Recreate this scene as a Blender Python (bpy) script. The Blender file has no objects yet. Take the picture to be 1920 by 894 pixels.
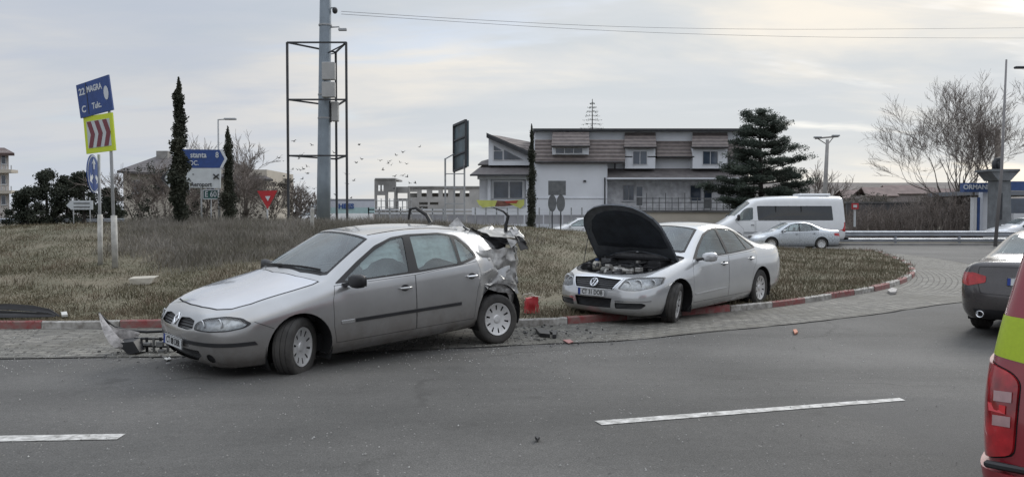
import bpy, bmesh, math, random
from mathutils import Vector, Matrix, noise, geometry
from mathutils.bvhtree import BVHTree
PI = math.pi
R = math.radians
scene = bpy.context.scene
COL = scene.collection

# ------------------------------------------------------------------ camera
CAM_H = 1.62
FPX = 1500.0
PITCH = math.atan(43 / 1500.0)
cam_d = bpy.data.cameras.new('camera')
cam_d.sensor_fit = 'HORIZONTAL'
cam_d.sensor_width = 36.0
cam_d.lens = 36.0 * FPX / 1920.0
cam_d.clip_start = 0.05
cam_d.clip_end = 4000
cam = bpy.data.objects.new('camera', cam_d)
COL.objects.link(cam)
cam.location = (0, 0, CAM_H)
cam.rotation_euler = (PI / 2 - PITCH, 0, 0)
scene.camera = cam

# ------------------------------------------------------------------ sky and sun
SUN_EL, SUN_AZ = R(32), R(38)      # azimuth measured from +Y (away from the camera) towards +X
world = bpy.data.worlds.new('World')
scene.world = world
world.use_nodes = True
wt = world.node_tree
for n in list(wt.nodes):
    wt.nodes.remove(n)
def wn(t, **k):
    n = wt.nodes.new(t)
    for a, b in k.items():
        setattr(n, a, b)
    return n
w_out = wn('ShaderNodeOutputWorld')
w_bg = wn('ShaderNodeBackground')
w_bg.inputs['Strength'].default_value = 0.1
sky = wn('ShaderNodeTexSky', sky_type='NISHITA', sun_disc=False)
sky.sun_elevation = SUN_EL
sky.sun_rotation = SUN_AZ
sky.air_density = 1.0
sky.dust_density = 2.0
w_tc = wn('ShaderNodeTexCoord')
w_sep = wn('ShaderNodeSeparateXYZ')
wt.links.new(w_tc.outputs['Generated'], w_sep.inputs[0])
# clouds live on a flat layer overhead: direction divided by its height gives long streaks near the horizon
w_zc = wn('ShaderNodeMath', operation='MAXIMUM'); w_zc.inputs[1].default_value = 0.0
wt.links.new(w_sep.outputs[2], w_zc.inputs[0])
w_za = wn('ShaderNodeMath', operation='ADD'); w_za.inputs[1].default_value = 0.16
wt.links.new(w_zc.outputs[0], w_za.inputs[0])
w_dx = wn('ShaderNodeMath', operation='DIVIDE'); wt.links.new(w_sep.outputs[0], w_dx.inputs[0]); wt.links.new(w_za.outputs[0], w_dx.inputs[1])
w_dy = wn('ShaderNodeMath', operation='DIVIDE'); wt.links.new(w_sep.outputs[1], w_dy.inputs[0]); wt.links.new(w_za.outputs[0], w_dy.inputs[1])
w_cb = wn('ShaderNodeCombineXYZ'); wt.links.new(w_dx.outputs[0], w_cb.inputs[0]); wt.links.new(w_dy.outputs[0], w_cb.inputs[1])
def wnoise(scale, detail, rough, off, sx=1.0):
    m = wn('ShaderNodeMapping'); m.inputs['Location'].default_value = off; m.inputs['Scale'].default_value = (sx, 1, 1)
    m.inputs['Rotation'].default_value = (0, 0, R(12))
    wt.links.new(w_cb.outputs[0], m.inputs[0])
    n = wn('ShaderNodeTexNoise'); n.inputs['Scale'].default_value = scale; n.inputs['Detail'].default_value = detail
    n.inputs['Roughness'].default_value = rough; n.inputs['Distortion'].default_value = 0.35
    wt.links.new(m.outputs[0], n.inputs['Vector'])
    return n.outputs['Fac']
def wramp(src, stops):
    r = wn('ShaderNodeValToRGB')
    wt.links.new(src, r.inputs[0])
    e = r.color_ramp.elements
    while len(e) < len(stops):
        e.new(0.5)
    for el, (p, c) in zip(e, stops):
        el.position = p
        el.color = (*c, 1)
    return r.outputs[0]
def wmix(f, a, b, mode='MIX'):
    m = wn('ShaderNodeMix', data_type='RGBA', blend_type=mode)
    if isinstance(f, (int, float)): m.inputs[0].default_value = f
    else: wt.links.new(f, m.inputs[0])
    for s, v in ((6, a), (7, b)):
        if isinstance(v, tuple): m.inputs[s].default_value = (*v, 1)
        else: wt.links.new(v, m.inputs[s])
    return m.outputs[2]
CLD = 1.0
def cs(r, g, b):
    return (r * CLD, g * CLD, b * CLD)
def wmap(src, a, b, c, d):
    n = wn('ShaderNodeMapRange'); n.interpolation_type = 'SMOOTHSTEP'
    wt.links.new(src, n.inputs[0])
    for i, v in enumerate((a, b, c, d)): n.inputs[i + 1].default_value = v
    return n.outputs[0]
# azimuth of the bright, cream part of the cloud cover (towards the veiled sun)
w_dot = wn('ShaderNodeVectorMath', operation='DOT_PRODUCT')
wt.links.new(w_tc.outputs['Generated'], w_dot.inputs[0])
w_dot.inputs[1].default_value = (math.sin(R(24)) * math.cos(R(6)), math.cos(R(24)) * math.cos(R(6)), math.sin(R(6)))
warm = wmap(w_dot.outputs['Value'], 0.66, 0.97, 0.0, 1.0)
c_thin = wmix(warm, (3.95, 4.4, 5.05), (5.2, 5.5, 5.75))
c_thick = wmix(warm, (5.05, 5.15, 5.3), (7.7, 7.2, 6.4))
f1 = wmap(wnoise(0.9, 7, 0.55, (3.1, 0.4, 0), 0.55), 0.40, 0.62, 0, 1)
f2 = wmap(wnoise(2.6, 8, 0.62, (7.7, 2.4, 0), 0.4), 0.42, 0.68, 0, 0.8)
cl = wmix(f1, c_thin, c_thick)
cl = wmix(f2, cl, wmix(warm, (4.2, 4.55, 5.2), (5.7, 5.9, 6.1)))
gap = wmap(wnoise(1.5, 5, 0.55, (1.3, 5.2, 0), 0.45), 0.56, 0.70, 0, 0.75)
cl = wmix(gap, cl, wmix(0.45, sky.outputs[0], (5.6, 6.0, 6.9)))
hz_f = wmap(w_sep.outputs[2], 0.0, 0.16, 0.6, 0.0)
cl = wmix(hz_f, cl, wmix(warm, (4.9, 5.15, 5.55), (6.6, 6.5, 6.15)))
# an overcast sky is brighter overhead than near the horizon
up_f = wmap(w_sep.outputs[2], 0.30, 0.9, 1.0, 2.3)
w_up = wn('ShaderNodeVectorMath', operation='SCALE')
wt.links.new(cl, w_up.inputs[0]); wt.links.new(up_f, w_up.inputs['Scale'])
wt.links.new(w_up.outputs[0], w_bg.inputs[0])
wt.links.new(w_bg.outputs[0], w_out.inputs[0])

sun_d = bpy.data.lights.new('sun', 'SUN')
sun_d.energy = 1.3
sun_d.angle = R(22)
sun_d.color = (1.0, 0.97, 0.92)
sun = bpy.data.objects.new('sun', sun_d)
COL.objects.link(sun)
sdir = Vector((math.sin(SUN_AZ) * math.cos(SUN_EL), math.cos(SUN_AZ) * math.cos(SUN_EL), math.sin(SUN_EL)))
sun.rotation_euler = sdir.to_track_quat('Z', 'Y').to_euler()
sun.location = (20, 20, 30)

scene.view_settings.view_transform = 'Standard'
scene.view_settings.look = 'None'
scene.view_settings.gamma = 1
scene.view_settings.exposure = 0.36
scene.view_settings.use_curve_mapping = False
scene.cycles.max_bounces = 6
scene.cycles.diffuse_bounces = 3
scene.cycles.glossy_bounces = 4
scene.cycles.transparent_max_bounces = 12
scene.cycles.transmission_bounces = 4
scene.cycles.caustics_reflective = False
scene.cycles.caustics_refractive = False

# ------------------------------------------------------------------ helpers: points
CP, SP = math.cos(PITCH), math.sin(PITCH)
def ray(px, py):
    a, b = (px - 960) / FPX, (447 - py) / FPX
    return Vector((a, CP + b * SP, -SP + b * CP))
def at(px, py, Y):
    """world point seen at that pixel at forward distance Y"""
    r = ray(px, py)
    return Vector((0, 0, CAM_H)) + r * (Y / r.y)
def gp(px, py, z=0.0):
    """world point on the level z seen at that pixel"""
    r = ray(px, py)
    return Vector((0, 0, CAM_H)) + r * ((z - CAM_H) / r.z)
def zat(py, Y):
    return at(960, py, Y).z
def xat(px, Y):
    return at(px, 404, Y).x

# ------------------------------------------------------------------ helpers: objects
def tag(o, label=None, cat=None, group=None, kind=None):
    if label: o['label'] = label
    if cat: o['category'] = cat
    if group: o['group'] = group
    if kind: o['kind'] = kind
    return o
def empty(name, loc=(0, 0, 0), rz=0.0, parent=None):
    o = bpy.data.objects.new(name, None)
    o.empty_display_size = 0.2
    COL.objects.link(o)
    o.location = loc
    o.rotation_euler = (0, 0, rz)
    if parent: o.parent = parent
    return o
def link(name, me, mats=None, parent=None, smooth=False, auto=None):
    o = bpy.data.objects.new(name, me)
    COL.objects.link(o)
    if mats:
        if not isinstance(mats, (list, tuple)): mats = [mats]
        for m in mats: me.materials.append(m)
    if parent: o.parent = parent
    if smooth or auto:
        me.polygons.foreach_set('use_smooth', [True] * len(me.polygons))
    if auto:
        me.set_sharp_from_angle(angle=R(auto))
    return o
def copy_tree(o, parent=None):
    c = o.copy()
    COL.objects.link(c)
    if parent:
        c.parent = parent
    for ch in [x for x in COL.objects if x.parent == o]:
        copy_tree(ch, c)
    return c

class MB:
    """collects shapes and links them as one mesh"""
    def __init__(s):
        s.v = []; s.f = []; s.m = []; s.cur = 0
    def quad(s, *pts):
        b = len(s.v); s.v += [tuple(p) for p in pts]; s.f.append(tuple(range(b, b + len(pts)))); s.m.append(s.cur)
    def mesh(s, vs, fs):
        b = len(s.v); s.v += [tuple(p) for p in vs]
        for f in fs:
            s.f.append(tuple(b + i for i in f)); s.m.append(s.cur)
    def box(s, c, size, M=None, bev=0.0):
        cx, cy, cz = c; hx, hy, hz = size[0] / 2, size[1] / 2, size[2] / 2
        if bev <= 0:
            vs = [(cx + i * hx, cy + j * hy, cz + k * hz) for k in (-1, 1) for j in (-1, 1) for i in (-1, 1)]
            fs = [(0, 2, 3, 1), (4, 5, 7, 6), (0, 1, 5, 4), (2, 6, 7, 3), (0, 4, 6, 2), (1, 3, 7, 5)]
        else:
            b = min(bev, hx, hy, hz)
            vs = []; idx = {}
            for k in (-1, 1):
                for j in (-1, 1):
                    for i in (-1, 1):
                        for a in range(3):
                            p = [cx + i * (hx - b), cy + j * (hy - b), cz + k * (hz - b)]
                            p[a] += (i, j, k)[a] * b
                            idx[(i, j, k, a)] = len(vs); vs.append(tuple(p))
            fs = []
            for a in range(3):
                o1, o2 = [q for q in range(3) if q != a]
                for sg in (-1, 1):
                    ring = []
                    for (u, w) in ((-1, -1), (1, -1), (1, 1), (-1, 1)):
                        t = [0, 0, 0]; t[a] = sg; t[o1] = u; t[o2] = w
                        ring.append(idx[(*t, a)])
                    if (sg > 0) != (a != 1): ring.reverse()
                    fs.append(tuple(ring))
            for a in range(3):        # edge strips along axis a
                o1, o2 = [q for q in range(3) if q != a]
                for u in (-1, 1):
                    for w in (-1, 1):
                        t0 = [0, 0, 0]; t0[a] = -1; t0[o1] = u; t0[o2] = w
                        t1 = list(t0); t1[a] = 1
                        fs.append((idx[(*t0, o1)], idx[(*t1, o1)], idx[(*t1, o2)], idx[(*t0, o2)]))
            for i in (-1, 1):
                for j in (-1, 1):
                    for k in (-1, 1):
                        fs.append((idx[(i, j, k, 0)], idx[(i, j, k, 1)], idx[(i, j, k, 2)]))
        if M is not None: vs = [tuple(M @ Vector(p)) for p in vs]
        s.mesh(vs, fs)
    def tube(s, pts, r, n=8, caps=True):
        pts = [Vector(p) for p in pts]
        rs = r if isinstance(r, (list, tuple)) else [r] * len(pts)
        rings = []
        up = None
        for i, p in enumerate(pts):
            d = (pts[min(i + 1, len(pts) - 1)] - pts[max(i - 1, 0)])
            if d.length < 1e-9: d = Vector((0, 0, 1))
            d.normalize()
            if up is None:
                up = d.orthogonal().normalized()
            else:
                up = (up - d * up.dot(d))
                up = up.normalized() if up.length > 1e-6 else d.orthogonal().normalized()
            w = d.cross(up)
            rings.append([p + (up * math.cos(2 * PI * k / n) + w * math.sin(2 * PI * k / n)) * rs[i] for k in range(n)])
        vs = [v for rg in rings for v in rg]
        fs = []
        for i in range(len(pts) - 1):
            for k in range(n):
                fs.append((i * n + k, i * n + (k + 1) % n, (i + 1) * n + (k + 1) % n, (i + 1) * n + k))
        if caps:
            fs.append(tuple(reversed(range(n))))
            fs.append(tuple(range((len(pts) - 1) * n, len(pts) * n)))
        s.mesh(vs, fs)
    def bar(s, a, b, w, h=None, up=(0, 0, 1)):
        """square bar from a to b"""
        a, b = Vector(a), Vector(b); h = h or w
        d = (b - a).normalized(); u = Vector(up)
        if abs(d.dot(u)) > .98: u = Vector((0, 1, 0))
        x = d.cross(u).normalized() * (w / 2); y = x.cross(d).normalized() * (h / 2)
        vs = [a - x - y, a + x - y, a + x + y, a - x + y, b - x - y, b + x - y, b + x + y, b - x + y]
        s.mesh(vs, [(3, 2, 1, 0), (4, 5, 6, 7), (0, 1, 5, 4), (1, 2, 6, 5), (2, 3, 7, 6), (3, 0, 4, 7)])
    def lathe(s, prof, n=32, M=None, close=False):
        """profile of (radius, along-axis) revolved about local Y"""
        vs = []
        for (r, y) in prof:
            for k in range(n):
                a = 2 * PI * k / n
                vs.append(Vector((r * math.cos(a), y, r * math.sin(a))))
        if M is not None: vs = [M @ v for v in vs]
        fs = []
        m = len(prof)
        for i in range(m if close else m - 1):
            i2 = (i + 1) % m
            for k in range(n):
                fs.append((i * n + k, i * n + (k + 1) % n, i2 * n + (k + 1) % n, i2 * n + k))
        s.mesh(vs, fs)
    def prism(s, poly, axis_vec, M=None):
        """flat polygon (3-D points) extruded along a vector"""
        a = [Vector(p) for p in poly]; d = Vector(axis_vec)
        b = [p + d for p in a]
        if M is not None: a = [M @ p for p in a]; b = [M @ p for p in b]
        n = len(a)
        fs = [tuple(reversed(range(n))), tuple(range(n, 2 * n))]
        fs += [(i, (i + 1) % n, n + (i + 1) % n, n + i) for i in range(n)]
        s.mesh(a + b, fs)
    def build(s, name, mats, parent=None, smooth=False, auto=None, fix=True):
        me = bpy.data.meshes.new(name)
        me.from_pydata(s.v, [], s.f)
        me.polygons.foreach_set('material_index', s.m)
        if fix:
            bm = bmesh.new(); bm.from_mesh(me)
            bmesh.ops.recalc_face_normals(bm, faces=bm.faces)
            bm.to_mesh(me); bm.free()
        me.update()
        return link(name, me, mats, parent, smooth, auto)

# ------------------------------------------------------------------ helpers: materials
MATS = {}
def mat(name, col, rough=0.6, metal=0.0, var=0.0, vscale=4.0, bump=0.0, bscale=30.0, spec=0.5, coat=0.0,
        emit=None, estr=1.0, col2=None, tint=None, coords='Object', dirt=None, detail=6):
    """principled material with noise-driven colour, roughness and bump"""
    if name in MATS: return MATS[name]
    m = bpy.data.materials.new(name); m.use_nodes = True
    t = m.node_tree; b = t.nodes['Principled BSDF']
    b.inputs['Roughness'].default_value = rough
    b.inputs['Metallic'].default_value = metal
    b.inputs['Specular IOR Level'].default_value = spec
    b.inputs['Coat Weight'].default_value = coat
    b.inputs['Coat Roughness'].default_value = 0.06
    b.inputs['Base Color'].default_value = (*col, 1)
    tc = t.nodes.new('ShaderNodeTexCoord')
    src = tc.outputs[coords]
    def nz(scale, det=detail):
        n = t.nodes.new('ShaderNodeTexNoise'); n.inputs['Scale'].default_value = scale
        n.inputs['Detail'].default_value = det; n.inputs['Roughness'].default_value = 0.6
        t.links.new(src, n.inputs['Vector']); return n.outputs['Fac']
    out = None
    if var > 0 or col2:
        c2 = col2 or tuple(c * (1 - var) for c in col)
        c1 = col if col2 else tuple(min(1, c * (1 + var)) for c in col)
        r = t.nodes.new('ShaderNodeValToRGB')
        r.color_ramp.elements[0].position = .36; r.color_ramp.elements[1].position = .64
        r.color_ramp.elements[0].color = (*c2, 1); r.color_ramp.elements[1].color = (*c1, 1)
        t.links.new(nz(vscale), r.inputs[0]); out = r.outputs[0]
        rr = t.nodes.new('ShaderNodeMapRange')
        rr.inputs[3].default_value = max(0.02, rough - .08); rr.inputs[4].default_value = min(1, rough + .08)
        t.links.new(nz(vscale * 2.3), rr.inputs[0]); t.links.new(rr.outputs[0], b.inputs['Roughness'])
    if dirt:
        # road dirt thrown up from below: (colour, height where it ends, strength)
        dc, dh, ds = dirt
        sp = t.nodes.new('ShaderNodeSeparateXYZ'); t.links.new(src, sp.inputs[0])
        mr = t.nodes.new('ShaderNodeMapRange'); mr.interpolation_type = 'SMOOTHSTEP'
        t.links.new(sp.outputs[2], mr.inputs[0])
        mr.inputs[1].default_value = dh; mr.inputs[2].default_value = 0.15; mr.inputs[3].default_value = 0; mr.inputs[4].default_value = ds
        mm = t.nodes.new('ShaderNodeMath'); mm.operation = 'MULTIPLY'
        ra = t.nodes.new('ShaderNodeMapRange'); ra.inputs[1].default_value = .3; ra.inputs[2].default_value = .6; ra.inputs[3].default_value = .45
        t.links.new(nz(5.0), ra.inputs[0])
        t.links.new(mr.outputs[0], mm.inputs[0]); t.links.new(ra.outputs[0], mm.inputs[1])
        mx = t.nodes.new('ShaderNodeMix'); mx.data_type = 'RGBA'
        t.links.new(mm.outputs[0], mx.inputs[0])
        if out: t.links.new(out, mx.inputs[6])
        else: mx.inputs[6].default_value = (*col, 1)
        mx.inputs[7].default_value = (*dc, 1)
        out = mx.outputs[2]
    if out: t.links.new(out, b.inputs['Base Color'])
    if bump > 0:
        bp = t.nodes.new('ShaderNodeBump'); bp.inputs['Strength'].default_value = 1.0
        bp.inputs['Distance'].default_value = bump
        t.links.new(nz(bscale), bp.inputs['Height']); t.links.new(bp.outputs[0], b.inputs['Normal'])
    if emit:
        b.inputs['Emission Color'].default_value = (*emit, 1); b.inputs['Emission Strength'].default_value = estr
    MATS[name] = m
    return m
def glass_mat(name, tint=(.55, .62, .62), gloss=1.0, rough=0.03, dusty=0.0, dust_sheen_col=(.55, .56, .55)):
    if name in MATS: return MATS[name]
    m = bpy.data.materials.new(name); m.use_nodes = True
    t = m.node_tree
    for n in list(t.nodes): t.nodes.remove(n)
    o = t.nodes.new('ShaderNodeOutputMaterial')
    tr = t.nodes.new('ShaderNodeBsdfTransparent'); tr.inputs[0].default_value = (*tint, 1)
    gl = t.nodes.new('ShaderNodeBsdfGlossy'); gl.inputs[0].default_value = (gloss, gloss, gloss, 1); gl.inputs['Roughness'].default_value = rough
    fr = t.nodes.new('ShaderNodeFresnel'); fr.inputs[0].default_value = 1.52
    mr = t.nodes.new('ShaderNodeMapRange'); mr.inputs[3].default_value = 0.04; mr.inputs[4].default_value = 1.0
    t.links.new(fr.outputs[0], mr.inputs[0])
    mx = t.nodes.new('ShaderNodeMixShader')
    t.links.new(mr.outputs[0], mx.inputs[0]); t.links.new(tr.outputs[0], mx.inputs[1]); t.links.new(gl.outputs[0], mx.inputs[2])
    last = mx.outputs[0]
    if dusty > 0:  # diffuse film: dust together with a painted-in reflective sheen
        df = t.nodes.new('ShaderNodeBsdfDiffuse'); df.inputs[0].default_value = (*dust_sheen_col, 1)
        tc = t.nodes.new('ShaderNodeTexCoord'); nz = t.nodes.new('ShaderNodeTexNoise'); nz.inputs['Scale'].default_value = 3.0
        nz.inputs['Detail'].default_value = 5
        t.links.new(tc.outputs['Object'], nz.inputs['Vector'])
        mm = t.nodes.new('ShaderNodeMapRange'); mm.inputs[1].default_value = .3; mm.inputs[2].default_value = .7
        mm.inputs[3].default_value = dusty * .5; mm.inputs[4].default_value = dusty * 1.5
        t.links.new(nz.outputs['Fac'], mm.inputs[0])
        m2 = t.nodes.new('ShaderNodeMixShader')
        t.links.new(mm.outputs[0], m2.inputs[0]); t.links.new(last, m2.inputs[1]); t.links.new(df.outputs[0], m2.inputs[2])
        last = m2.outputs[0]
    t.links.new(last, o.inputs[0])
    MATS[name] = m
    return m
def text_mesh(name, body, size, m, parent, M, extrude=0.002, bold=0.0, align='CENTER', sx=1.0):
    """flat lettering as a mesh; M places it (text lies in local XY, reads along +X)"""
    cu = bpy.data.curves.new('lettering', 'FONT')
    cu.body = body; cu.size = size; cu.extrude = extrude; cu.offset = bold
    cu.align_x = align; cu.align_y = 'CENTER'; cu.resolution_u = 3
    tmp = bpy.data.objects.new('lettering', cu); COL.objects.link(tmp)
    bpy.context.view_layer.update()
    dg = bpy.context.evaluated_depsgraph_get()
    me = bpy.data.meshes.new_from_object(tmp.evaluated_get(dg))
    bpy.data.objects.remove(tmp); bpy.data.curves.remove(cu)
    me.transform(M @ Matrix.Diagonal((sx, 1, 1, 1)))
    me.materials.clear()
    return link(name, me, m, parent)
# ------------------------------------------------------------------ vehicle building kit
BLACK = mat('black_plastic', (.018, .018, .02), .5, var=.2, vscale=8)
SEAL = mat('rubber_seal', (.010, .010, .011), .55)
TYRE = mat('tyre_rubber', (.022, .022, .023), .85, var=.3, vscale=10, bump=.002, bscale=60, dirt=((.16, .145, .125), .5, .25))
TRIM = mat('cabin_trim', (.035, .036, .038), .85, var=.2)
CHROME = mat('chrome', (.75, .76, .78), .12, metal=1.0)
HUB = mat('hubcap_paint', (.66, .66, .66), .35, metal=.35, var=.12, vscale=9, dirt=((.3, .28, .25), .6, .2))
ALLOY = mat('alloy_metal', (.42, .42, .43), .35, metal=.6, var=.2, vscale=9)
DARKHOLE = mat('dark_cavity', (.008, .008, .009), .9)
LENS = glass_mat('lamp_lens', (.85, .87, .88), rough=.05)
REFL = mat('lamp_reflector', (.80, .82, .84), .25, metal=.55, var=.12, vscale=14, bump=.006, bscale=22)
REDLENS = mat('tail_lamp_red', (.42, .012, .016), .15, coat=.8, var=.25, vscale=12)
SEAT = mat('seat_cloth', (.06, .062, .068), .95, var=.3, vscale=30)
PLATEW = mat('plate_white', (.62, .63, .63), .4, var=.06, vscale=20)
PLATEK = mat('plate_lettering', (.015, .015, .018), .5)
PLATEB = mat('plate_blue', (.01, .04, .25), .5)
CAR_GLASS = glass_mat('window_glass', (.74, .84, .84), dusty=.15, dust_sheen_col=(.46, .56, .57))  # teal film paints reflected brightness into the panes, on top of dust
SCREEN_GLASS = glass_mat('windscreen_glass', (.66, .76, .78), dusty=.17, dust_sheen_col=(.46, .54, .56))  # film colour holds painted sky reflection as well as dust
DARK_GLASS = glass_mat('privacy_glass', (.06, .07, .08), dusty=.02)

def cage_to_bmesh(rings, creases, nose=.06, tail=.04, levels=3):
    vs = []; fs = []
    nr = len(rings)
    for r in rings:
        p = r[:6]; top = r[6]
        vs.append((p[0][0], 0, p[0][2]))
        for q in p: vs.append(q)
        vs.append((top[0], 0, top[1]))
        for q in reversed(p): vs.append((q[0], -q[1], q[2]))
    for i in range(nr - 1):
        for k in range(14):
            fs.append((i * 14 + k, i * 14 + (k + 1) % 14, (i + 1) * 14 + (k + 1) % 14, (i + 1) * 14 + k))
    for (i, bul) in ((0, nose), (nr - 1, -tail)):
        L = [i * 14 + j for j in range(8)]
        Rr = [i * 14] + [i * 14 + 14 - j for j in range(1, 7)] + [i * 14 + 7]
        C = [None, L[0]]
        for j in range(2, 6):
            C.append(len(vs)); q = vs[L[j]]; vs.append((q[0] + bul, 0, q[2]))
        C.append(L[7])
        for j in range(1, 6):
            a = (L[j], L[j + 1], C[j + 1], C[j]); b = (C[j], C[j + 1], Rr[j + 1], Rr[j])
            fs += [a, b]
    me = bpy.data.meshes.new('cage')
    me.from_pydata(vs, [], fs)
    bm = bmesh.new(); bm.from_mesh(me)
    bmesh.ops.recalc_face_normals(bm, faces=bm.faces); bm.to_mesh(me); bm.free()
    cr = {}
    for (kind, i0, i1, j0, j1, v) in creases:
        for i in range(i0, i1 + 1):
            for j in range(j0, j1 + 1):
                if kind == 'L':      # lengthwise edge at line j from ring i to i+1
                    for jj in {j, (14 - j) % 14}:
                        cr[frozenset((i * 14 + jj, (i + 1) * 14 + jj))] = v
                else:                # edge round ring i from line j to j+1
                    cr[frozenset((i * 14 + j, i * 14 + j + 1))] = v
                    cr[frozenset((i * 14 + (14 - j) % 14, i * 14 + 13 - j))] = v
    at_ = me.attributes.new('crease_edge', 'FLOAT', 'EDGE')
    for e in me.edges:
        at_.data[e.index].value = cr.get(frozenset(e.vertices), 0.0)
    o = bpy.data.objects.new('cage', me); COL.objects.link(o)
    sb = o.modifiers.new('s', 'SUBSURF'); sb.levels = levels; sb.render_levels = levels
    bpy.context.view_layer.update()
    dg = bpy.context.evaluated_depsgraph_get()
    ev = o.evaluated_get(dg).to_mesh()
    bm = bmesh.new(); bm.from_mesh(ev)
    o.evaluated_get(dg).to_mesh_clear()
    bpy.data.objects.remove(o); bpy.data.meshes.remove(me)
    return bm

def inside(pt, poly):
    x, y = pt; c = False; n = len(poly)
    for i in range(n):
        x1, y1 = poly[i]; x2, y2 = poly[(i + 1) % n]
        if (y1 > y) != (y2 > y) and x < (x2 - x1) * (y - y1) / (y2 - y1) + x1: c = not c
    return c
AX = {'side': (0, 2), 'front': (1, 2), 'top': (0, 1)}
def circle(cx, cy, r, n=28, a0=0, a1=2 * PI):
    return [(cx + r * math.cos(a0 + (a1 - a0) * i / n), cy + r * math.sin(a0 + (a1 - a0) * i / n)) for i in range(n)]
def rounded(poly, r, n=3):
    out = []
    m = len(poly)
    for i in range(m):
        p0, p, p1 = Vector(poly[i - 1]), Vector(poly[i]), Vector(poly[(i + 1) % m])
        a = (p0 - p); b = (p1 - p); k = min(r, a.length * .45, b.length * .45)
        a = p + a.normalized() * k; b = p + b.normalized() * k
        for s_ in range(n + 1):
            t = s_ / n
            q = a * (1 - t) ** 2 + p * 2 * t * (1 - t) + b * t * t
            out.append((q.x, q.y))
    return out

def thicken(b, t):
    """gives an open sheet a back and closed edges"""
    b.normal_update()
    back = {v: b.verts.new(v.co - v.normal * t) for v in list(b.verts)}
    fs = list(b.faces); es = [(e.verts[0], e.verts[1], e.link_faces[0]) for e in b.edges if e.is_boundary]
    for f in fs: b.faces.new([back[v] for v in reversed(f.verts)])
    for v0, v1, f in es:
        vs = list(f.verts); i = vs.index(v0)
        a, c = (v0, v1) if vs[(i + 1) % len(vs)] == v1 else (v1, v0)
        try: b.faces.new((c, a, back[a], back[c]))
        except ValueError: pass

def shrink(poly, d):
    """closed outline moved inwards by d"""
    a = sum(poly[i - 1][0] * poly[i][1] - poly[i][0] * poly[i - 1][1] for i in range(len(poly)))
    sg = 1 if a > 0 else -1
    out = []; n = len(poly)
    for i in range(n):
        p0, p, p1 = Vector(poly[i - 1]), Vector(poly[i]), Vector(poly[(i + 1) % n])
        e0, e1 = (p - p0), (p1 - p)
        if e0.length < 1e-6 or e1.length < 1e-6: continue
        e0.normalize(); e1.normalize()
        n0, n1 = Vector((-e0.y, e0.x)) * sg, Vector((-e1.y, e1.x)) * sg
        m = n0 + n1
        if m.length < .2: m = n0
        m.normalize(); k = d / max(.35, m.dot(n0))
        q = p + m * k; out.append((q.x, q.y))
    return out

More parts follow.
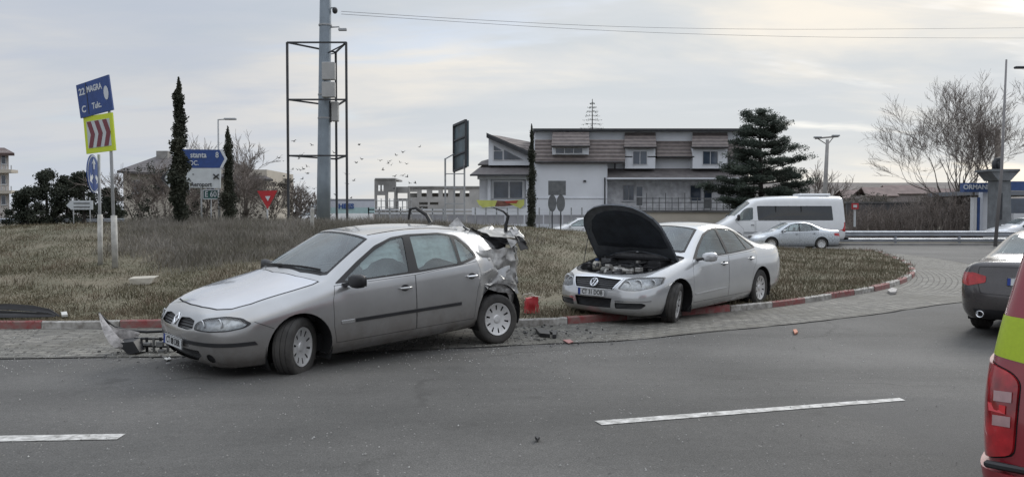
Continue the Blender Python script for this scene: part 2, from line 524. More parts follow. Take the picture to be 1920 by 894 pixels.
class Body:
    def __init__(s, rings, creases, nose=.06, tail=.04, levels=3, post=None):
        s.bm = cage_to_bmesh(rings, creases, nose, tail, levels)
        if post:
            for v in s.bm.verts: v.co = post(v.co)
        s.bm.normal_update()
        s.lay = s.bm.faces.layers.int.new('fid')
        s.names = {'body': 0}
        s.bvh = BVHTree.FromBMesh(s.bm)
        s.deform = None
    def id(s, n):
        return s.names.setdefault(n, len(s.names))
    def faces(s, n):
        k = s.id(n); return [f for f in s.bm.faces if f[s.lay] == k]
    def cut(s, view, poly, name, cond, only=None):
        ax, ay = AX[view]; bm = s.bm
        xs = [p[0] for p in poly]; ys = [p[1] for p in poly]
        x0, x1, y0, y1 = min(xs) - .001, max(xs) + .001, min(ys) - .001, max(ys) + .001
        def near(f):
            fx = [v.co[ax] for v in f.verts]; fy = [v.co[ay] for v in f.verts]
            return max(fx) > x0 and min(fx) < x1 and max(fy) > y0 and min(fy) < y1
        cand = [f for f in bm.faces if near(f) and cond(f.calc_center_median(), f.normal)]
        n = len(poly)
        for i in range(n):
            p, q = poly[i], poly[(i + 1) % n]
            d = (q[0] - p[0], q[1] - p[1])
            if abs(d[0]) + abs(d[1]) < 1e-7: continue
            co = [0, 0, 0]; co[ax], co[ay] = p
            no = [0, 0, 0]; no[ax], no[ay] = d[1], -d[0]
            cand = [f for f in cand if f.is_valid]
            # only faces near this edge need splitting
            ex0, ex1 = min(p[0], q[0]) - .002, max(p[0], q[0]) + .002
            ey0, ey1 = min(p[1], q[1]) - .002, max(p[1], q[1]) + .002
            loc = []
            for f in cand:
                fx = [v.co[ax] for v in f.verts]; fy = [v.co[ay] for v in f.verts]
                if max(fx) > ex0 and min(fx) < ex1 and max(fy) > ey0 and min(fy) < ey1: loc.append(f)
            if not loc: continue
            geom = set(loc)
            for f in loc:
                geom.update(f.edges); geom.update(f.verts)
            ls = set(loc)
            r = bmesh.ops.bisect_plane(bm, geom=list(geom), dist=1e-5, plane_co=co, plane_no=Vector(no).normalized())
            cand = [f for f in cand if f.is_valid and f not in ls] + list({g for g in r['geom'] if isinstance(g, bmesh.types.BMFace)} | {f for f in ls if f.is_valid})
        k = s.id(name); out = []
        for f in cand:
            if not f.is_valid: continue
            c = f.calc_center_median()
            if only is not None and f[s.lay] not in [s.id(o) for o in only]: continue
            if inside((c[ax], c[ay]), poly) and cond(c, f.normal):
                f[s.lay] = k; out.append(f)
        return out
    def both(s, view, poly, name, cond, **k):
        """the same outline on the left (name_l) and right (name_r) side"""
        for sg, sf in ((1, '_l'), (-1, '_r')):
            pl = [(p[0] * sg, p[1]) for p in poly] if view == 'front' else ([(p[0], p[1] * sg) for p in poly] if view == 'top' else poly)
            s.cut(view, pl, name + sf, (lambda c, n, sg=sg: cond(Vector((c.x, c.y * sg, c.z)), Vector((n.x, n.y * sg, n.z)))), **k)
    def panel(s, view, poly, name, t, ring, cond, sides=True, **k):
        f = s.both if sides else s.cut
        f(view, poly, ring, cond, **k)
        k2 = dict(k); k2.pop('only', None)
        on = [ring + x for x in ('_l', '_r')] if sides else [ring]
        f(view, shrink(poly, t), name, cond, only=on)
    def inset(s, name, t, ring='gap', depth=0.0):
        fs = s.faces(name)
        if not fs: return
        r = bmesh.ops.inset_region(s.bm, faces=fs, thickness=t, depth=depth, use_boundary=True, use_even_offset=False)
        k = s.id(ring)
        for f in r['faces']: f[s.lay] = k
    def delete(s, name):
        bmesh.ops.delete(s.bm, geom=s.faces(name), context='FACES')
    def part(s, fids, name, mats, parent, offset=0.0, solid=0.0, xf=None, smooth=True, flip=False, extra=None):
        if isinstance(fids, str): fids = [fids]
        ks = {s.id(n) for n in fids}
        if not any(f[s.lay] in ks for f in s.bm.faces): return None
        b = bmesh.new(); vm = {}
        s.bm.normal_update()
        for f in s.bm.faces:
            if f[s.lay] not in ks: continue
            vs = []
            for v in f.verts:
                w = vm.get(v.index if False else v)
                if w is None: w = vm[v] = b.verts.new(v.co + v.normal * offset)
                vs.append(w)
            try: b.faces.new(vs)
            except ValueError: pass
        if solid: thicken(b, solid)
        if extra: extra(b)
        if s.deform:
            for v in b.verts: v.co = s.deform(v.co)
        if xf is not None: b.transform(xf)
        if flip: bmesh.ops.reverse_faces(b, faces=b.faces)
        b.normal_update()
        me = bpy.data.meshes.new(name); b.to_mesh(me); b.free()
        o = link(name, me, mats, parent, smooth)
        if solid: me.set_sharp_from_angle(angle=R(50))
        return o
    def hit(s, o, d):
        r = s.bvh.ray_cast(Vector(o), Vector(d))
        return (r[0], r[1]) if r[0] is not None else (None, None)

def wheel(parent, pos, side, steer=0.0, camber=0.0, rad=.32, wid=.205, style='hubcap', rimr=None, metal=None):
    M = Matrix.Translation(pos) @ Matrix.Rotation(steer, 4, 'Z') @ Matrix.Rotation(-camber * side, 4, 'X')
    if side < 0: M = M @ Matrix.Rotation(PI, 4, 'Z')
    w = empty('wheel', parent=parent)
    w.matrix_local = M
    h = wid / 2; rr = rimr or rad * .66
    t = MB()
    t.lathe([(rr, h * .75), (rr + .012, h * .93), (rad * .86, h * 1.02), (rad * .955, h * .93), (rad * .985, h * .80), (rad, h * .60), (rad - .006, h * .58), (rad - .006, h * .52),
             (rad + .001, h * .50), (rad + .002, h * .06), (rad - .006, h * .04), (rad - .006, -h * .04), (rad + .002, -h * .06), (rad + .001, -h * .50),
             (rad - .006, -h * .52), (rad - .006, -h * .58), (rad, -h * .6), (rad * .985, -h * .80), (rad * .955, -h * .93), (rad * .86, -h * 1.02), (rr, -h * .8)], 48, close=True)
    t.build('tyre', TYRE, w, auto=40)
    k = MB()
    k.lathe([(rr, -h * .8), (rr - .02, -h * .6), (rr - .03, h * .35), (.0001, h * .30)], 32)
    k.build('brake_side', DARKHOLE, w, smooth=False)
    r = MB()
    if style == 'hubcap':
        rad_l = [.0, .018, .045, .055, rr * .56, rr * .60, rr * .86, rr * .90, rr * .985, rr]
        y_l = [.70, .72, .70, .62, .66, .68, .74, .80, .86, .74]
        n = 90; vs = []; fs = []
        for q, (a, b) in enumerate(zip(rad_l, y_l)):
            for kk in range(n):
                an = 2 * PI * kk / n; vs.append((a * math.cos(an), b * h + .004, a * math.sin(an)))
        for q in range(len(rad_l) - 1):
            for kk in range(n):
                if 5 <= q <= 5 and kk % 9 in (3, 4): continue
                if q == 4 and kk % 9 in (3, 4): continue
                fs.append((q * n + kk, q * n + (kk + 1) % n, (q + 1) * n + (kk + 1) % n, (q + 1) * n + kk))
        r.mesh(vs, fs)
        r.build('hubcap', metal or HUB, w, auto=35)
    else:
        r.lathe([(rr, h * .86), (rr - .012, h * .93), (rr - .03, h * .7), (rr - .035, -h * .6)], 40)
        ns = 5 if style == 'five' else 10
        for q in range(ns):
            a = 2 * PI * q / ns
            for da in ((-.10, .10) if style == 'five' else (0,)):
                c0, c1 = Vector((math.cos(a + da * 1.4) * .04, h * .62, math.sin(a + da * 1.4) * .04)), Vector((math.cos(a + da) * (rr - .012), h * .80, math.sin(a + da) * (rr - .012)))
                r.bar(c0, c1, .030 if style == 'five' else .026, .025, up=(0, 1, 0))
        r.lathe([(.065, h * .5), (.06, h * .72), (.001, h * .76)], 20)
        r.build('rim', metal or ALLOY, w, auto=35)
    return w

def arches(B, root, axles, rad, inner=.56):
    """cuts the wheel arches and gives each a dark liner and a folded lip"""
    for (x, z, rr) in axles:
        pl = circle(x, z, rr, 36)
        B.both('side', pl, 'arch', lambda c, n: c.y > inner and c.z < 1.0)
    for n in ('arch_l', 'arch_r'): B.delete(n)
def liners(root, axles, yo, inner=.56):
    for (x, z, rr) in axles:
        for sg in (1, -1):
            m = MB()
            n = 20; vs = []; fs = []
            for q in range(n + 1):
                a = R(-28) + (PI + R(56)) * q / n
                c = (x + math.cos(a) * (rr + .012), z + math.sin(a) * (rr + .012))
                vs += [(c[0], sg * yo, c[1]), (c[0], sg * inner, c[1])]
            for q in range(n): fs.append((2 * q, 2 * q + 1, 2 * q + 3, 2 * q + 2))
            m.mesh(vs, fs)
            vs = [(x + math.cos(R(-28) + (PI + R(56)) * q / n) * (rr + .012), sg * inner, z + math.sin(R(-28) + (PI + R(56)) * q / n) * (rr + .012)) for q in range(n + 1)]
            m.mesh(vs, [tuple(range(n + 1))])
            m.build('arch_liner', DARKHOLE, root)

def plate(root, c, n, w=.50, h=.11, text='CT 08 DBR', tilt=0.0, up=(0, 0, 1)):
    """number plate centred at c, facing n (car frame)"""
    n = Vector(n).normalized(); u = Vector(up); x = u.cross(n).normalized(); u = n.cross(x).normalized()
    M = Matrix.Translation(Vector(c)) @ Matrix((x, u, n)).transposed().to_4x4()
    b = MB(); b.box((0, 0, .004), (w, h, .008), M, .003)
    p = b.build('number_plate', PLATEW, root)
    f = MB()
    for (cx, cy, sx, sy) in ((0, h / 2 - .004, w, .005), (0, -h / 2 + .004, w, .005), (-w / 2 + .003, 0, .005, h), (w / 2 - .003, 0, .005, h)):
        f.box((cx, cy, .0095), (sx, sy, .003), M)
    f.build('plate_frame', PLATEK, p)
    bb = MB(); bb.box((-w / 2 + .026, 0, .0095), (.038, h - .014, .003), M)
    bb.build('country_band', PLATEB, p)
    text_mesh('lettering', text, h * .88, PLATEK, p, M @ Matrix.Translation((.02, 0, .0105)), .001, .0012, sx=.80)
    return p

def cabin(root, xf, xr, zf, w=.62, roof=1.3, wheel_side=1, seat=None):
    """seats, dashboard and steering wheel"""
    seat = seat or SEAT
    for (x, rows) in ((xf, 2), (xr, 1)):
        if rows == 2:
            for sg in (1, -1):
                m = MB()
                m.box((x, sg * .36, zf + .10), (.50, .48, .16), None, .05)
                T = Matrix.Translation((x - .28, sg * .36, zf + .12)) @ Matrix.Rotation(R(-18), 4, 'Y')
                m.box((0, 0, .30), (.14, .46, .60), T, .05)
                m.box((0, 0, .70), (.10, .24, .18), T, .04)
                m.build('front_seat', seat, root)
        else:
            m = MB()
            m.box((x, 0, zf + .10), (.50, 1.24, .16), None, .05)
            T = Matrix.Translation((x - .28, 0, zf + .12)) @ Matrix.Rotation(R(-20), 4, 'Y')
            m.box((0, 0, .28), (.14, 1.24, .56), T, .05)
            for y in (-.38, .38): m.box((0, y, .64), (.10, .24, .14), T, .04)
            m.build('rear_seat', seat, root)
    d = MB()
    d.box((xf + .72, 0, zf + .36), (.42, 1.36, .26), None, .06)
    d.box((xf + .55, wheel_side * .36, zf + .49), (.22, .36, .07), None, .03)
    d.build('dashboard', TRIM, root)
    s = MB()
    T = Matrix.Translation((xf + .42, wheel_side * .36, zf + .42)) @ Matrix.Rotation(R(65), 4, 'Y')
    pts = [T @ Vector((math.cos(a) * .18, math.sin(a) * .18, 0)) for a in [2 * PI * q / 24 for q in range(25)]]
    s.tube(pts, .014, 6, caps=False)
    s.box((0, 0, 0), (.10, .30, .03), T, .01)
    s.build('steering_wheel', BLACK, root)

def strip_on(B, pts, w, name, m, root, dirn=(0, -1, 0), t=.010, start=2.0):
    """a narrow strip lying on the body along points seen along dirn"""
    out = []
    d = Vector(dirn)
    for p in pts:
        h, n = B.hit(Vector(p) - d * start, d)
        if h is not None: out.append((h, n))
    q = MB()
    for (a, na), (b, nb) in zip(out, out[1:]):
        ax = (b - a).normalized()
        ua = ax.cross(na).normalized() * w / 2; ub = ax.cross(nb).normalized() * w / 2
        A = [a - ua - na * .002, a + ua - na * .002, a + ua * .8 + na * t, a - ua * .8 + na * t]
        C = [b - ub - nb * .002, b + ub - nb * .002, b + ub * .8 + nb * t, b - ub * .8 + nb * t]
        q.mesh(A + C, [(0, 1, 5, 4), (1, 2, 6, 5), (2, 3, 7, 6), (3, 0, 4, 7)])
    return q.build(name, m, root, auto=50)

def handle(B, root, x, z, m, sg=1, w=.17, cup=True):
    h, n = B.hit((x, sg * 2, z), (0, -sg, 0))
    if h is None: return
    q = MB()
    y = Vector((1, 0, 0)); y = (y - n * y.dot(n)).normalized(); u = n.cross(y)
    M = Matrix.Translation(h) @ Matrix((y, u, n)).transposed().to_4x4()
    q.tube([M @ Vector(p) for p in ((-w / 2, 0, .0), (-w * .42, 0, .030), (-w * .15, .002, .038), (w * .2, .002, .038), (w * .42, 0, .030), (w / 2, 0, 0))], [.009, .013, .016, .016, .013, .009], 8)
    o = q.build('door_handle', m, root, smooth=True)
    if B.deform:
        for v in o.data.vertices: v.co = B.deform(v.co)
    if cup:
        c = MB()
        c.lathe([(.0005, .0025), (.048, .0025), (.052, -.002)], 20, M @ Matrix.Rotation(-PI / 2, 4, 'X') @ Matrix.Diagonal((1.15, 1, .7, 1)) if False else M @ Matrix.Rotation(PI / 2, 4, 'X') @ Matrix.Diagonal((1.15, 1, .75, 1)))
        c.build('handle_recess', BLACK, o)
    return o

def mirror(root, pos, sg, shell, base, size=(.11, .24, .15)):
    m = MB()
    x, y, z = pos
    # shell as squashed rounded block grown by rings
    vs = []; fs = []; n = 14
    prof = [(0, .25), (.12, .74), (.35, .96), (.65, 1.0), (.88, .9), (1, .55)]
    for (t, k) in prof:
        for q in range(n):
            a = 2 * PI * q / n
            ca, sa = math.cos(a), math.sin(a)
            e = .62
            cx = math.copysign(abs(ca) ** e, ca) * size[0] / 2 * k; cz = math.copysign(abs(sa) ** e, sa) * size[2] / 2 * k
            vs.append((x + cx - .02 * t, y + sg * (.06 + t * size[1]), z + .05 + cz + .012 * t))
    for i in range(len(prof) - 1):
        for q in range(n): fs.append((i * n + q, i * n + (q + 1) % n, (i + 1) * n + (q + 1) % n, (i + 1) * n + q))
    fs.append(tuple(range(n))); fs.append(tuple(range((len(prof) - 1) * n, len(prof) * n)))
    m.mesh(vs, fs)
    o = m.build('door_mirror', shell, root, auto=50)
    b = MB()
    b.bar((x + .02, y - sg * .03, z + .0), (x + .01, y + sg * .12, z + .03), .06, .035)
    b.build('mirror_arm', base, o)
    g = MB(); g.box((x - size[0] * .5 - .022, y + sg * (.06 + size[1] * .52), z + .055), (.006, size[1] * .74, size[2] * .72), None, .002)
    g.build('mirror_glass', CHROME, o)
    return o

# ------------------------------------------------------------------ body cages (x forward, y left, z up; x = 0 midway between the axles)
LAG = [
 [(2.19, .46, .20), (2.27, .50, .29), (2.31, .52, .50), (2.28, .52, .63), (2.20, .48, .735), (2.16, .27, .775), (2.15, .78)],
 [(2.04, .72, .20), (2.12, .79, .29), (2.14, .82, .50), (2.10, .80, .64), (2.02, .71, .765), (2.00, .38, .825), (2.00, .835)],
 [(1.78, .80, .20), (1.82, .87, .30), (1.82, .89, .52), (1.78, .88, .69), (1.74, .765, .845), (1.74, .40, .895), (1.74, .905)],
 [(1.37, .80, .20), (1.37, .885, .30), (1.37, .905, .56), (1.37, .885, .78), (1.38, .775, .91), (1.40, .40, .965), (1.40, .975)],
 [(1.08, .80, .18), (1.08, .885, .28), (1.08, .905, .58), (1.08, .885, .84), (1.12, .785, .955), (1.22, .40, 1.01), (1.25, 1.02)],
 [(.84, .80, .18), (.84, .885, .28), (.84, .905, .60), (.90, .88, .885), (1.00, .775, .985), (1.14, .40, 1.045), (1.18, 1.055)],
 [(.60, .80, .18), (.60, .885, .28), (.60, .905, .60), (.64, .88, .90), (.65, .695, 1.20), (.79, .37, 1.25), (.83, 1.26)],
 [(.32, .80, .18), (.32, .885, .28), (.32, .905, .60), (.32, .88, .92), (.28, .612, 1.395), (.38, .33, 1.43), (.41, 1.435)],
 [(-.15, .80, .18), (-.15, .885, .28), (-.15, .905, .60), (-.15, .885, .94), (-.18, .60, 1.445), (-.15, .31, 1.475), (-.15, 1.48)],
 [(-.68, .80, .18), (-.68, .885, .28), (-.68, .905, .61), (-.68, .885, .965), (-.72, .59, 1.425), (-.72, .31, 1.465), (-.72, 1.47)],
 [(-1.20, .80, .20), (-1.20, .885, .30), (-1.20, .905, .63), (-1.18, .885, .995), (-1.26, .58, 1.34), (-1.26, .31, 1.395), (-1.26, 1.405)],
 [(-1.70, .80, .22), (-1.70, .88, .32), (-1.70, .895, .65), (-1.72, .865, .995), (-1.84, .61, 1.12), (-1.85, .33, 1.18), (-1.85, 1.19)],
 [(-2.08, .72, .24), (-2.12, .80, .34), (-2.13, .83, .62), (-2.12, .79, .93), (-2.15, .66, 1.01), (-2.17, .35, 1.045), (-2.17, 1.05)],
 [(-2.20, .5, .26), (-2.27, .55, .36), (-2.29, .56, .60), (-2.24, .55, .85), (-2.22, .50, .98), (-2.22, .28, 1.01), (-2.22, 1.02)],
]
LAG_CR = [('L', 0, 12, 1, 1, .7), ('L', 5, 9, 4, 4, .55), ('L', 5, 9, 5, 5, .35), ('L', 0, 4, 5, 5, .55), ('L', 0, 4, 4, 4, .3), ('R', 0, 0, 3, 6, .45), ('R', 5, 5, 4, 6, .75), ('R', 7, 7, 5, 6, .55),
          ('L', 0, 12, 2, 2, .2), ('R', 10, 10, 5, 6, .3)]
PAS = [
 [(2.21, .50, .19), (2.29, .54, .27), (2.32, .54, .46), (2.28, .52, .64), (2.19, .48, .755), (2.13, .26, .80), (2.12, .805)],
 [(2.03, .74, .19), (2.12, .81, .28), (2.14, .84, .48), (2.08, .82, .65), (1.99, .71, .79), (1.96, .38, .84), (1.95, .85)],
 [(1.76, .82, .19), (1.80, .895, .29), (1.80, .92, .52), (1.75, .90, .72), (1.70, .765, .875), (1.70, .40, .925), (1.70, .935)],
 [(1.355, .82, .19), (1.355, .91, .30), (1.355, .93, .56), (1.355, .91, .80), (1.355, .775, .94), (1.355, .40, .995), (1.355, 1.005)],
 [(1.08, .82, .17), (1.08, .91, .28), (1.08, .93, .58), (1.08, .91, .86), (1.10, .80, .975), (1.20, .42, 1.03), (1.23, 1.04)],
 [(.82, .82, .17), (.82, .91, .28), (.82, .93, .60), (.87, .91, .90), (.96, .79, 1.01), (1.11, .42, 1.07), (1.15, 1.08)],
 [(.60, .82, .17), (.60, .91, .28), (.60, .93, .60), (.61, .91, .92), (.60, .70, 1.235), (.74, .38, 1.285), (.78, 1.295)],
 [(.30, .82, .17), (.30, .91, .28), (.30, .93, .61), (.30, .91, .94), (.22, .617, 1.43), (.32, .34, 1.47), (.35, 1.475)],
 [(-.20, .82, .17), (-.20, .91, .28), (-.20, .93, .62), (-.20, .91, .96), (-.22, .61, 1.475), (-.20, .32, 1.515), (-.20, 1.52)],
 [(-.72, .82, .17), (-.72, .91, .28), (-.72, .93, .63), (-.72, .91, .98), (-.74, .595, 1.445), (-.76, .32, 1.485), (-.77, 1.49)],
 [(-1.22, .82, .18), (-1.22, .91, .30), (-1.22, .93, .65), (-1.20, .905, 1.00), (-1.20, .60, 1.285), (-1.21, .34, 1.325), (-1.22, 1.335)],
 [(-1.66, .82, .22), (-1.66, .905, .33), (-1.66, .92, .66), (-1.64, .885, 1.005), (-1.62, .66, 1.085), (-1.64, .36, 1.115), (-1.65, 1.12)],
 [(-2.10, .80, .24), (-2.12, .88, .35), (-2.13, .90, .66), (-2.12, .86, .98), (-2.14, .70, 1.06), (-2.16, .38, 1.085), (-2.18, 1.09)],
 [(-2.33, .70, .25), (-2.38, .77, .36), (-2.40, .79, .64), (-2.37, .76, .95), (-2.36, .66, 1.05), (-2.36, .36, 1.07), (-2.36, 1.075)],
 [(-2.40, .5, .27), (-2.47, .55, .38), (-2.49, .56, .62), (-2.42, .55, .88), (-2.40, .52, 1.03), (-2.40, .28, 1.05), (-2.40, 1.055)],
]
PAS_CR = [('L', 0, 13, 1, 1, .7), ('L', 5, 9, 4, 4, .55), ('L', 5, 9, 5, 5, .35), ('L', 1, 4, 5, 5, .25), ('R', 5, 5, 4, 6, .75), ('R', 7, 7, 5, 6, .5),
          ('L', 2, 12, 3, 3, .0), ('R', 11, 11, 5, 6, .45), ('R', 13, 13, 4, 6, .6), ('L', 0, 13, 2, 2, .2)]
side_ok = lambda c, n: c.y > .4 and abs(n.y) > .25
def smooth01(x):
    x = max(0.0, min(1.0, x)); return x * x * (3 - 2 * x)

P_SUR = [(.88, .965), (.58, 1.165), (.27, 1.335), (.03, 1.40), (-.20, 1.425), (-.66, 1.398), (-.93, 1.30), (-1.22, 1.105), (-1.27, 1.048), (-1.2, 1.03), (-.2, .99)]
P_FW = [(.77, .985), (.56, 1.13), (.27, 1.30), (.05, 1.375), (-.165, 1.398), (-.13, 1.005)]
P_RW = [(-.235, 1.40), (-.62, 1.375), (-.80, 1.325), (-.86, 1.035), (-.205, 1.01)]
P_QW = [(-.855, 1.295), (-1.0, 1.205), (-1.19, 1.075), (-1.175, 1.052), (-.895, 1.04)]
P_SE = [(1.09, 0), (1.05, .42), (.94, .675), (.89, .715), (.29, .575), (.34, .3), (.355, 0)]
P_SC = [(1.055, 0), (1.015, .40), (.90, .655), (.86, .68), (.33, .545), (.375, .3), (.39, 0)]
P_BL = [(-.90, 0), (-.89, .30), (-.86, .52), (-1.50, .60), (-1.55, .36), (-1.57, 0)]
P_FD = [(.935, .30), (.96, .45), (.96, .80), (.90, .955), (-.16, .975), (-.16, .30)]
P_RD = [(-.163, .30), (-.163, .975), (-1.19, 1.005), (-1.16, .82), (-1.04, .68), (-.995, .5), (-.97, .30)]
P_BON = [(2.15, 0), (2.14, .18), (2.10, .37), (2.02, .53), (1.90, .66), (1.74, .74), (1.36, .785), (1.05, .785), (.985, .77), (1.11, .44), (1.165, 0)]
# ------------------------------------------------------------------ ground, island, kerb
def road_mat():
    m = bpy.data.materials.new('asphalt'); m.use_nodes = True; t = m.node_tree; b = t.nodes['Principled BSDF']
    tc = t.nodes.new('ShaderNodeTexCoord')
    def nz(sc, det=6, rough=.6, mp=None, kind='n'):
        src = tc.outputs['Object']
        if mp:
            k = t.nodes.new('ShaderNodeMapping'); k.inputs['Scale'].default_value = mp[0]; k.inputs['Rotation'].default_value = (0, 0, mp[1])
            t.links.new(src, k.inputs[0]); src = k.outputs[0]
        n = t.nodes.new('ShaderNodeTexNoise'); n.inputs['Scale'].default_value = sc; n.inputs['Detail'].default_value = det; n.inputs['Roughness'].default_value = rough
        t.links.new(src, n.inputs['Vector']); return n.outputs['Fac']
    def ramp(s, st):
        r = t.nodes.new('ShaderNodeValToRGB'); t.links.new(s, r.inputs[0]); e = r.color_ramp.elements
        while len(e) < len(st): e.new(.5)
        for q, (p, c) in zip(e, st): q.position = p; q.color = (c, c, c, 1) if not isinstance(c, tuple) else (*c, 1)
        return r.outputs[0]
    def mx(f, a, c, mode='MIX'):
        n = t.nodes.new('ShaderNodeMix'); n.data_type = 'RGBA'; n.blend_type = mode
        if isinstance(f, float): n.inputs[0].default_value = f
        else: t.links.new(f, n.inputs[0])
        for s, v in ((6, a), (7, c)):
            if isinstance(v, tuple): n.inputs[s].default_value = (*v, 1)
            else: t.links.new(v, n.inputs[s])
        return n.outputs[2]
    base = ramp(nz(.35, 5, .55), [(.35, (.068, .0665, .063)), (.68, (.116, .112, .106))])
    lane = ramp(nz(.6, 4, .5, ((.12, 1.0, 1), R(-6))), [(.38, .80), (.62, 1.12)])
    c = mx(1.0, base, lane, 'MULTIPLY')
    grain = ramp(nz(70, 3, .7), [(.30, .62), (.5, 1.0), (.72, 1.55)])
    c = mx(1.0, c, grain, 'MULTIPLY')
    mid = ramp(nz(14, 5, .7), [(.3, .86), (.7, 1.14)])
    c = mx(1.0, c, mid, 'MULTIPLY')
    v = t.nodes.new('ShaderNodeTexVoronoi'); v.inputs['Scale'].default_value = 16; v.inputs['Randomness'].default_value = 1
    t.links.new(tc.outputs['Object'], v.inputs[0])
    sp = ramp(v.outputs['Distance'], [(.0, 1.0), (.085, 1.0), (.13, .0)])
    msk = ramp(nz(2.0, 4, .6), [(.45, .0), (.62, .75)])
    f = t.nodes.new('ShaderNodeMath'); f.operation = 'MULTIPLY'; t.links.new(sp, f.inputs[0]); t.links.new(msk, f.inputs[1])
    c = mx(f.outputs[0], c, (.34, .33, .31))
    # oil drips and old patches
    st = ramp(nz(1.1, 7, .7), [(.60, 0.0), (.70, .55)]); c = mx(st, c, (.040, .038, .036))
    pt = ramp(nz(.16, 2, .3, ((1.0, 1.6, 1), R(20))), [(.555, 0.0), (.565, .45)]); c = mx(pt, c, (.072, .071, .070))
    # long cracks
    w = t.nodes.new('ShaderNodeTexVoronoi'); w.feature = 'DISTANCE_TO_EDGE'; w.inputs['Scale'].default_value = .33
    k = t.nodes.new('ShaderNodeMapping'); k.inputs['Scale'].default_value = (.5, 1, 1)
    dn = t.nodes.new('ShaderNodeTexNoise'); dn.inputs['Scale'].default_value = 1.6; dn.inputs['Detail'].default_value = 6
    t.links.new(tc.outputs['Object'], dn.inputs['Vector'])
    va = t.nodes.new('ShaderNodeVectorMath'); va.operation = 'MULTIPLY_ADD'
    t.links.new(dn.outputs['Color'], va.inputs[0]); va.inputs[1].default_value = (.9, .9, 0); t.links.new(tc.outputs['Object'], va.inputs[2])
    t.links.new(va.outputs[0], k.inputs[0]); t.links.new(k.outputs[0], w.inputs[0])
    cr = ramp(w.outputs['Distance'], [(0, .75), (.0045, .55), (.009, 0.0)])
    cm = ramp(nz(.5, 2), [(.47, 0.0), (.6, 1.0)])
    f2 = t.nodes.new('ShaderNodeMath'); f2.operation = 'MULTIPLY'; t.links.new(cr, f2.inputs[0]); t.links.new(cm, f2.inputs[1])
    c = mx(f2.outputs[0], c, (.045, .043, .04))
    t.links.new(c, b.inputs['Base Color'])
    b.inputs['Roughness'].default_value = .82
    b.inputs['Specular IOR Level'].default_value = .35
    bp = t.nodes.new('ShaderNodeBump'); bp.inputs['Distance'].default_value = .006; bp.inputs['Strength'].default_value = .9
    t.links.new(nz(90, 2, .7), bp.inputs['Height']); t.links.new(bp.outputs[0], b.inputs['Normal'])
    return m
ASPHALT = road_mat()
def paver_mat():
    m = bpy.data.materials.new('stone_setts'); m.use_nodes = True; t = m.node_tree; b = t.nodes['Principled BSDF']
    uv = t.nodes.new('ShaderNodeUVMap'); uv.uv_map = 'run'
    nz = t.nodes.new('ShaderNodeTexNoise'); nz.inputs['Scale'].default_value = 2.2; nz.inputs['Detail'].default_value = 4
    t.links.new(uv.outputs[0], nz.inputs['Vector'])
    va = t.nodes.new('ShaderNodeVectorMath'); va.operation = 'MULTIPLY_ADD'; va.inputs[1].default_value = (.05, .05, 0)
    t.links.new(nz.outputs['Color'], va.inputs[0]); t.links.new(uv.outputs[0], va.inputs[2])
    br = t.nodes.new('ShaderNodeTexBrick'); br.inputs['Scale'].default_value = 1.0; br.inputs['Brick Width'].default_value = .22; br.inputs['Row Height'].default_value = .13
    br.inputs['Mortar Size'].default_value = .012; br.inputs['Mortar Smooth'].default_value = .6; br.inputs['Bias'].default_value = 0.0
    br.inputs['Color1'].default_value = (.12, .117, .108, 1); br.inputs['Color2'].default_value = (.185, .178, .165, 1); br.inputs['Mortar'].default_value = (.065, .061, .054, 1)
    t.links.new(va.outputs[0], br.inputs[0])
    tc = t.nodes.new('ShaderNodeTexCoord')
    def n2(sc, det, st):
        n = t.nodes.new('ShaderNodeTexNoise'); n.inputs['Scale'].default_value = sc; n.inputs['Detail'].default_value = det; n.inputs['Roughness'].default_value = .65
        t.links.new(tc.outputs['Object'], n.inputs['Vector'])
        r = t.nodes.new('ShaderNodeValToRGB'); t.links.new(n.outputs['Fac'], r.inputs[0]); e = r.color_ramp.elements
        e[0].position, e[1].position = st[0][0], st[1][0]; e[0].color = (*st[0][1], 1); e[1].color = (*st[1][1], 1)
        return r.outputs[0]
    def mx(f, a, c, mode):
        n = t.nodes.new('ShaderNodeMix'); n.data_type = 'RGBA'; n.blend_type = mode
        if isinstance(f, float): n.inputs[0].default_value = f
        else: t.links.new(f, n.inputs[0])
        t.links.new(a, n.inputs[6])
        if isinstance(c, tuple): n.inputs[7].default_value = (*c, 1)
        else: t.links.new(c, n.inputs[7])
        return n.outputs[2]
    c = mx(1.0, br.outputs['Color'], n2(5, 5, [(.3, (.62, .62, .62)), (.7, (1.3, 1.28, 1.22))]), 'MULTIPLY')
    c = mx(1.0, c, n2(60, 2, [(.3, (.65, .65, .65)), (.7, (1.4, 1.4, 1.38))]), 'MULTIPLY')
    c = mx(n2(.8, 5, [(.48, (0, 0, 0)), (.66, (.8, .8, .8))]), c, (.10, .094, .078), 'MIX')
    t.links.new(c, b.inputs['Base Color']); b.inputs['Roughness'].default_value = .85
    bp = t.nodes.new('ShaderNodeBump'); bp.inputs['Distance'].default_value = .012
    t.links.new(br.outputs['Fac'], bp.inputs['Height']); bp.invert = True
    t.links.new(bp.outputs[0], b.inputs['Normal'])
    return m

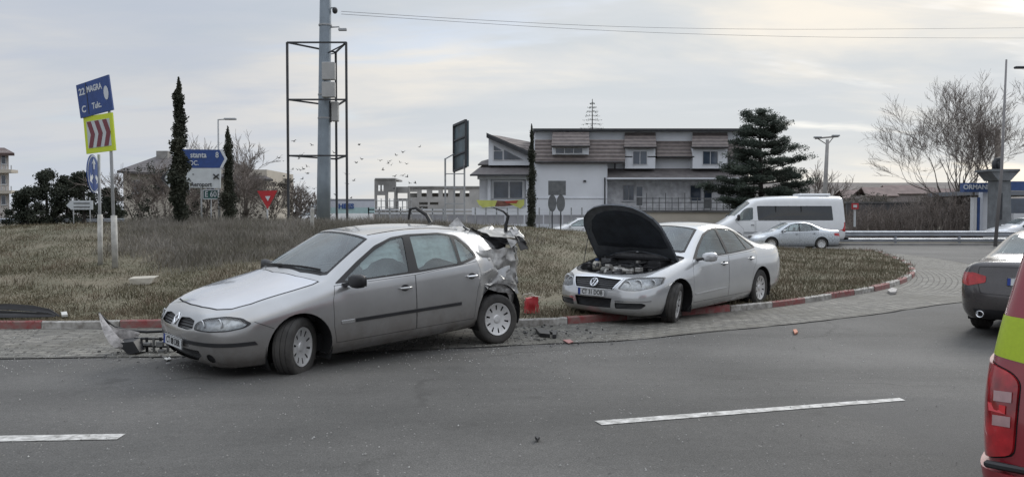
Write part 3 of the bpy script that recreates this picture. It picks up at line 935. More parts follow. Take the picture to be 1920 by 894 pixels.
# base earth sheet to the horizon and the carriageway lying on it
def grid_sheet(name, x0, x1, y0, y1, nx, ny, zf, m, **tg):
    vs = [(x0 + (x1 - x0) * i / nx, y0 + (y1 - y0) * j / ny, 0) for i in range(nx + 1) for j in range(ny + 1)]
    vs = [(x, y, zf(x, y)) for (x, y, z) in vs]
    fs = [(i * (ny + 1) + j, (i + 1) * (ny + 1) + j, (i + 1) * (ny + 1) + j + 1, i * (ny + 1) + j + 1) for i in range(nx) for j in range(ny)]
    q = MB(); q.mesh(vs, fs); o = q.build(name, m, fix=False); tag(o, **tg); return o
EARTH = mat('dry_earth', (.115, .10, .078), .95, col2=(.085, .082, .055), vscale=.25, bump=.05, bscale=3)
grid_sheet('ground', -900, 900, -60, 1500, 30, 30, lambda x, y: -.03, EARTH, kind='structure')
q = MB(); q.quad((-90, -12, 0), (110, -12, 0), (110, 45.5, 0), (-90, 45.5, 0))
tag(q.build('road', ASPHALT, fix=False), kind='structure')

# island outline: kerb line from left, round the right-hand end and back along the far side
KERB = [(-46, 15.5), (-36, 13.2), (-26, 11.9), (-16, 11.3)] + [tuple(gp(px, py).xy) for (px, py) in
        ((0, 617), (160, 616), (320, 614), (600, 613), (850, 611), (1000, 611), (1140, 602), (1300, 590), (1450, 576), (1560, 560), (1640, 546), (1690, 532), (1713, 518), (1712, 505), (1696, 494), (1665, 482), (1625, 472))]
KERB += [(13.6, 36.8), (11.0, 38.6), (7.0, 39.4), (0, 39.8), (-10, 40.3), (-22, 40.2), (-34, 37.5), (-44, 32), (-49, 24)]
def catmull(pts, n, closed=True):
    out = []; m = len(pts)
    for i in range(m if closed else m - 1):
        p0, p1, p2, p3 = [Vector(pts[(i + k) % m] if closed else pts[max(0, min(m - 1, i + k))]) for k in (-1, 0, 1, 2)]
        for j in range(n):
            t = j / n
            d1 = (p2 - p1).length
            m1 = (p2 - p0) * (d1 / max(1e-6, (p1 - p0).length + d1)); m2 = (p3 - p1) * (d1 / max(1e-6, (p3 - p2).length + d1))
            out.append(p1 * (2 * t ** 3 - 3 * t * t + 1) + m1 * (t ** 3 - 2 * t * t + t) + p2 * (3 * t * t - 2 * t ** 3) + m2 * (t ** 3 - t * t))
    return out
KP = catmull(KERB, 8)
KPT = [(p.x, p.y) for p in KP]
def kdist(x, y):
    """distance from the kerb line, positive inside the island"""
    best = 1e9
    for i in range(len(KPT)):
        ax, ay = KPT[i]; bx, by = KPT[(i + 1) % len(KPT)]
        dx, dy = bx - ax, by - ay; l2 = dx * dx + dy * dy + 1e-9
        t = max(0, min(1, ((x - ax) * dx + (y - ay) * dy) / l2))
        d = (x - ax - t * dx) ** 2 + (y - ay - t * dy) ** 2
        if d < best: best = d
    d = math.sqrt(best)
    return d if inside((x, y), KPT) else -d
def mound(x, y, d=None):
    if d is None: d = kdist(x, y)
    k = smooth01((x + 26) / 16) * .36 + .64       # lower towards the far left
    hgt = 1.36 * k
    if x > 0: hgt *= 1 - .16 * smooth01(x / 8)
    h = .09 + hgt * smooth01(max(0, d - .3) / 15.5)
    h += .05 * noise.noise(Vector((x * .35, y * .35, 0))) * smooth01(d / 2) + .02 * noise.noise(Vector((x * 1.3, y * 1.3, 4))) * smooth01(d)
    return h
# regular grid inside the outline, stitched to it by constrained triangulation
pts2 = [Vector(p) for p in KPT]; nb = len(pts2)
edges2 = [(i, (i + 1) % nb) for i in range(nb)]
rnd = random.Random(11)
KD = {}
yy = 10.0
while yy < 41:
    st = .45 + max(0, yy - 12) * .045
    xx = -49.0
    while xx < 18:
        x, y = xx + rnd.uniform(-.1, .1), yy + rnd.uniform(-.1, .1)
        if inside((x, y), KPT):
            d = kdist(x, y)
            if d > .22: pts2.append(Vector((x, y))); KD[len(pts2) - 1] = d
        xx += st if xx > -24 else 1.4
    yy += st
rv, re_, rf, ro, _, _ = geometry.delaunay_2d_cdt(pts2, edges2, [], 1, 1e-6)
vs = []
for i, p in enumerate(rv):
    o = ro[i][0] if ro[i] else None
    d = KD.get(o, 0.0)
    vs.append((p.x, p.y, mound(p.x, p.y, d)))
def soil_mat():
    m = mat('island_soil', (.155, .132, .092), .95, col2=(.10, .094, .058), vscale=.9, bump=.03, bscale=9)
    return m
q = MB(); q.mesh(vs, [tuple(f) for f in rf])
o = q.build('island_ground', soil_mat(), smooth=True, fix=False)
if o.data.polygons[0].normal.z < 0: o.data.flip_normals()
tag(o, kind='structure')

# kerb stones: painted red and white by turns, each its own stone
WHITEK = mat('kerb_white_paint', (.46, .445, .42), .75, col2=(.20, .185, .165), vscale=9, bump=.006, bscale=14)
REDK = mat('kerb_red_paint', (.25, .06, .06), .75, col2=(.22, .145, .13), vscale=9, bump=.006, bscale=14)
seg = []; L = 0
for i in range(len(KP)):
    a, b_ = KP[i], KP[(i + 1) % len(KP)]; seg.append((L, a, b_)); L += (b_ - a).length
def along(s):
    s = s % L
    for (l0, a, b_) in seg:
        ln = (b_ - a).length
        if l0 <= s < l0 + ln: return a + (b_ - a) * ((s - l0) / ln), (b_ - a).normalized()
    return seg[-1][2], (seg[-1][2] - seg[-1][1]).normalized()
# start so that the change from red to white falls where the photograph has it at the left
s0 = min((abs(a.x - gp(72, 617).x) + abs(a.y - gp(72, 617).y), l0) for (l0, a, b_) in seg)[1]
STN = L / (2 * round(L / 2.16))
kr = random.Random(5)
KSTONES = []
nst = round(L / STN)
for k in range(nst):
    sa = s0 + k * STN; sb = sa + STN - .012
    pa, ta = along(sa + STN / 2)
    if pa.y > 36 or pa.x < -12: continue
    if abs(pa.x) / max(pa.y, 1) > .72 : continue
    red = k % 2 == 1
    q = MB(); N = 6; prof = [(-.14, -.05), (-.14, .10), (-.005, .115), (.018, .095), (.022, -.05)]
    vs = []
    wob = kr.uniform(-.012, .012); dz = kr.uniform(-.008, .008)
    for i in range(N + 1):
        p, tg_ = along(sa + (sb - sa) * i / N); nrm = Vector((tg_.y, -tg_.x))
        for (u, z) in prof:
            c = p + nrm * (u + wob); vs.append((c.x, c.y, z + dz + (.006 * noise.noise(Vector((c.x * 4, c.y * 4, z * 9))))))
    m_ = len(prof)
    fs = [(i * m_ + j, i * m_ + j + 1, (i + 1) * m_ + j + 1, (i + 1) * m_ + j) for i in range(N) for j in range(m_ - 1)]
    fs += [tuple(range(m_)), tuple(N * m_ + j for j in range(m_))]
    q.mesh(vs, fs)
    kpx = 960 + pa.x / pa.y * 1500
    if kpx < -30: continue
    o = q.build('kerb_stone', REDK if red else WHITEK)
    KSTONES.append((k, red, kpx, pa.y, o))

ORD = 'first second third fourth fifth sixth seventh eighth ninth tenth eleventh twelfth thirteenth fourteenth fifteenth sixteenth seventeenth eighteenth nineteenth twentieth'.split()
for col in (True, False):
    ks = sorted([s_ for s_ in KSTONES if s_[1] == col], key=lambda s_: s_[0] if s_[0] < nst / 2 else s_[0] - nst)
    for n_, s_ in enumerate(ks):
        tag(s_[4], '%s %s painted kerb stone of the island, counting from the left picture edge' % (ORD[min(n_, 19)], 'red' if col else 'white'), 'kerb stone', 'painted kerb stones round the island')

# strip of small stone setts outside the kerb
OUTER = [(-46, 11.5), (-30, 9.6), (-16, 9.0)] + [tuple(gp(px, py).xy) for (px, py) in
         ((0, 673), (150, 671), (400, 668), (700, 660), (1000, 646), (1150, 640), (1300, 626), (1500, 606), (1650, 588), (1800, 567))] + [(9.9, 15.6), (12.0, 18.6), (13.6, 22), (15.0, 26), (16.0, 30), (16.4, 34)]
OP = catmull(OUTER, 10, closed=False)
i0 = 0
q = MB(); rows = []
inner = []
jl = 0
for p in OP:
    j = min(range(jl, min(len(KP), jl + 26)), key=lambda i: (KP[i] - p).length_squared)
    jl = j
    inner.append(KP[j])
# smooth the feet so the strip does not pinch
sm = [sum((inner[max(0, min(len(inner) - 1, i + k))] for k in range(-3, 4)), Vector((0, 0))) / 7 for i in range(len(inner))]
vs = []; uvs = []; run = 0; NV = 4
for i, (a, b_) in enumerate(zip(OP, sm)):
    if i: run += (OP[i] - OP[i - 1]).length
    w_ = (b_ - a).length
    for k in range(NV + 1):
        c = a + (b_ - a) * (k / NV); vs.append((c.x, c.y, .006 + .0 * k)); uvs.append((run, w_ * k / NV))
fs = [(i * (NV + 1) + k, (i + 1) * (NV + 1) + k, (i + 1) * (NV + 1) + k + 1, i * (NV + 1) + k + 1) for i in range(len(OP) - 1) for k in range(NV)]
q.mesh(vs, fs); o = q.build('sett_strip', paver_mat(), fix=False)
ul = o.data.uv_layers.new(name='run')
for lp in o.data.loops: ul.data[lp.index].uv = uvs[lp.vertex_index]
if o.data.polygons[0].normal.z < 0: o.data.flip_normals()
tag(o, kind='structure')
# ragged joint where the setts meet the asphalt
q = MB()
for i in range(len(OP) * 4 - 8):
    t = i / 4; a = OP[int(t)].lerp(OP[int(t) + 1], t % 1); t2 = (i + 1) / 4; b_ = OP[int(t2)].lerp(OP[int(t2) + 1], t2 % 1)
    d = (b_ - a).normalized(); n_ = Vector((-d.y, d.x))
    def wv(p, s_): return .05 * noise.noise(Vector((p.x * 1.5, p.y * 1.5, 0)))
    def wd(p): return max(.0, .013 + .020 * noise.noise(Vector((p.x * 2.1, p.y * 2.1, 7))))
    A0, A1 = a + n_ * (wv(a, 0) - wd(a)), a + n_ * (wv(a, 0) + wd(a)); B0, B1 = b_ + n_ * (wv(b_, 0) - wd(b_)), b_ + n_ * (wv(b_, 0) + wd(b_))
    q.quad((A0.x, A0.y, .0105), (B0.x, B0.y, .0105), (B1.x, B1.y, .0105), (A1.x, A1.y, .0105))
tag(q.build('road_joint', mat('tar_joint', (.022, .020, .018), .9), fix=False), kind='structure')

# lane dashes
LINE = mat('road_paint', (.58, .57, .55), .7, col2=(.24, .235, .22), vscale=13, bump=.002, bscale=30)
def dash(pxs, name='road_marking'):
    q = MB()
    a, b_, c, d = [gp(px, py).xy for (px, py) in pxs]
    n = 40
    for i in range(n):
        t0, t1 = i / n, (i + 1) / n
        def jt(p): return .004 * noise.noise(Vector((p.x * 7, p.y * 7, 2)))
        P = [a.lerp(b_, t0), a.lerp(b_, t1), d.lerp(c, t1), d.lerp(c, t0)]
        q.quad(*[(p.x + jt(p), p.y + jt(p + Vector((3, 3))), .005) for p in P])
    o = q.build(name, LINE, fix=False)
    if o.data.polygons[0].normal.z < 0: o.data.flip_normals()
    return tag(o, kind='structure')
dash(((-320, 822), (236, 813.5), (219, 824), (-320, 834)))
dash(((1114, 789.5), (1686, 746), (1698, 751), (1128, 797)))
# ---------------- grass
def blade_mesh(name, spots, m, hmin, hmax, w, lean, seed, tris=True):
    r = random.Random(seed); vs = []; fs = []
    for (x, y, z, k) in spots:
        h = r.uniform(hmin, hmax) * k; a = r.uniform(0, PI); dx, dy = math.cos(a) * w * .5, math.sin(a) * w * .5
        lx, ly = r.gauss(0, lean) * h, r.gauss(0, lean) * h
        b0 = len(vs)
        vs += [(x - dx, y - dy, z - .02), (x + dx, y + dy, z - .02), (x + lx * .4 + dx * .7, y + ly * .4 + dy * .7, z + h * .55), (x + lx * .4 - dx * .7, y + ly * .4 - dy * .7, z + h * .55), (x + lx, y + ly, z + h)]
        fs += [(b0, b0 + 1, b0 + 2, b0 + 3), (b0 + 3, b0 + 2, b0 + 4)]
    me = bpy.data.meshes.new(name); me.from_pydata(vs, [], fs); me.update()
    return link(name, me, m)
def grass_mat(name, c1, c2, c3, vs=.7):
    m = bpy.data.materials.new(name); m.use_nodes = True; t = m.node_tree; b = t.nodes['Principled BSDF']
    g = t.nodes.new('ShaderNodeNewGeometry'); r = t.nodes.new('ShaderNodeValToRGB'); e = r.color_ramp.elements
    e.new(.5); e[0].position = 0; e[1].position = .5; e[2].position = 1
    for q_, c in zip(e, (c1, c2, c3)): q_.color = (*c, 1)
    tc = t.nodes.new('ShaderNodeTexCoord'); n = t.nodes.new('ShaderNodeTexNoise'); n.inputs['Scale'].default_value = vs; n.inputs['Detail'].default_value = 5
    t.links.new(tc.outputs['Object'], n.inputs['Vector'])
    ad = t.nodes.new('ShaderNodeMath'); ad.operation = 'MULTIPLY_ADD'; ad.inputs[1].default_value = .40
    mr = t.nodes.new('ShaderNodeMapRange'); mr.inputs[1].default_value = .36; mr.inputs[2].default_value = .64; mr.inputs[4].default_value = .62
    t.links.new(n.outputs['Fac'], mr.inputs[0]); t.links.new(g.outputs['Random Per Island'], ad.inputs[0]); t.links.new(mr.outputs[0], ad.inputs[2])
    t.links.new(ad.outputs[0], r.inputs[0]); t.links.new(r.outputs[0], b.inputs['Base Color'])
    b.inputs['Roughness'].default_value = .8; b.inputs['Specular IOR Level'].default_value = .2
    return m
from mathutils.kdtree import KDTree
gr = random.Random(21)
# cached mound lookup
_bvh_t = BVHTree.FromPolygons([tuple(v) for v in [(p[0], p[1], p[2]) for p in [tuple(v.co) for v in bpy.data.objects['island_ground'].data.vertices]]], [tuple(p.vertices) for p in bpy.data.objects['island_ground'].data.polygons])
def gz(x, y):
    h = _bvh_t.ray_cast(Vector((x, y, 20)), Vector((0, 0, -1)))[0]
    return h.z if h is not None else None
short = []; tries = 0
while len(short) < 230000 and tries < 900000:
    tries += 1
    Y = 10.3 + 29 * gr.random() ** 1.9; X = gr.uniform(-.72, .72) * Y
    z = gz(X, Y)
    if z is None: continue
    dn = noise.noise(Vector((X * .8, Y * .8, 1))); 
    if gr.random() > .62 + dn * .8: continue
    short.append((X, Y, z, (1 + .5 * dn) * (1 + max(0, Y - 12) * .03)))
GR_DRY = grass_mat('short_grass_blades', (.078, .080, .040), (.128, .112, .072), (.19, .155, .108))
tag(blade_mesh('grass', short, GR_DRY, .016, .046, .010, .7, 3), kind='stuff')
tall = []; tries = 0
def tall_zone(X, Y):
    px = 960 + X / Y * 1500
    px += 90 * noise.noise(Vector((X * .6, Y * .6, 3)))
    a = smooth01((px - 170) / 130) * smooth01((1010 - px) / 260)
    a *= smooth01((Y - 17.2 + 1.4 * noise.noise(Vector((X * .5, 3, 0)))) / 1.5) * smooth01((27 - Y) / 3)
    return a
while len(tall) < 42000 and tries < 500000:
    tries += 1
    Y = gr.uniform(14, 27); X = gr.uniform(-.6, .1) * Y
    z = gz(X, Y)
    if z is None or gr.random() > tall_zone(X, Y) * (.75 + .6 * noise.noise(Vector((X, Y, 0)))): continue
    tall.append((X, Y, z, 1 + .3 * noise.noise(Vector((X * .7, Y * .7, 5)))))
GR_TALL = grass_mat('tall_grass_blades', (.125, .115, .092), (.19, .175, .15), (.27, .25, .225))
tag(blade_mesh('tall_grass', tall, GR_TALL, .08, .27, .011, .38, 5), kind='stuff')
# tufts of coarser weeds, darker, with reddish-brown clumps to the right
weed = []; tries = 0
while len(weed) < 30000 and tries < 600000:
    tries += 1
    Y = 11.0 + 26 * gr.random() ** 1.3; X = gr.uniform(-.7, .62) * Y
    z = gz(X, Y)
    if z is None: continue
    px = 960 + X / Y * 1500
    n_ = noise.noise(Vector((X * 1.1, Y * 1.1, 9)))
    k = .22 + (.55 if px > 1380 else 0) 
    if n_ < .32 - k: continue
    weed.append((X, Y, z, .6 + 1.1 * max(0, n_) + (.35 if px > 1400 and Y > 16 else 0)))
GR_WEED = grass_mat('weed_stalks', (.075, .075, .045), (.13, .11, .075), (.20, .155, .115), 1.4)
tag(blade_mesh('weeds', weed, GR_WEED, .05, .16, .013, .5, 7), kind='stuff')
LAG_LOC = (-1.765, 9.824, .02); LAG_ROT = (R(-2), R(2.8), R(222.67))
def full(half):
    """half outline in top view (y >= 0, front centre to rear centre) mirrored to a closed outline"""
    return half + [(x, -y) for (x, y) in reversed(half) if y > 1e-6]
def fullf(half):
    return half + [(-y, z) for (y, z) in reversed(half) if y > 1e-6]
def badge_frame(B, y, z, d=(-1, 0, 0)):
    h, n = B.hit((4 * -d[0], y, z), d)
    u = Vector((0, 0, 1)); u = (u - n * u.dot(n)).normalized(); x = u.cross(n)
    return Matrix.Translation(h) @ Matrix((x, u, n)).transposed().to_4x4()
def shade_grille(name, freq, c0=(.006, .006, .007), c1=(.055, .056, .06)):
    m = bpy.data.materials.new(name); m.use_nodes = True; t = m.node_tree; b = t.nodes['Principled BSDF']
    tc = t.nodes.new('ShaderNodeTexCoord'); w = t.nodes.new('ShaderNodeTexWave'); w.wave_type = 'BANDS'; w.bands_direction = 'Z'
    w.inputs['Scale'].default_value = freq; w.inputs['Distortion'].default_value = .15
    r = t.nodes.new('ShaderNodeValToRGB'); r.color_ramp.elements[0].color = (*c0, 1); r.color_ramp.elements[1].color = (*c1, 1)
    r.color_ramp.elements[0].position = .55; r.color_ramp.elements[1].position = .7
    bp = t.nodes.new('ShaderNodeBump'); bp.inputs['Distance'].default_value = .012
    t.links.new(tc.outputs['Object'], w.inputs[0]); t.links.new(w.outputs[1], r.inputs[0]); t.links.new(r.outputs[0], b.inputs[0])
    t.links.new(w.outputs[1], bp.inputs['Height']); t.links.new(bp.outputs[0], b.inputs['Normal'])
    b.inputs['Roughness'].default_value = .35
    MATS[name] = m; return m
GRILLE = shade_grille('grille_slats', 11.0)
GRILLE_F = shade_grille('grille_mesh', 16.0)

def smooth01(x):
    x = max(0.0, min(1.0, x)); return x * x * (3 - 2 * x)

BRIGHT = mat('bright_reflector', (.86, .88, .9), .2, metal=.3, coat=.5)
def headlamp(B, root, fid, name, bulbs, lens=None, refl=None, depth=.06):
    """lens over a bright reflector bowl, set in a dark frame"""
    h = B.part(fid, name, refl or mat('lamp_housing', (.46, .47, .48), .25, metal=.5, var=.35, vscale=16), root, offset=-depth * .35)
    B.part(fid, 'lamp_glass', lens or LENS, h, offset=.004)
    for (y, z, r, mm) in bulbs:
        hp, n = B.hit((4, y, z), (-1, 0, 0))
        if hp is None: continue
        M = Matrix.Translation(hp - Vector((.022 + .07 * abs(y) ** 3, 0, 0))) @ Matrix.Rotation(-PI / 2, 4, 'Z')
        q = MB()
        q.lathe([(r * 1.12, .008), (r * 1.0, .016), (r * .9, .004), (r * .5, -.010), (.0005, -.014)], 20, M)
        q.build('reflector_bowl', mm, h, smooth=True)
    return h

# ------------------------------------------------------------------ crashed silver saloon (front)
def crashed_saloon():
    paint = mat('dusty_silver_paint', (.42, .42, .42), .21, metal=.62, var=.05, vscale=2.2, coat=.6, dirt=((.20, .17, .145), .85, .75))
    root = empty('crashed_saloon')
    tag(root, 'dusty silver car with a crushed rear end and a black door mirror', 'car')
    B = Body(LAG, LAG_CR)
    wb = 1.372
    axles = [(wb, .33, .365), (-wb, .33, .36)]
    # rear end stove in: pushed forward and folded
    def crush(co):
        w = smooth01((-1.02 - co.x) / .32) * smooth01((co.z - .25) / .3)
        x, y, z = co
        if x < -1.55: x = -1.55 + (x + 1.55) * (.50 if y > -.2 else .75)
        p = Vector((co.x * 2.9, co.y * 2.2, co.z * 3.4))
        f1 = 1 - 3.0 * abs(noise.noise(p + Vector((.3, 0, .6)))); f2 = 1 - 2.6 * abs(noise.noise(p * 2.2 + Vector((5, 2, 8))))
        f3 = noise.noise(p * .8 + Vector((1, 7, 3)))
        sg = 1 if y > 0 else -1
        low = smooth01((1.20 - co.z) / .25)
        x += w * (f1 * .03 + f2 * .010) * low
        y -= sg * w * (.055 + (f1 * .04 + f2 * .014) * (.25 + .75 * low)) * (1 if co.y > 0 else .5)
        z += w * (f3 * .07 + f2 * .02)
        return Vector((x, y, z))
    B.deform = crush
    body = lambda c, n: True
    # openings and panels
    arches(B, root, axles, .36)
    B.both('side', rounded([(.93, .945), (.60, 1.145), (.31, 1.30), (.06, 1.375), (-.18, 1.395), (-.64, 1.385), (-.90, 1.335), (-1.02, 1.21), (-1.10, 1.085), (-1.04, 1.045), (-.80, 1.0), (-.15, .967)], .03), 'surround', lambda c, n: c.y > .5 and n.y > .3)
    B.both('side', rounded([(.81, .965), (.60, 1.10), (.33, 1.25), (.08, 1.345), (-.10, 1.372), (-.02, .985)], .03), 'fwin', side_ok)
    B.both('side', rounded([(-.20, 1.378), (-.62, 1.368), (-.80, 1.34), (-.745, 1.018), (-.155, .99)], .03), 'rwin', side_ok)
    B.both('side', rounded([(-.85, 1.325), (-.94, 1.24), (-1.045, 1.10), (-1.03, 1.075), (-.80, 1.028)], .02), 'qwin', side_ok)
    B.cut('top', full([(1.135, 0), (1.10, .40), (1.0, .655), (.95, .705), (.34, .57), (.385, .3), (.40, 0)]), 'screen_edge', lambda c, n: n.z > .2 and c.z > 1.0)
    B.cut('top', full([(1.10, 0), (1.065, .38), (.955, .635), (.915, .67), (.375, .545), (.42, .3), (.435, 0)]), 'screen', lambda c, n: n.z > .2 and c.z > 1.0)
    B.panel('top', full([(2.155, 0), (2.14, .26), (2.085, .50), (1.99, .645), (1.82, .72), (1.4, .755), (1.15, .765), (1.06, .745), (1.16, .42), (1.215, 0)]), 'bonnet', .015, 'bonnet_gap', lambda c, n: n.z > .1 and c.z > .7, sides=False, only=['body'])
    B.panel('side', [(.955, .32), (.985, .5), (.985, .78), (.94, .93), (-.09, .95), (-.09, .32)], 'fdoor', .005, 'gap_fdoor', side_ok, only=['body'])
    B.panel('side', [(-.093, .32), (-.093, .95), (-1.06, 1.02), (-1.10, .86), (-1.02, .68), (-.985, .5), (-.965, .32)], 'rdoor', .005, 'gap_rdoor', side_ok, only=['body'])
    nose_c = lambda c, n: c.x > 1.85
    B.both('front', rounded([(.085, .585), (.08, .680), (.25, .692), (.385, .675), (.415, .60), (.30, .582)], .02), 'grille', nose_c)
    B.panel('front', rounded([(.437, .597), (.43, .655), (.52, .706), (.69, .730), (.79, .712), (.85, .66), (.842, .618), (.78, .592), (.63, .582)], .03), 'lamp', .011, 'lampframe', lambda c, n: c.x > 1.5)
    B.cut('front', fullf([(0, .262), (.38, .268), (.49, .335), (.47, .385), (0, .385)]), 'intake', nose_c)
    B.both('front', circle(.60, .315, .045, 14), 'fog', lambda c, n: c.x > 1.7)
    B.both('side', [(1.83, .440), (2.5, .440), (2.5, .478), (1.86, .478)], 'strip', lambda c, n: c.y > .26)
    B.both('side', [(1.66, .575), (1.85, .665), (1.85, .671), (1.66, .581)], 'gapline', side_ok, only=['body'])
    # the boot opening, sprung open
    B.cut('top', full([(-1.36, 0), (-1.36, .50), (-1.85, .56), (-2.20, .60), (-2.22, 0)]), 'hatch', lambda c, n: n.z > .25 and c.z > .9)
    B.delete('hatch')
    B.part('body', 'body', paint, root)
    B.part('body', 'inner_shell', TRIM, root, offset=-.022, flip=True)
    for g in ('gap_fdoor_l', 'gap_fdoor_r', 'gap_rdoor_l', 'gap_rdoor_r', 'gapline_l', 'gapline_r', 'bonnet_gap'):
        B.part(g, 'panel_gap', DARKHOLE, root, offset=-.004)
    B.part('bonnet', 'bonnet', mat('sky_lightened_silver', (.54, .55, .58), .20, metal=.45, var=.04, vscale=2.2, coat=.7), root, offset=.005, solid=.012)  # sky reflection put into the colour: lighter and bluer than the body silver
    for sf in ('_l', '_r'):
        d = B.part('fdoor' + sf, 'front_door', paint, root)
        sg = 1 if sf == '_l' else -1
        handle(B, d, .06, .815, paint, sg)
        d = B.part('rdoor' + sf, 'rear_door', paint, root)
        handle(B, d, -.93, .85, CHROME if sg > 0 else paint, sg)
        B.part('surround' + sf, 'window_surround', SEAL, root, offset=.001)
        for w_ in ('fwin', 'rwin', 'qwin'):
            B.part(w_ + sf, 'side_window', CAR_GLASS, root, offset=-.006)
        headlamp(B, root, 'lamp' + sf, 'headlamp', [(sg * .51, .642, .046, BRIGHT), (sg * .66, .655, .050, BRIGHT)])
        B.part('grille' + sf, 'grille', GRILLE, root, offset=-.02)
        B.part('fog' + sf, 'fog_lamp', REFL if sg < 0 else DARKHOLE, root, offset=-.01)
    for sf in ('_l', '_r'):
        B.part('lampframe' + sf, 'lamp_frame', BLACK, root, offset=.002)
        B.part('strip' + sf, 'bumper_strip', BLACK, root, offset=.007, solid=.014)
    B.part('screen_edge', 'screen_surround', SEAL, root, offset=.001)
    B.part('screen', 'windscreen', SCREEN_GLASS, root, offset=-.002)
    B.part('intake', 'lower_grille', GRILLE_F, root, offset=-.03)
    liners(root, axles, .875)
    # curtain airbags hanging inside the side windows
    ab = mat('airbag_cloth', (.74, .82, .80), .9, var=.10, vscale=14, bump=.012, bscale=16)
    for sg in (1,):
        for (x0, x1, z0) in ((.52, -.08, 1.04), (-.18, -1.02, 1.04)):
            vs = []; fs = []; nx, nz = 14, 10
            for i in range(nx + 1):
                for k in range(nz + 1):
                    x = x0 + (x1 - x0) * i / nx; t = k / nz
                    zt = 1.36 - max(0, (x - .20)) * 0.50 - max(0, -.70 - x) * .5
                    zb = z0 + .05 * math.sin(x * 9) + (.06 if x0 > 0 else 0)
                    z = zt + (min(zb, zt - .05) - zt) * t
                    y = sg * ((.60 - (z - .95) * -.0) + (1.36 - z) * .50 - .05 + .018 * math.sin(z * 95 + x * 3) + .02 * math.sin(x * 14))
                    vs.append((x, y, z))
            for i in range(nx):
                for k in range(nz):
                    a = i * (nz + 1) + k; fs.append((a, a + 1, a + nz + 2, a + nz + 1))
            q = MB(); q.mesh(vs, fs); q.build('curtain_airbag', ab, root, smooth=True)
    cabin(root, .22, -.62, .30, wheel_side=1)
    # emblem, plate, mirrors, mouldings, wipers
    M = badge_frame(B, 0, .655)
    q = MB()
    for s_ in ((0, .075), (.052, 0), (0, -.075), (-.052, 0)): pass
    P4 = [(0, .062), (.045, 0), (0, -.062), (-.045, 0)]
    for i in range(4):
        a, b = P4[i], P4[(i + 1) % 4]
        q.bar(M @ Vector((*a, .004)), M @ Vector((*b, .004)), .015, .010, up=(1, 0, 0))
    q.build('diamond_emblem', CHROME, root)
    h, n = B.hit((4, 0, .43), (-1, 0, 0))
    plate(root, (h.x + .012, 0, .425), (1, 0, .05), text='CT 08 DBR')
    mirror(root, (.80, .865, .925), 1, BLACK, BLACK)
    mirror(root, (.80, -.865, .925), -1, BLACK, BLACK)
    for sg in (1, -1):
        o = strip_on(B, [(x, 0, .535) for x in [.72 - .07 * i for i in range(22)]], .042, 'door_moulding', BLACK, root, (0, -sg, 0))
        o = strip_on(B, [(x, 0, .535) for x in (.90, .84, .78, .74)], .040, 'badge_moulding', CHROME, root, (0, -sg, 0), t=.006)
    for (p0, p1) in (((1.12, -.08), (.96, .60)), ((1.04, -.58), (1.10, -.02))):
        pts = []
        for i in range(9):
            t = i / 8
            h, n = B.hit((p0[0] + (p1[0] - p0[0]) * t + (.03 * math.sin(t * PI)), p0[1] + (p1[1] - p0[1]) * t, 3), (0, 0, -1))
            pts.append(h + n * (.022 - .006 * t))
        q = MB()
        for a_, b_ in zip(pts, pts[1:]): q.bar(a_, b_, .016, .022)
        q.build('wiper', BLACK, root)
    # roof seams
    for y in (.50, -.50):
        q = MB(); pts = []
        for i in range(12):
            h, n = B.hit((.30 - i * .12, y, 3), (0, 0, -1)); pts.append(h + Vector((0, 0, .0015)))
        for a, b in zip(pts, pts[1:]): q.bar(a, b, .012, .004)
        q.build('roof_seam', SEAL, root)
    rear = lambda p: crush(Vector(p))
    wheel(root, (wb + .01, .77, .331), 1, steer=R(34), rad=.312, wid=.205)
    wheel(root, (wb, -.77, .331), -1, steer=R(30), rad=.312, wid=.205)
    wheel(root, (-wb + .02, .80, .252), 1, steer=R(-4), camber=R(-5), rad=.312, wid=.205)
    wheel(root, (-wb, -.77, .252), -1, rad=.312, wid=.205)
    q = MB(); q.box((0, 0, .30), (3.4, 1.30, .18)); q.build('underbody', DARKHOLE, root)
    # the wrecked tail: bent lid, buckled panels, torn seals, boot cavity
    torn = mat('torn_metal', (.36, .355, .35), .42, metal=.35, var=.4, vscale=12, bump=.01, bscale=18)
    def sheet(p00, p10, p11, p01, nu, nv, amp, m, name, freq=6.0, seed=0.0, thick=.006):
        P = [Vector(p) for p in (p00, p10, p11, p01)]
        nrm = (P[1] - P[0]).cross(P[3] - P[0]).normalized()
        vs = []; fs = []
        for i in range(nu + 1):
            for k in range(nv + 1):
                u, v = i / nu, k / nv
                p = (P[0] * (1 - u) + P[1] * u) * (1 - v) + (P[3] * (1 - u) + P[2] * u) * v
                a = Vector((u * freq, v * freq, seed))
                f = (1 - 2.6 * abs(noise.noise(a))) * amp + noise.noise(a * 2.7) * amp * .5
                e = Vector((noise.noise(a + Vector((9, 0, 0))), noise.noise(a + Vector((0, 9, 0))), 0)) * amp * .6
                vs.append(p + nrm * f + e)
        for i in range(nu):
            for k in range(nv):
                a = i * (nv + 1) + k; fs.append((a, a + 1, a + nv + 2, a + nv + 1))
        b = bmesh.new()
        bv = [b.verts.new(v) for v in vs]
        for f in fs: b.faces.new([bv[i] for i in f])
        thicken(b, thick)
        me = bpy.data.meshes.new(name); b.to_mesh(me); b.free()
        o = link(name, me, m, root, True); me.set_sharp_from_angle(angle=R(32)); return o
    root.location = LAG_LOC; root.rotation_euler = LAG_ROT
    bpy.context.view_layer.update()
    Mi = root.matrix_world.inverted()
    W = lambda px, py, Y: tuple(Mi @ at(px, py, Y))
    pale = mat('bent_panel_paint', (.31, .305, .295), .34, metal=.35, var=.45, vscale=9, coat=.4)
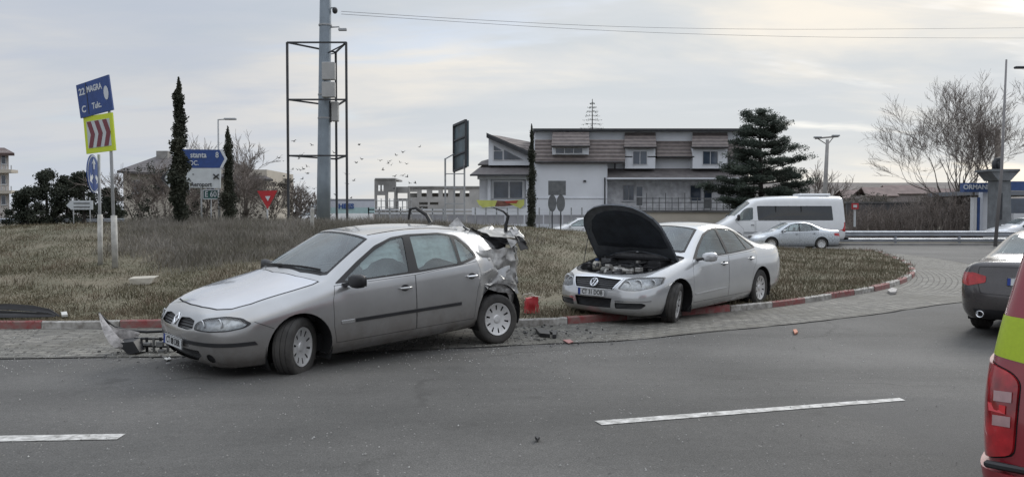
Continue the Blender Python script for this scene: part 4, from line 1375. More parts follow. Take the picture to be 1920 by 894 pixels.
    def folded(p00, p10, p11, p01, nu, nv, amp, m, name, seed, tone=0):
        """sheet metal folded into flat facets with sharp creases"""
        rr = random.Random(seed); P = [Vector(p) for p in (p00, p10, p11, p01)]
        nrm = (P[1] - P[0]).cross(P[3] - P[0]).normalized()
        b = bmesh.new(); g_ = []
        for i in range(nu + 1):
            row = []
            for k in range(nv + 1):
                u = i / nu + (rr.uniform(-.36, .36) / nu if 0 < i < nu else 0); v = k / nv + (rr.uniform(-.36, .36) / nv if 0 < k < nv else 0)
                if i in (0, nu): v += rr.uniform(-.25, .25) / nv * (0 < k < nv)
                p = (P[0] * (1 - u) + P[1] * u) * (1 - v) + (P[3] * (1 - u) + P[2] * u) * v
                edge = .35 if i == 0 else 1.0
                row.append(b.verts.new(p + nrm * rr.uniform(-amp, amp) * edge + Vector((rr.uniform(-1, 1), 0, rr.uniform(-1, 1))) * amp * .35 * (i > 0)))
            g_.append(row)
        for i in range(nu):
            for k in range(nv):
                q4 = (g_[i][k], g_[i + 1][k], g_[i + 1][k + 1], g_[i][k + 1])
                if rr.random() < .5: b.faces.new((q4[0], q4[1], q4[2])); b.faces.new((q4[0], q4[2], q4[3]))
                else: b.faces.new((q4[0], q4[1], q4[3])); b.faces.new((q4[1], q4[2], q4[3]))
        bmesh.ops.subdivide_edges(b, edges=list(b.edges), cuts=2, use_grid_fill=True)
        for _ in range(1): bmesh.ops.smooth_vert(b, verts=list(b.verts), factor=.45, use_axis_x=True, use_axis_y=True, use_axis_z=True)
        thicken(b, .004); me = bpy.data.meshes.new(name); b.to_mesh(me); b.free(); o = link(name, me, m, root, True); me.set_sharp_from_angle(angle=R(24)); return o
    # crumpled rear quarter, wrapped round the corner above the wheel
    folded(W(890, 470, 9.95), W(966, 462, 10.40), W(970, 550, 10.42), W(897, 540, 9.95), 7, 7, .042, pale, 'crumpled_quarter', 12)
    folded(W(905, 530, 9.93), W(966, 530, 10.36), W(964, 552, 10.36), W(912, 541, 9.95), 6, 3, .03, torn, 'crumpled_arch_edge', 8)
    folded(W(966, 452, 10.44), W(968, 460, 11.6), W(962, 560, 11.5), W(968, 556, 10.44), 6, 7, .05, paint, 'rear_panel', 4)
    sheet(W(940, 545, 10.35), W(962, 548, 10.45), W(962, 580, 10.45), W(944, 572, 10.35), 6, 6, .03, BLACK, 'torn_liner', 4.0, 9.2)
    # boot lid thrown up flat, its edge bent, with a dark gap under it
    folded(W(884, 437, 10.25), W(984, 447, 10.60), W(968, 428, 11.60), W(905, 426, 11.50), 8, 5, .022, pale, 'boot_lid', 3)
    sheet(W(880, 430, 10.30), W(955, 462, 10.42), W(950, 452, 11.4), W(890, 436, 11.4), 16, 10, .03, BLACK, 'boot_lid_lining', 3.0, 1.1)
    sheet(W(962, 440, 10.50), W(982, 444, 10.60), W(992, 468, 10.62), W(978, 462, 10.50), 8, 8, .015, BLACK, 'torn_flap', 3.0, 7.7)
    sheet(W(944, 430, 10.9), W(966, 424, 11.0), W(984, 442, 10.8), W(952, 441, 10.7), 8, 8, .03, pale, 'bent_lid_corner', 4.0, 5.7)
    q = MB(); q.tube([W(868, 425, 10.3), W(890, 440, 10.3), W(915, 448, 10.4), W(950, 452, 10.5), W(975, 446, 10.6)], [.010, .016, .018, .014, .012], 6); q.build('torn_seal', SEAL, root, smooth=True)
    q = MB(); q.tube([W(876, 432, 10.3), W(905, 462, 10.2), W(940, 470, 10.4)], [.008, .012, .01], 5); q.build('hanging_wire', SEAL, root, smooth=True)
    q = MB(); q.tube([W(951, 548, 10.4), W(957, 562, 10.4), W(950, 575, 10.4)], [.012, .010, .006], 5); q.build('hanging_wire', SEAL, root, smooth=True)
    folded(W(900, 440, 10.28), W(952, 446, 10.45), W(946, 470, 10.45), W(912, 466, 10.3), 5, 3, .02, DARKHOLE, 'cavity_shade', 21)  # near-black sheet painted in for the shade inside the torn tail
    for k, (x0, y0, x1, y1, x2, y2) in enumerate(((950, 448, 972, 452, 958, 466), (968, 450, 990, 466, 976, 470), (946, 470, 962, 474, 955, 492), (955, 430, 975, 436, 962, 444), (960, 520, 972, 528, 964, 545), (955, 560, 968, 566, 958, 580))):
        Y_ = 10.38 + .03 * k; a, b_, c_ = Vector(W(x0, y0, Y_)), Vector(W(x1, y1, Y_ + .06)), Vector(W(x2, y2, Y_ - .03))
        q = MB(); q.prism([a, b_, c_], (.012, .02, .008)); q.build('broken_trim', BLACK if k % 3 else torn, root)
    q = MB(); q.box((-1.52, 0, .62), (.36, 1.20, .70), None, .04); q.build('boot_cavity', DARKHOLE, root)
    return root, B

# ------------------------------------------------------------------ white saloon with open bonnet
def open_bonnet_saloon():
    paint = mat('pale_silver_paint', (.58, .59, .60), .18, metal=.50, var=.03, vscale=2.5, coat=.8, dirt=((.33, .31, .28), .50, .6))
    root = empty('saloon_with_open_bonnet')
    tag(root, 'pale silver saloon with its bonnet propped open, half up on the kerb', 'car')
    B = Body(PAS, PAS_CR)
    wb = 1.355
    axles = [(wb, .34, .375), (-wb, .34, .37)]
    arches(B, root, axles, .37)
    B.both('side', rounded(P_SUR, .03), 'surround', lambda c, n: c.y > .5 and n.y > .3)
    B.both('side', rounded(P_FW, .03), 'fwin', side_ok)
    B.both('side', rounded(P_RW, .03), 'rwin', side_ok)
    B.both('side', rounded(P_QW, .02), 'qwin', side_ok)
    B.cut('top', full(P_SE), 'screen_edge', lambda c, n: n.z > .2 and c.z > 1.0)
    B.cut('top', full(P_SC), 'screen', lambda c, n: n.z > .2 and c.z > 1.0)
    B.cut('top', full(P_BL), 'backlight', lambda c, n: n.z > .2 and c.z > 1.0)
    B.cut('top', full(P_BON), 'bonnet', lambda c, n: n.z > .1 and c.z > .7)
    B.panel('side', P_FD, 'fdoor', .005, 'gap_fdoor', side_ok, only=['body'])
    B.panel('side', P_RD, 'rdoor', .005, 'gap_rdoor', side_ok, only=['body'])
    nose_c = lambda c, n: c.x > 1.85
    B.cut('front', fullf([(0, .572), (.345, .580), (.455, .742), (0, .765)]), 'grille_chrome', nose_c)
    B.cut('front', fullf([(0, .585), (.333, .592), (.433, .728), (0, .751)]), 'grille', nose_c)
    B.panel('front', rounded([(.42, .60), (.49, .74), (.60, .765), (.80, .765), (.865, .755), (.885, .66), (.84, .62), (.72, .580), (.55, .578)], .02), 'lamp', .006, 'lampframe', lambda c, n: c.x > 1.5)
    B.cut('front', fullf([(0, .31), (.31, .315), (.345, .46), (0, .46)]), 'intake', nose_c)
    B.both('front', rounded([(.39, .31), (.39, .40), (.76, .40), (.80, .37), (.74, .315)], .02), 'vent', lambda c, n: c.x > 1.7)
    B.both('front', [(.39, .414), (.39, .426), (.84, .430), (.84, .418)], 'brightline', lambda c, n: c.x > 1.6)
    B.cut('side', [(.2, .27), (1.0, .27), (1.0, .30), (.2, .30)], 'sill', lambda c, n: False)
    B.both('side', [(-1.62, .70), (-1.50, .70), (-1.50, .82), (-1.62, .82)], 'flap', side_ok, only=['body'])
    B.part(['body', 'flap_l', 'flap_r', 'sill'], 'body', paint, root)
    B.part(['body', 'flap_l', 'flap_r'], 'inner_shell', TRIM, root, offset=-.022, flip=True)
    for g in ('gap_fdoor_l', 'gap_fdoor_r', 'gap_rdoor_l', 'gap_rdoor_r'):
        B.part(g, 'panel_gap', DARKHOLE, root, offset=-.004)
    for sf in ('_l', '_r'):
        sg = 1 if sf == '_l' else -1
        d = B.part('fdoor' + sf, 'front_door', paint, root)
        handle(B, d, .0, .85, paint, sg)
        strip_on(B, [(.90 - .07 * i, 0, .43 + .0015 * i) for i in range(15)], .02, 'door_moulding', paint, d, (0, -sg, 0), t=.008)
        d = B.part('rdoor' + sf, 'rear_door', paint, root)
        handle(B, d, -.95, .875, paint, sg)
        B.part('surround' + sf, 'window_surround', SEAL, root, offset=.001)
        for w_ in ('fwin', 'rwin', 'qwin'):
            B.part(w_ + sf, 'side_window', CAR_GLASS, root, offset=-.006)
        headlamp(B, root, 'lamp' + sf, 'headlamp', [(sg * .53, .67, .048, BRIGHT), (sg * .665, .67, .064, BRIGHT), (sg * .80, .685, .045, BRIGHT)])
        B.part('vent' + sf, 'bumper_vent', GRILLE_F, root, offset=-.015)
        B.part('brightline' + sf, 'bumper_trim', CHROME, root, offset=.004)
    for sf in ('_l', '_r'): B.part('lampframe' + sf, 'lamp_frame', mat('lamp_edge', (.2, .2, .2), .4), root, offset=.002)
    B.part('screen_edge', 'screen_surround', SEAL, root, offset=.001)
    B.part('screen', 'windscreen', SCREEN_GLASS, root, offset=-.002)
    B.part('backlight', 'rear_window', CAR_GLASS, root, offset=.001)
    B.part('grille', 'grille', GRILLE, root, offset=-.018)
    B.part('grille_chrome', 'grille_surround', CHROME, root, offset=.004)
    B.part('intake', 'lower_grille', GRILLE_F, root, offset=-.03)
    liners(root, axles, .895)
    cabin(root, .18, -.68, .32, wheel_side=1)
    # ring emblem with interlaced letters
    M = badge_frame(B, 0, .675)
    M = Matrix.Translation(M.to_translation() + Vector((-.0, 0, 0))) @ M.to_3x3().to_4x4()
    q = MB()
    q.tube([M @ Vector((math.cos(a) * .066, math.sin(a) * .066, .006)) for a in [2 * PI * k / 28 for k in range(29)]], .007, 6, caps=False)
    for (a, b) in (((-.026, .060), (0, .006)), ((0, .006), (.026, .060)), ((-.058, .028), (-.028, -.056)), ((-.028, -.056), (0, .0)), ((0, 0), (.028, -.056)), ((.028, -.056), (.058, .028))):
        q.bar(M @ Vector((*a, .008)), M @ Vector((*b, .008)), .011, .008, up=(1, 0, 0))
    q.build('round_emblem', CHROME, root)
    h, n = B.hit((4, 0, .49), (-1, 0, 0))
    plate(root, (h.x + .016, 0, .53), (1, 0, .05), text='CT 31 DOB')
    for sg in (1, -1): mirror(root, (.76, sg * .885, .95), sg, paint, BLACK)
    wheel(root, (wb + .02, .79, .325), 1, steer=R(22), camber=R(8), rad=.325, wid=.215)
    wheel(root, (wb, -.79, .325), -1, steer=R(14), rad=.325, wid=.215)
    wheel(root, (-wb, .79, .325), 1, steer=R(5), rad=.325, wid=.215)
    wheel(root, (-wb, -.79, .325), -1, rad=.325, wid=.215)
    q = MB(); q.box((0, 0, .28), (3.4, 1.34, .16)); q.build('underbody', DARKHOLE, root)
    # ---- bonnet swung up about its rear edge
    ang = R(63)
    piv = Vector((1.13, 0, 1.06))
    XF = Matrix.Translation(piv) @ Matrix.Rotation(-ang, 4, 'Y') @ Matrix.Translation(-piv)
    lining = mat('bonnet_lining', (.028, .034, .044), .9, var=.25, vscale=5, bump=.004, bscale=40)
    rim = mat('bonnet_underside', (.10, .11, .125), .6, var=.2, vscale=7)
    bn = B.part('bonnet', 'bonnet', paint, root, xf=XF)
    B.part('bonnet', 'underside', rim, bn, offset=-.012, xf=XF, flip=True)
    # edge band joining skin and underside
    def edge_band(b):
        pass
    b = B.bm.copy(); b.normal_update(); lay = b.faces.layers.int['fid']; kid = B.id('bonnet')
    nv = {v: v.co - v.normal * .014 for v in b.verts}
    bmesh.ops.delete(b, geom=[f for f in b.faces if f[lay] != kid], context='FACES')
    q = MB(); pts = []
    for e in b.edges:
        if e.is_boundary:
            a, c = e.verts
            P = [XF @ a.co, XF @ c.co, XF @ (c.co - c.normal * .03), XF @ (a.co - a.normal * .03)]
            q.quad(*P)
    b.free()
    q.build('bonnet_edge', rim, bn, fix=False)
    # padded lining, a smaller slab under the skin
    vs = []; outl = full([(2.02, 0), (2.00, .22), (1.94, .40), (1.82, .55), (1.6, .65), (1.3, .67), (1.24, .3), (1.25, 0)])
    top = []; bot = []
    tb = Body.__new__(Body)
    q = MB()
    n_ = len(outl)
    cx = sum(p[0] for p in outl) / n_
    rings_ = []
    for k in range(6):
        t = 1 - k / 5 * .999
        ring = []
        for (x, y) in outl:
            X, Y = cx + (x - cx) * t, y * t
            h, nn = B.hit((X, Y, 3), (0, 0, -1))
            ring.append(XF @ (h - Vector((0, 0, .030 if k else .018))))
        rings_.append(ring)
    vs = [p for r_ in rings_ for p in r_]
    fs = [(k * n_ + i, k * n_ + (i + 1) % n_, (k + 1) * n_ + (i + 1) % n_, (k + 1) * n_ + i) for k in range(5) for i in range(n_)]
    q.mesh(vs, fs); q.build('lining', lining, bn)
    # ---- engine bay
    metal_d = mat('engine_metal', (.12, .12, .125), .5, metal=.5, var=.4, vscale=16, bump=.004, bscale=30)
    alu = mat('engine_aluminium', (.40, .39, .37), .45, metal=.6, var=.25, vscale=14, bump=.003, bscale=30)
    bay = empty('engine_bay', parent=root)
    out = full([(2.09, 0), (2.08, .18), (2.04, .35), (1.97, .49), (1.86, .61), (1.70, .70), (1.36, .74), (1.1, .74), (1.06, .72), (1.13, .44), (1.18, 0)])
    q = MB()
    n_ = len(out); tops = []
    for (x, y) in out:
        h, nn = B.hit((x * 1.0, y, 3), (0, 0, -1)); tops.append(h.z - .012)
    for i in range(n_):
        j = (i + 1) % n_
        q.quad((*out[i], tops[i]), (*out[j], tops[j]), (out[j][0] * .99, out[j][1] * .96, .45), (out[i][0] * .99, out[i][1] * .96, .45))
    q.quad(*[(x * .99, y * .96, .45) for (x, y) in out])
    q.build('bay_walls', mat('bay_paint', (.10, .10, .105), .6, var=.4, vscale=8), bay)
    # ledge filling between opening edge and bay
    full_o = full(P_BON)
    q = MB()
    for i in range(n_):
        j = (i + 1) % n_
        q.quad((*full_o[i], B.hit((*[c * .995 for c in full_o[i]], 3), (0, 0, -1))[0].z - .012), (*full_o[j], B.hit((*[c * .995 for c in full_o[j]], 3), (0, 0, -1))[0].z - .012), (*out[j], tops[j]), (*out[i], tops[i]))
    q.build('bay_edge', BLACK, bay)
    q = MB(); q.box((1.98, 0, .755), (.16, 1.04, .05), None, .015)
    for y in (-.42, -.15, .2, .45): q.box((1.97, y, .785), (.10, .07, .03), None, .01)
    q.build('slam_panel', metal_d, bay)
    q = MB(); q.box((1.50, .05, .80), (.34, .62, .12), None, .04); q.box((1.50, .05, .87), (.20, .44, .04), None, .015)
    for k in range(4): q.box((1.50, -.16 + k * .14, .885), (.26, .05, .03), None, .012)
    q.build('engine_cover', BLACK, bay)
    q = MB()
    for k in range(4):
        y = -.16 + k * .14
        q.tube([(1.60, y, .83), (1.70, y + .01, .84), (1.80, y + .02, .79), (1.83, y + .02, .70)], [.038, .04, .038, .034], 10)
    q.tube([(1.74, -.26, .80), (1.75, 0, .82), (1.74, .34, .81)], [.05, .058, .045], 12)
    q.build('intake_manifold', alu, bay, smooth=True)
    q = MB(); q.box((1.28, .50, .85), (.34, .24, .20), None, .02); q.box((1.28, .50, .955), (.30, .20, .02), None, .008)
    q.build('air_box', BLACK, bay)
    q = MB(); q.box((1.20, -.50, .85), (.26, .20, .20), None, .012); q.tube([(1.27, -.55, .95), (1.27, -.55, .98)], .014); q.tube([(1.13, -.55, .95), (1.13, -.55, .98)], .014)
    q.build('battery', metal_d, bay)
    q = MB(); q.lathe([(.001, .09), (.05, .085), (.075, .05), (.075, -.05), (.001, -.06)], 16, Matrix.Translation((1.56, -.50, .83)) @ Matrix.Rotation(PI / 2, 4, 'X'))
    q.build('coolant_tank', mat('tank_plastic', (.50, .48, .42), .5), bay, smooth=True)
    q = MB(); q.lathe([(.001, .03), (.03, .03), (.032, -.01)], 12, Matrix.Translation((1.56, -.50, .93)) @ Matrix.Rotation(PI / 2, 4, 'X'))
    q.build('tank_cap', mat('cap_blue', (.02, .05, .14), .5), bay)
    rnd = random.Random(4)
    for k in range(22):
        q = MB()
        a = Vector((rnd.uniform(1.18, 1.86), rnd.uniform(-.6, .6), rnd.uniform(.84, .93)))
        b2 = Vector((rnd.uniform(1.18, 1.86), rnd.uniform(-.6, .6), rnd.uniform(.80, .90)))
        mid = (a + b2) / 2 + Vector((rnd.uniform(-.1, .1), rnd.uniform(-.1, .1), rnd.uniform(.0, .05)))
        pts = []
        for i in range(9):
            t = i / 8; pts.append(a * (1 - t) ** 2 + mid * 2 * t * (1 - t) + b2 * t * t)
        q.tube(pts, rnd.choice((.008, .012, .018)), 6)
        q.build('hose', BLACK, bay, smooth=True)
    for k in range(34):
        q = MB()
        p = (rnd.uniform(1.18, 1.9), rnd.uniform(-.64, .64), rnd.uniform(.72, .86))
        q.box(p, (rnd.uniform(.03, .12), rnd.uniform(.03, .12), rnd.uniform(.03, .09)), Matrix.Rotation(rnd.uniform(-.3, .3), 4, 'X'), .008)
        q.build('engine_component', alu if k % 3 == 0 else metal_d, bay)
    q = MB(); q.box((1.20, 0, .965), (.08, 1.3, .04), None, .015); q.build('cowl_panel', BLACK, bay)
    q = MB(); a = Vector((1.72, -.66, .84)); b3 = XF @ Vector((1.66, -.66, .86)); q.tube([a, b3], .006, 6); q.build('prop_rod', BLACK, bay)
    return root, B
# ------------------------------------------------------------------ the two damaged cars
S1, B1 = crashed_saloon()
S2, B2 = open_bonnet_saloon()
S2.location = (2.817, 13.738, .0); S2.rotation_euler = (R(-.7), R(1.4), R(226.7))
# ------------------------------------------------------------------ other vehicles
def plain_saloon(name, label, paint, loc, heading, rear=None, plate_text=None, scale=1.0, lean=0, glass=None, group=None, lamps=True):
    root = empty(name); tag(root, label, 'car', group)
    B = Body(PAS, PAS_CR); wb = 1.355
    axles = [(wb, .34, .375), (-wb, .34, .37)]
    arches(B, root, axles, .37)
    B.both('side', rounded(P_SUR, .03), 'surround', lambda c, n: c.y > .5 and n.y > .3)
    B.both('side', rounded(P_FW, .03), 'fwin', side_ok)
    B.both('side', rounded(P_RW, .03), 'rwin', side_ok)
    B.both('side', rounded(P_QW, .02), 'qwin', side_ok)
    B.cut('top', full(P_SC), 'screen', lambda c, n: n.z > .2 and c.z > 1.0)
    B.cut('top', full(P_BL), 'backlight', lambda c, n: n.z > .2 and c.z > 1.0)
    B.panel('side', P_FD, 'fdoor', .005, 'gap_fdoor', side_ok, only=['body'])
    B.panel('side', P_RD, 'rdoor', .005, 'gap_rdoor', side_ok, only=['body'])
    B.both('front', rounded([(.42, .615), (.44, .70), (.52, .755), (.66, .785), (.80, .785), (.865, .765), (.885, .67), (.80, .625), (.60, .590)], .02), 'lamp', lambda c, n: c.x > 1.5)
    B.cut('front', fullf([(0, .60), (.25, .60), (.34, .74), (0, .75)]), 'grille', lambda c, n: c.x > 1.9)
    tail = lambda c, n: c.x < -2.02
    B.both('front', rounded([(.50, .775), (.50, .86), (.66, .905), (.90, .895), (.93, .77), (.72, .715)], .02), 'tail', tail)
    B.panel('front', fullf([(0, .60), (.56, .62), (.60, .76), (.60, .95), (.585, .99), (0, 1.00)]), 'bootlid', .006, 'bootgap', lambda c, n: c.x < -2.2, sides=False, only=['body'])
    B.cut('front', fullf([(0, .255), (.60, .27), (.66, .40), (0, .40)]), 'valance', lambda c, n: c.x < -2.2)
    B.part('body', 'body', paint, root)
    B.part('body', 'inner_shell', TRIM, root, offset=-.022, flip=True)
    for g in ('gap_fdoor_l', 'gap_fdoor_r', 'gap_rdoor_l', 'gap_rdoor_r', 'bootgap'): B.part(g, 'panel_gap', DARKHOLE, root, offset=-.004)
    for sf in ('_l', '_r'):
        sg = 1 if sf == '_l' else -1
        d = B.part('fdoor' + sf, 'front_door', paint, root); handle(B, d, .0, .85, paint, sg)
        d = B.part('rdoor' + sf, 'rear_door', paint, root); handle(B, d, -.95, .875, paint, sg)
        B.part('surround' + sf, 'window_surround', SEAL, root, offset=.001)
        for w_ in ('fwin', 'rwin', 'qwin'): B.part(w_ + sf, 'side_window', glass or CAR_GLASS, root, offset=-.006)
        B.part('lamp' + sf, 'headlamp', REFL, root, offset=.001)
        B.part('tail' + sf, 'tail_lamp', REDLENS, root, offset=.006)
    B.part('screen', 'windscreen', SCREEN_GLASS, root, offset=.001)
    B.part('backlight', 'rear_window', glass or CAR_GLASS, root, offset=.001)
    B.part('grille', 'grille', GRILLE, root, offset=.001)
    bl = B.part('bootlid', 'boot_lid', paint, root)
    B.part('valance', 'rear_valance', BLACK, root, offset=.002)
    liners(root, axles, .895); cabin(root, .18, -.68, .32)
    for sg in (1, -1):
        mirror(root, (.76, sg * .885, .95), sg, paint, BLACK)
        for x in (wb, -wb): wheel(root, (x, sg * .79, .325), sg, rad=.325, wid=.215, style='ten' if rear else 'hubcap')
        if rear:
            q = MB(); q.lathe([(.045, -.02), (.048, .12), (.040, .12), (.036, .0), (.001, .0)], 18, Matrix.Translation((-2.36, sg * .56, .33)) @ Matrix.Rotation(PI / 2, 4, 'Z'))
            q.build('exhaust_pipe', CHROME, root, smooth=True)
    q = MB(); q.box((0, 0, .28), (3.4, 1.34, .16)); q.build('underbody', DARKHOLE, root)
    if plate_text:
        h, n = B.hit((-4, 0, .80), (1, 0, 0)); plate(root, (h.x - .01, 0, .80), (-1, 0, .12), text=plate_text)
    root.location = loc; root.rotation_euler = (0, 0, heading); root.scale = (scale,) * 3
    return root

GREY_PAINT = mat('graphite_paint', (.085, .078, .078), .28, metal=.5, var=.05, coat=.9, dirt=((.14, .125, .11), .6, .5))
plain_saloon('saloon_car', 'dark graphite saloon driving away at the right, cut off by the picture edge', GREY_PAINT, (8.33, 11.98, 0), R(46), rear=True, plate_text='B 801 MIR')
bpy.data.objects['saloon_car'].scale = (1, 1, .95)
SILV = mat('light_silver_paint', (.50, .53, .56), .28, metal=.4, var=.04, coat=.7, dirt=((.3, .28, .26), .5, .4))
plain_saloon('saloon_car', 'light silver saloon passing in front of the white minibus', SILV, (13.45, 38.6, 0), R(181), scale=.88)
WHITEP = mat('white_paint', (.72, .73, .74), .3, var=.03, coat=.7, dirt=((.4, .38, .35), .5, .4))
pc = plain_saloon('parked_car', 'white car parked behind the grass mound below the round sign backs', WHITEP, (xat(1092, 47.5), 47.5, 0), R(178))
c2 = copy_tree(pc); c2.location = (xat(1925, 47.5), 47.5, 0); c2.rotation_euler = (0, 0, R(182)); tag(c2, 'white car behind the guardrail under the blue fascia at the far right')

# minibus
VAN = [
 [(3.40, .50, .34), (3.48, .60, .44), (3.50, .62, .75), (3.42, .60, .98), (3.30, .50, 1.12), (3.24, .30, 1.16), (3.23, 1.17)],
 [(3.10, .86, .34), (3.20, .93, .44), (3.22, .95, .80), (3.10, .90, 1.10), (2.96, .80, 1.27), (2.90, .42, 1.33), (2.90, 1.34)],
 [(2.50, .90, .34), (2.50, .99, .44), (2.50, 1.01, .85), (2.55, .97, 1.24), (2.52, .86, 1.45), (2.64, .46, 1.50), (2.68, 1.51)],
 [(1.95, .90, .34), (1.95, .99, .44), (1.95, 1.01, .90), (2.00, .98, 1.30), (1.88, .82, 2.02), (2.00, .45, 2.08), (2.04, 2.09)],
 [(1.45, .90, .34), (1.45, .99, .44), (1.45, 1.01, .90), (1.45, .99, 1.32), (1.35, .80, 2.40), (1.42, .45, 2.50), (1.45, 2.52)],
 [(.70, .90, .34), (.70, .99, .44), (.70, 1.01, .90), (.70, .99, 1.32), (.70, .84, 2.50), (.70, .50, 2.64), (.70, 2.66)],
 [(-.70, .90, .34), (-.70, .99, .44), (-.70, 1.01, .90), (-.70, .99, 1.32), (-.70, .84, 2.52), (-.70, .50, 2.66), (-.70, 2.68)],
 [(-2.2, .90, .34), (-2.2, .99, .44), (-2.2, 1.01, .90), (-2.2, .99, 1.32), (-2.2, .84, 2.52), (-2.2, .50, 2.66), (-2.2, 2.68)],
 [(-3.25, .90, .36), (-3.32, .98, .46), (-3.32, 1.0, .90), (-3.30, .98, 1.32), (-3.24, .84, 2.50), (-3.22, .50, 2.64), (-3.22, 2.66)],
 [(-3.44, .60, .38), (-3.50, .66, .48), (-3.50, .66, .90), (-3.48, .66, 1.32), (-3.38, .60, 2.42), (-3.32, .36, 2.56), (-3.31, 2.58)],
]
VAN_CR = [('L', 0, 8, 1, 1, .7), ('L', 3, 7, 5, 5, .4), ('L', 2, 3, 5, 5, .4), ('R', 2, 2, 4, 6, .6), ('R', 4, 4, 5, 6, .4), ('R', 8, 8, 1, 6, .5), ('L', 2, 7, 4, 4, .25)]
def minibus(name, label, loc, heading, windows=True):
    root = empty(name); tag(root, label, 'minibus' if windows else 'van')
    B = Body(VAN, VAN_CR); axles = [(2.45, .36, .42), (-1.75, .36, .42)]
    arches(B, root, axles, .42)
    ok = lambda c, n: c.y > .5 and abs(n.y) > .3
    if windows:
        B.both('side', rounded([(2.48, 1.36), (1.98, 1.93), (1.80, 2.02), (1.50, 2.04), (1.52, 1.42), (1.7, 1.36)], .06), 'dwin', ok)
        B.both('side', rounded([(1.30, 2.12), (1.26, 1.36), (-2.70, 1.36), (-2.64, 2.12)], .06), 'bigwin', ok)
    B.cut('top', full([(2.58, 0), (2.50, .45), (2.42, .70), (1.62, .68), (1.60, 0)]), 'screen', lambda c, n: n.z > .1 and n.x > .1 and c.z > 1.4)
    B.panel('side', [(2.02, .48), (2.02, .9), (2.40, 1.26), (2.44, 1.34), (1.42, 1.34), (1.42, .48)], 'door', .01, 'gap_door', ok, only=['body'])
    B.panel('side', [(1.38, .48), (1.38, 1.34), (.1, 1.34), (.1, .48)], 'sdoor', .01, 'gap_sdoor', ok, only=['body'])
    B.both('front', rounded([(.80, .78), (.80, 1.28), (.97, 1.28), (1.0, .78)], .04), 'tail', lambda c, n: c.x < -3.1)
    B.part('body', 'body', WHITEP, root); B.part('body', 'inner_shell', TRIM, root, offset=-.03, flip=True)
    for sf in ('_l', '_r'):
        B.part('gap_door' + sf, 'panel_gap', DARKHOLE, root, offset=-.004); B.part('gap_sdoor' + sf, 'panel_gap', DARKHOLE, root, offset=-.004)
        sg = 1 if sf == '_l' else -1
        d = B.part('door' + sf, 'cab_door', WHITEP, root); handle(B, d, 1.55, 1.12, BLACK, sg, cup=False)
        B.part('sdoor' + sf, 'side_door', WHITEP, root)
        B.part('dwin' + sf, 'cab_window', CAR_GLASS, root, offset=-.004)
        B.part('bigwin' + sf, 'saloon_window', DARK_GLASS, root, offset=.003)
        B.part('tail' + sf, 'tail_lamp', REDLENS, root, offset=.006)
        strip_on(B, [(2.0 - .25 * i, 0, .72) for i in range(20)], .10, 'side_moulding', mat('moulding_grey', (.33, .34, .35), .6), root, (0, -sg, 0), t=.02)
        mirror(root, (2.35, sg * .98, 1.45), sg, BLACK, BLACK, (.14, .2, .34))
    B.part('screen', 'windscreen', SCREEN_GLASS, root, offset=.002)
    for (x0, x1) in ((1.28, 1.26),): pass
    for sg in (1, -1):
        for x in (.32, -1.02):
            q = MB(); q.box((x, sg * .925, 1.74), (.05, .015, .74)); q.build('window_pillar', SEAL, root)
    q = MB(); q.box((-1.9, 0, 2.72), (1.7, 1.0, .13), None, .05); q.build('roof_unit', WHITEP, root)
    q = MB(); q.box((-3.50, 0, .42), (.14, 1.7, .16), None, .03); q.build('rear_bumper', BLACK, root)
    liners(root, axles, .97, .62); cabin(root, 1.1, -1.0, .75)
    for sg in (1, -1):
        for x in (2.45, -1.75): wheel(root, (x, sg * .86, .36), sg, rad=.36, wid=.22)
    q = MB(); q.box((0, 0, .45), (5.6, 1.4, .2)); q.build('underbody', DARKHOLE, root)
    root.location = loc; root.rotation_euler = (0, 0, heading); return root
minibus('minibus', 'white high-roof minibus with dark side windows beyond the open bonnet car', (xat(1587, 42.4) - 3.5, 43.1, 0), R(180))
minibus('van', 'plain white van roof showing beyond the mound behind the tall steel pole', (xat(556, 58) + 2.6, 58, .0), R(238), windows=False)

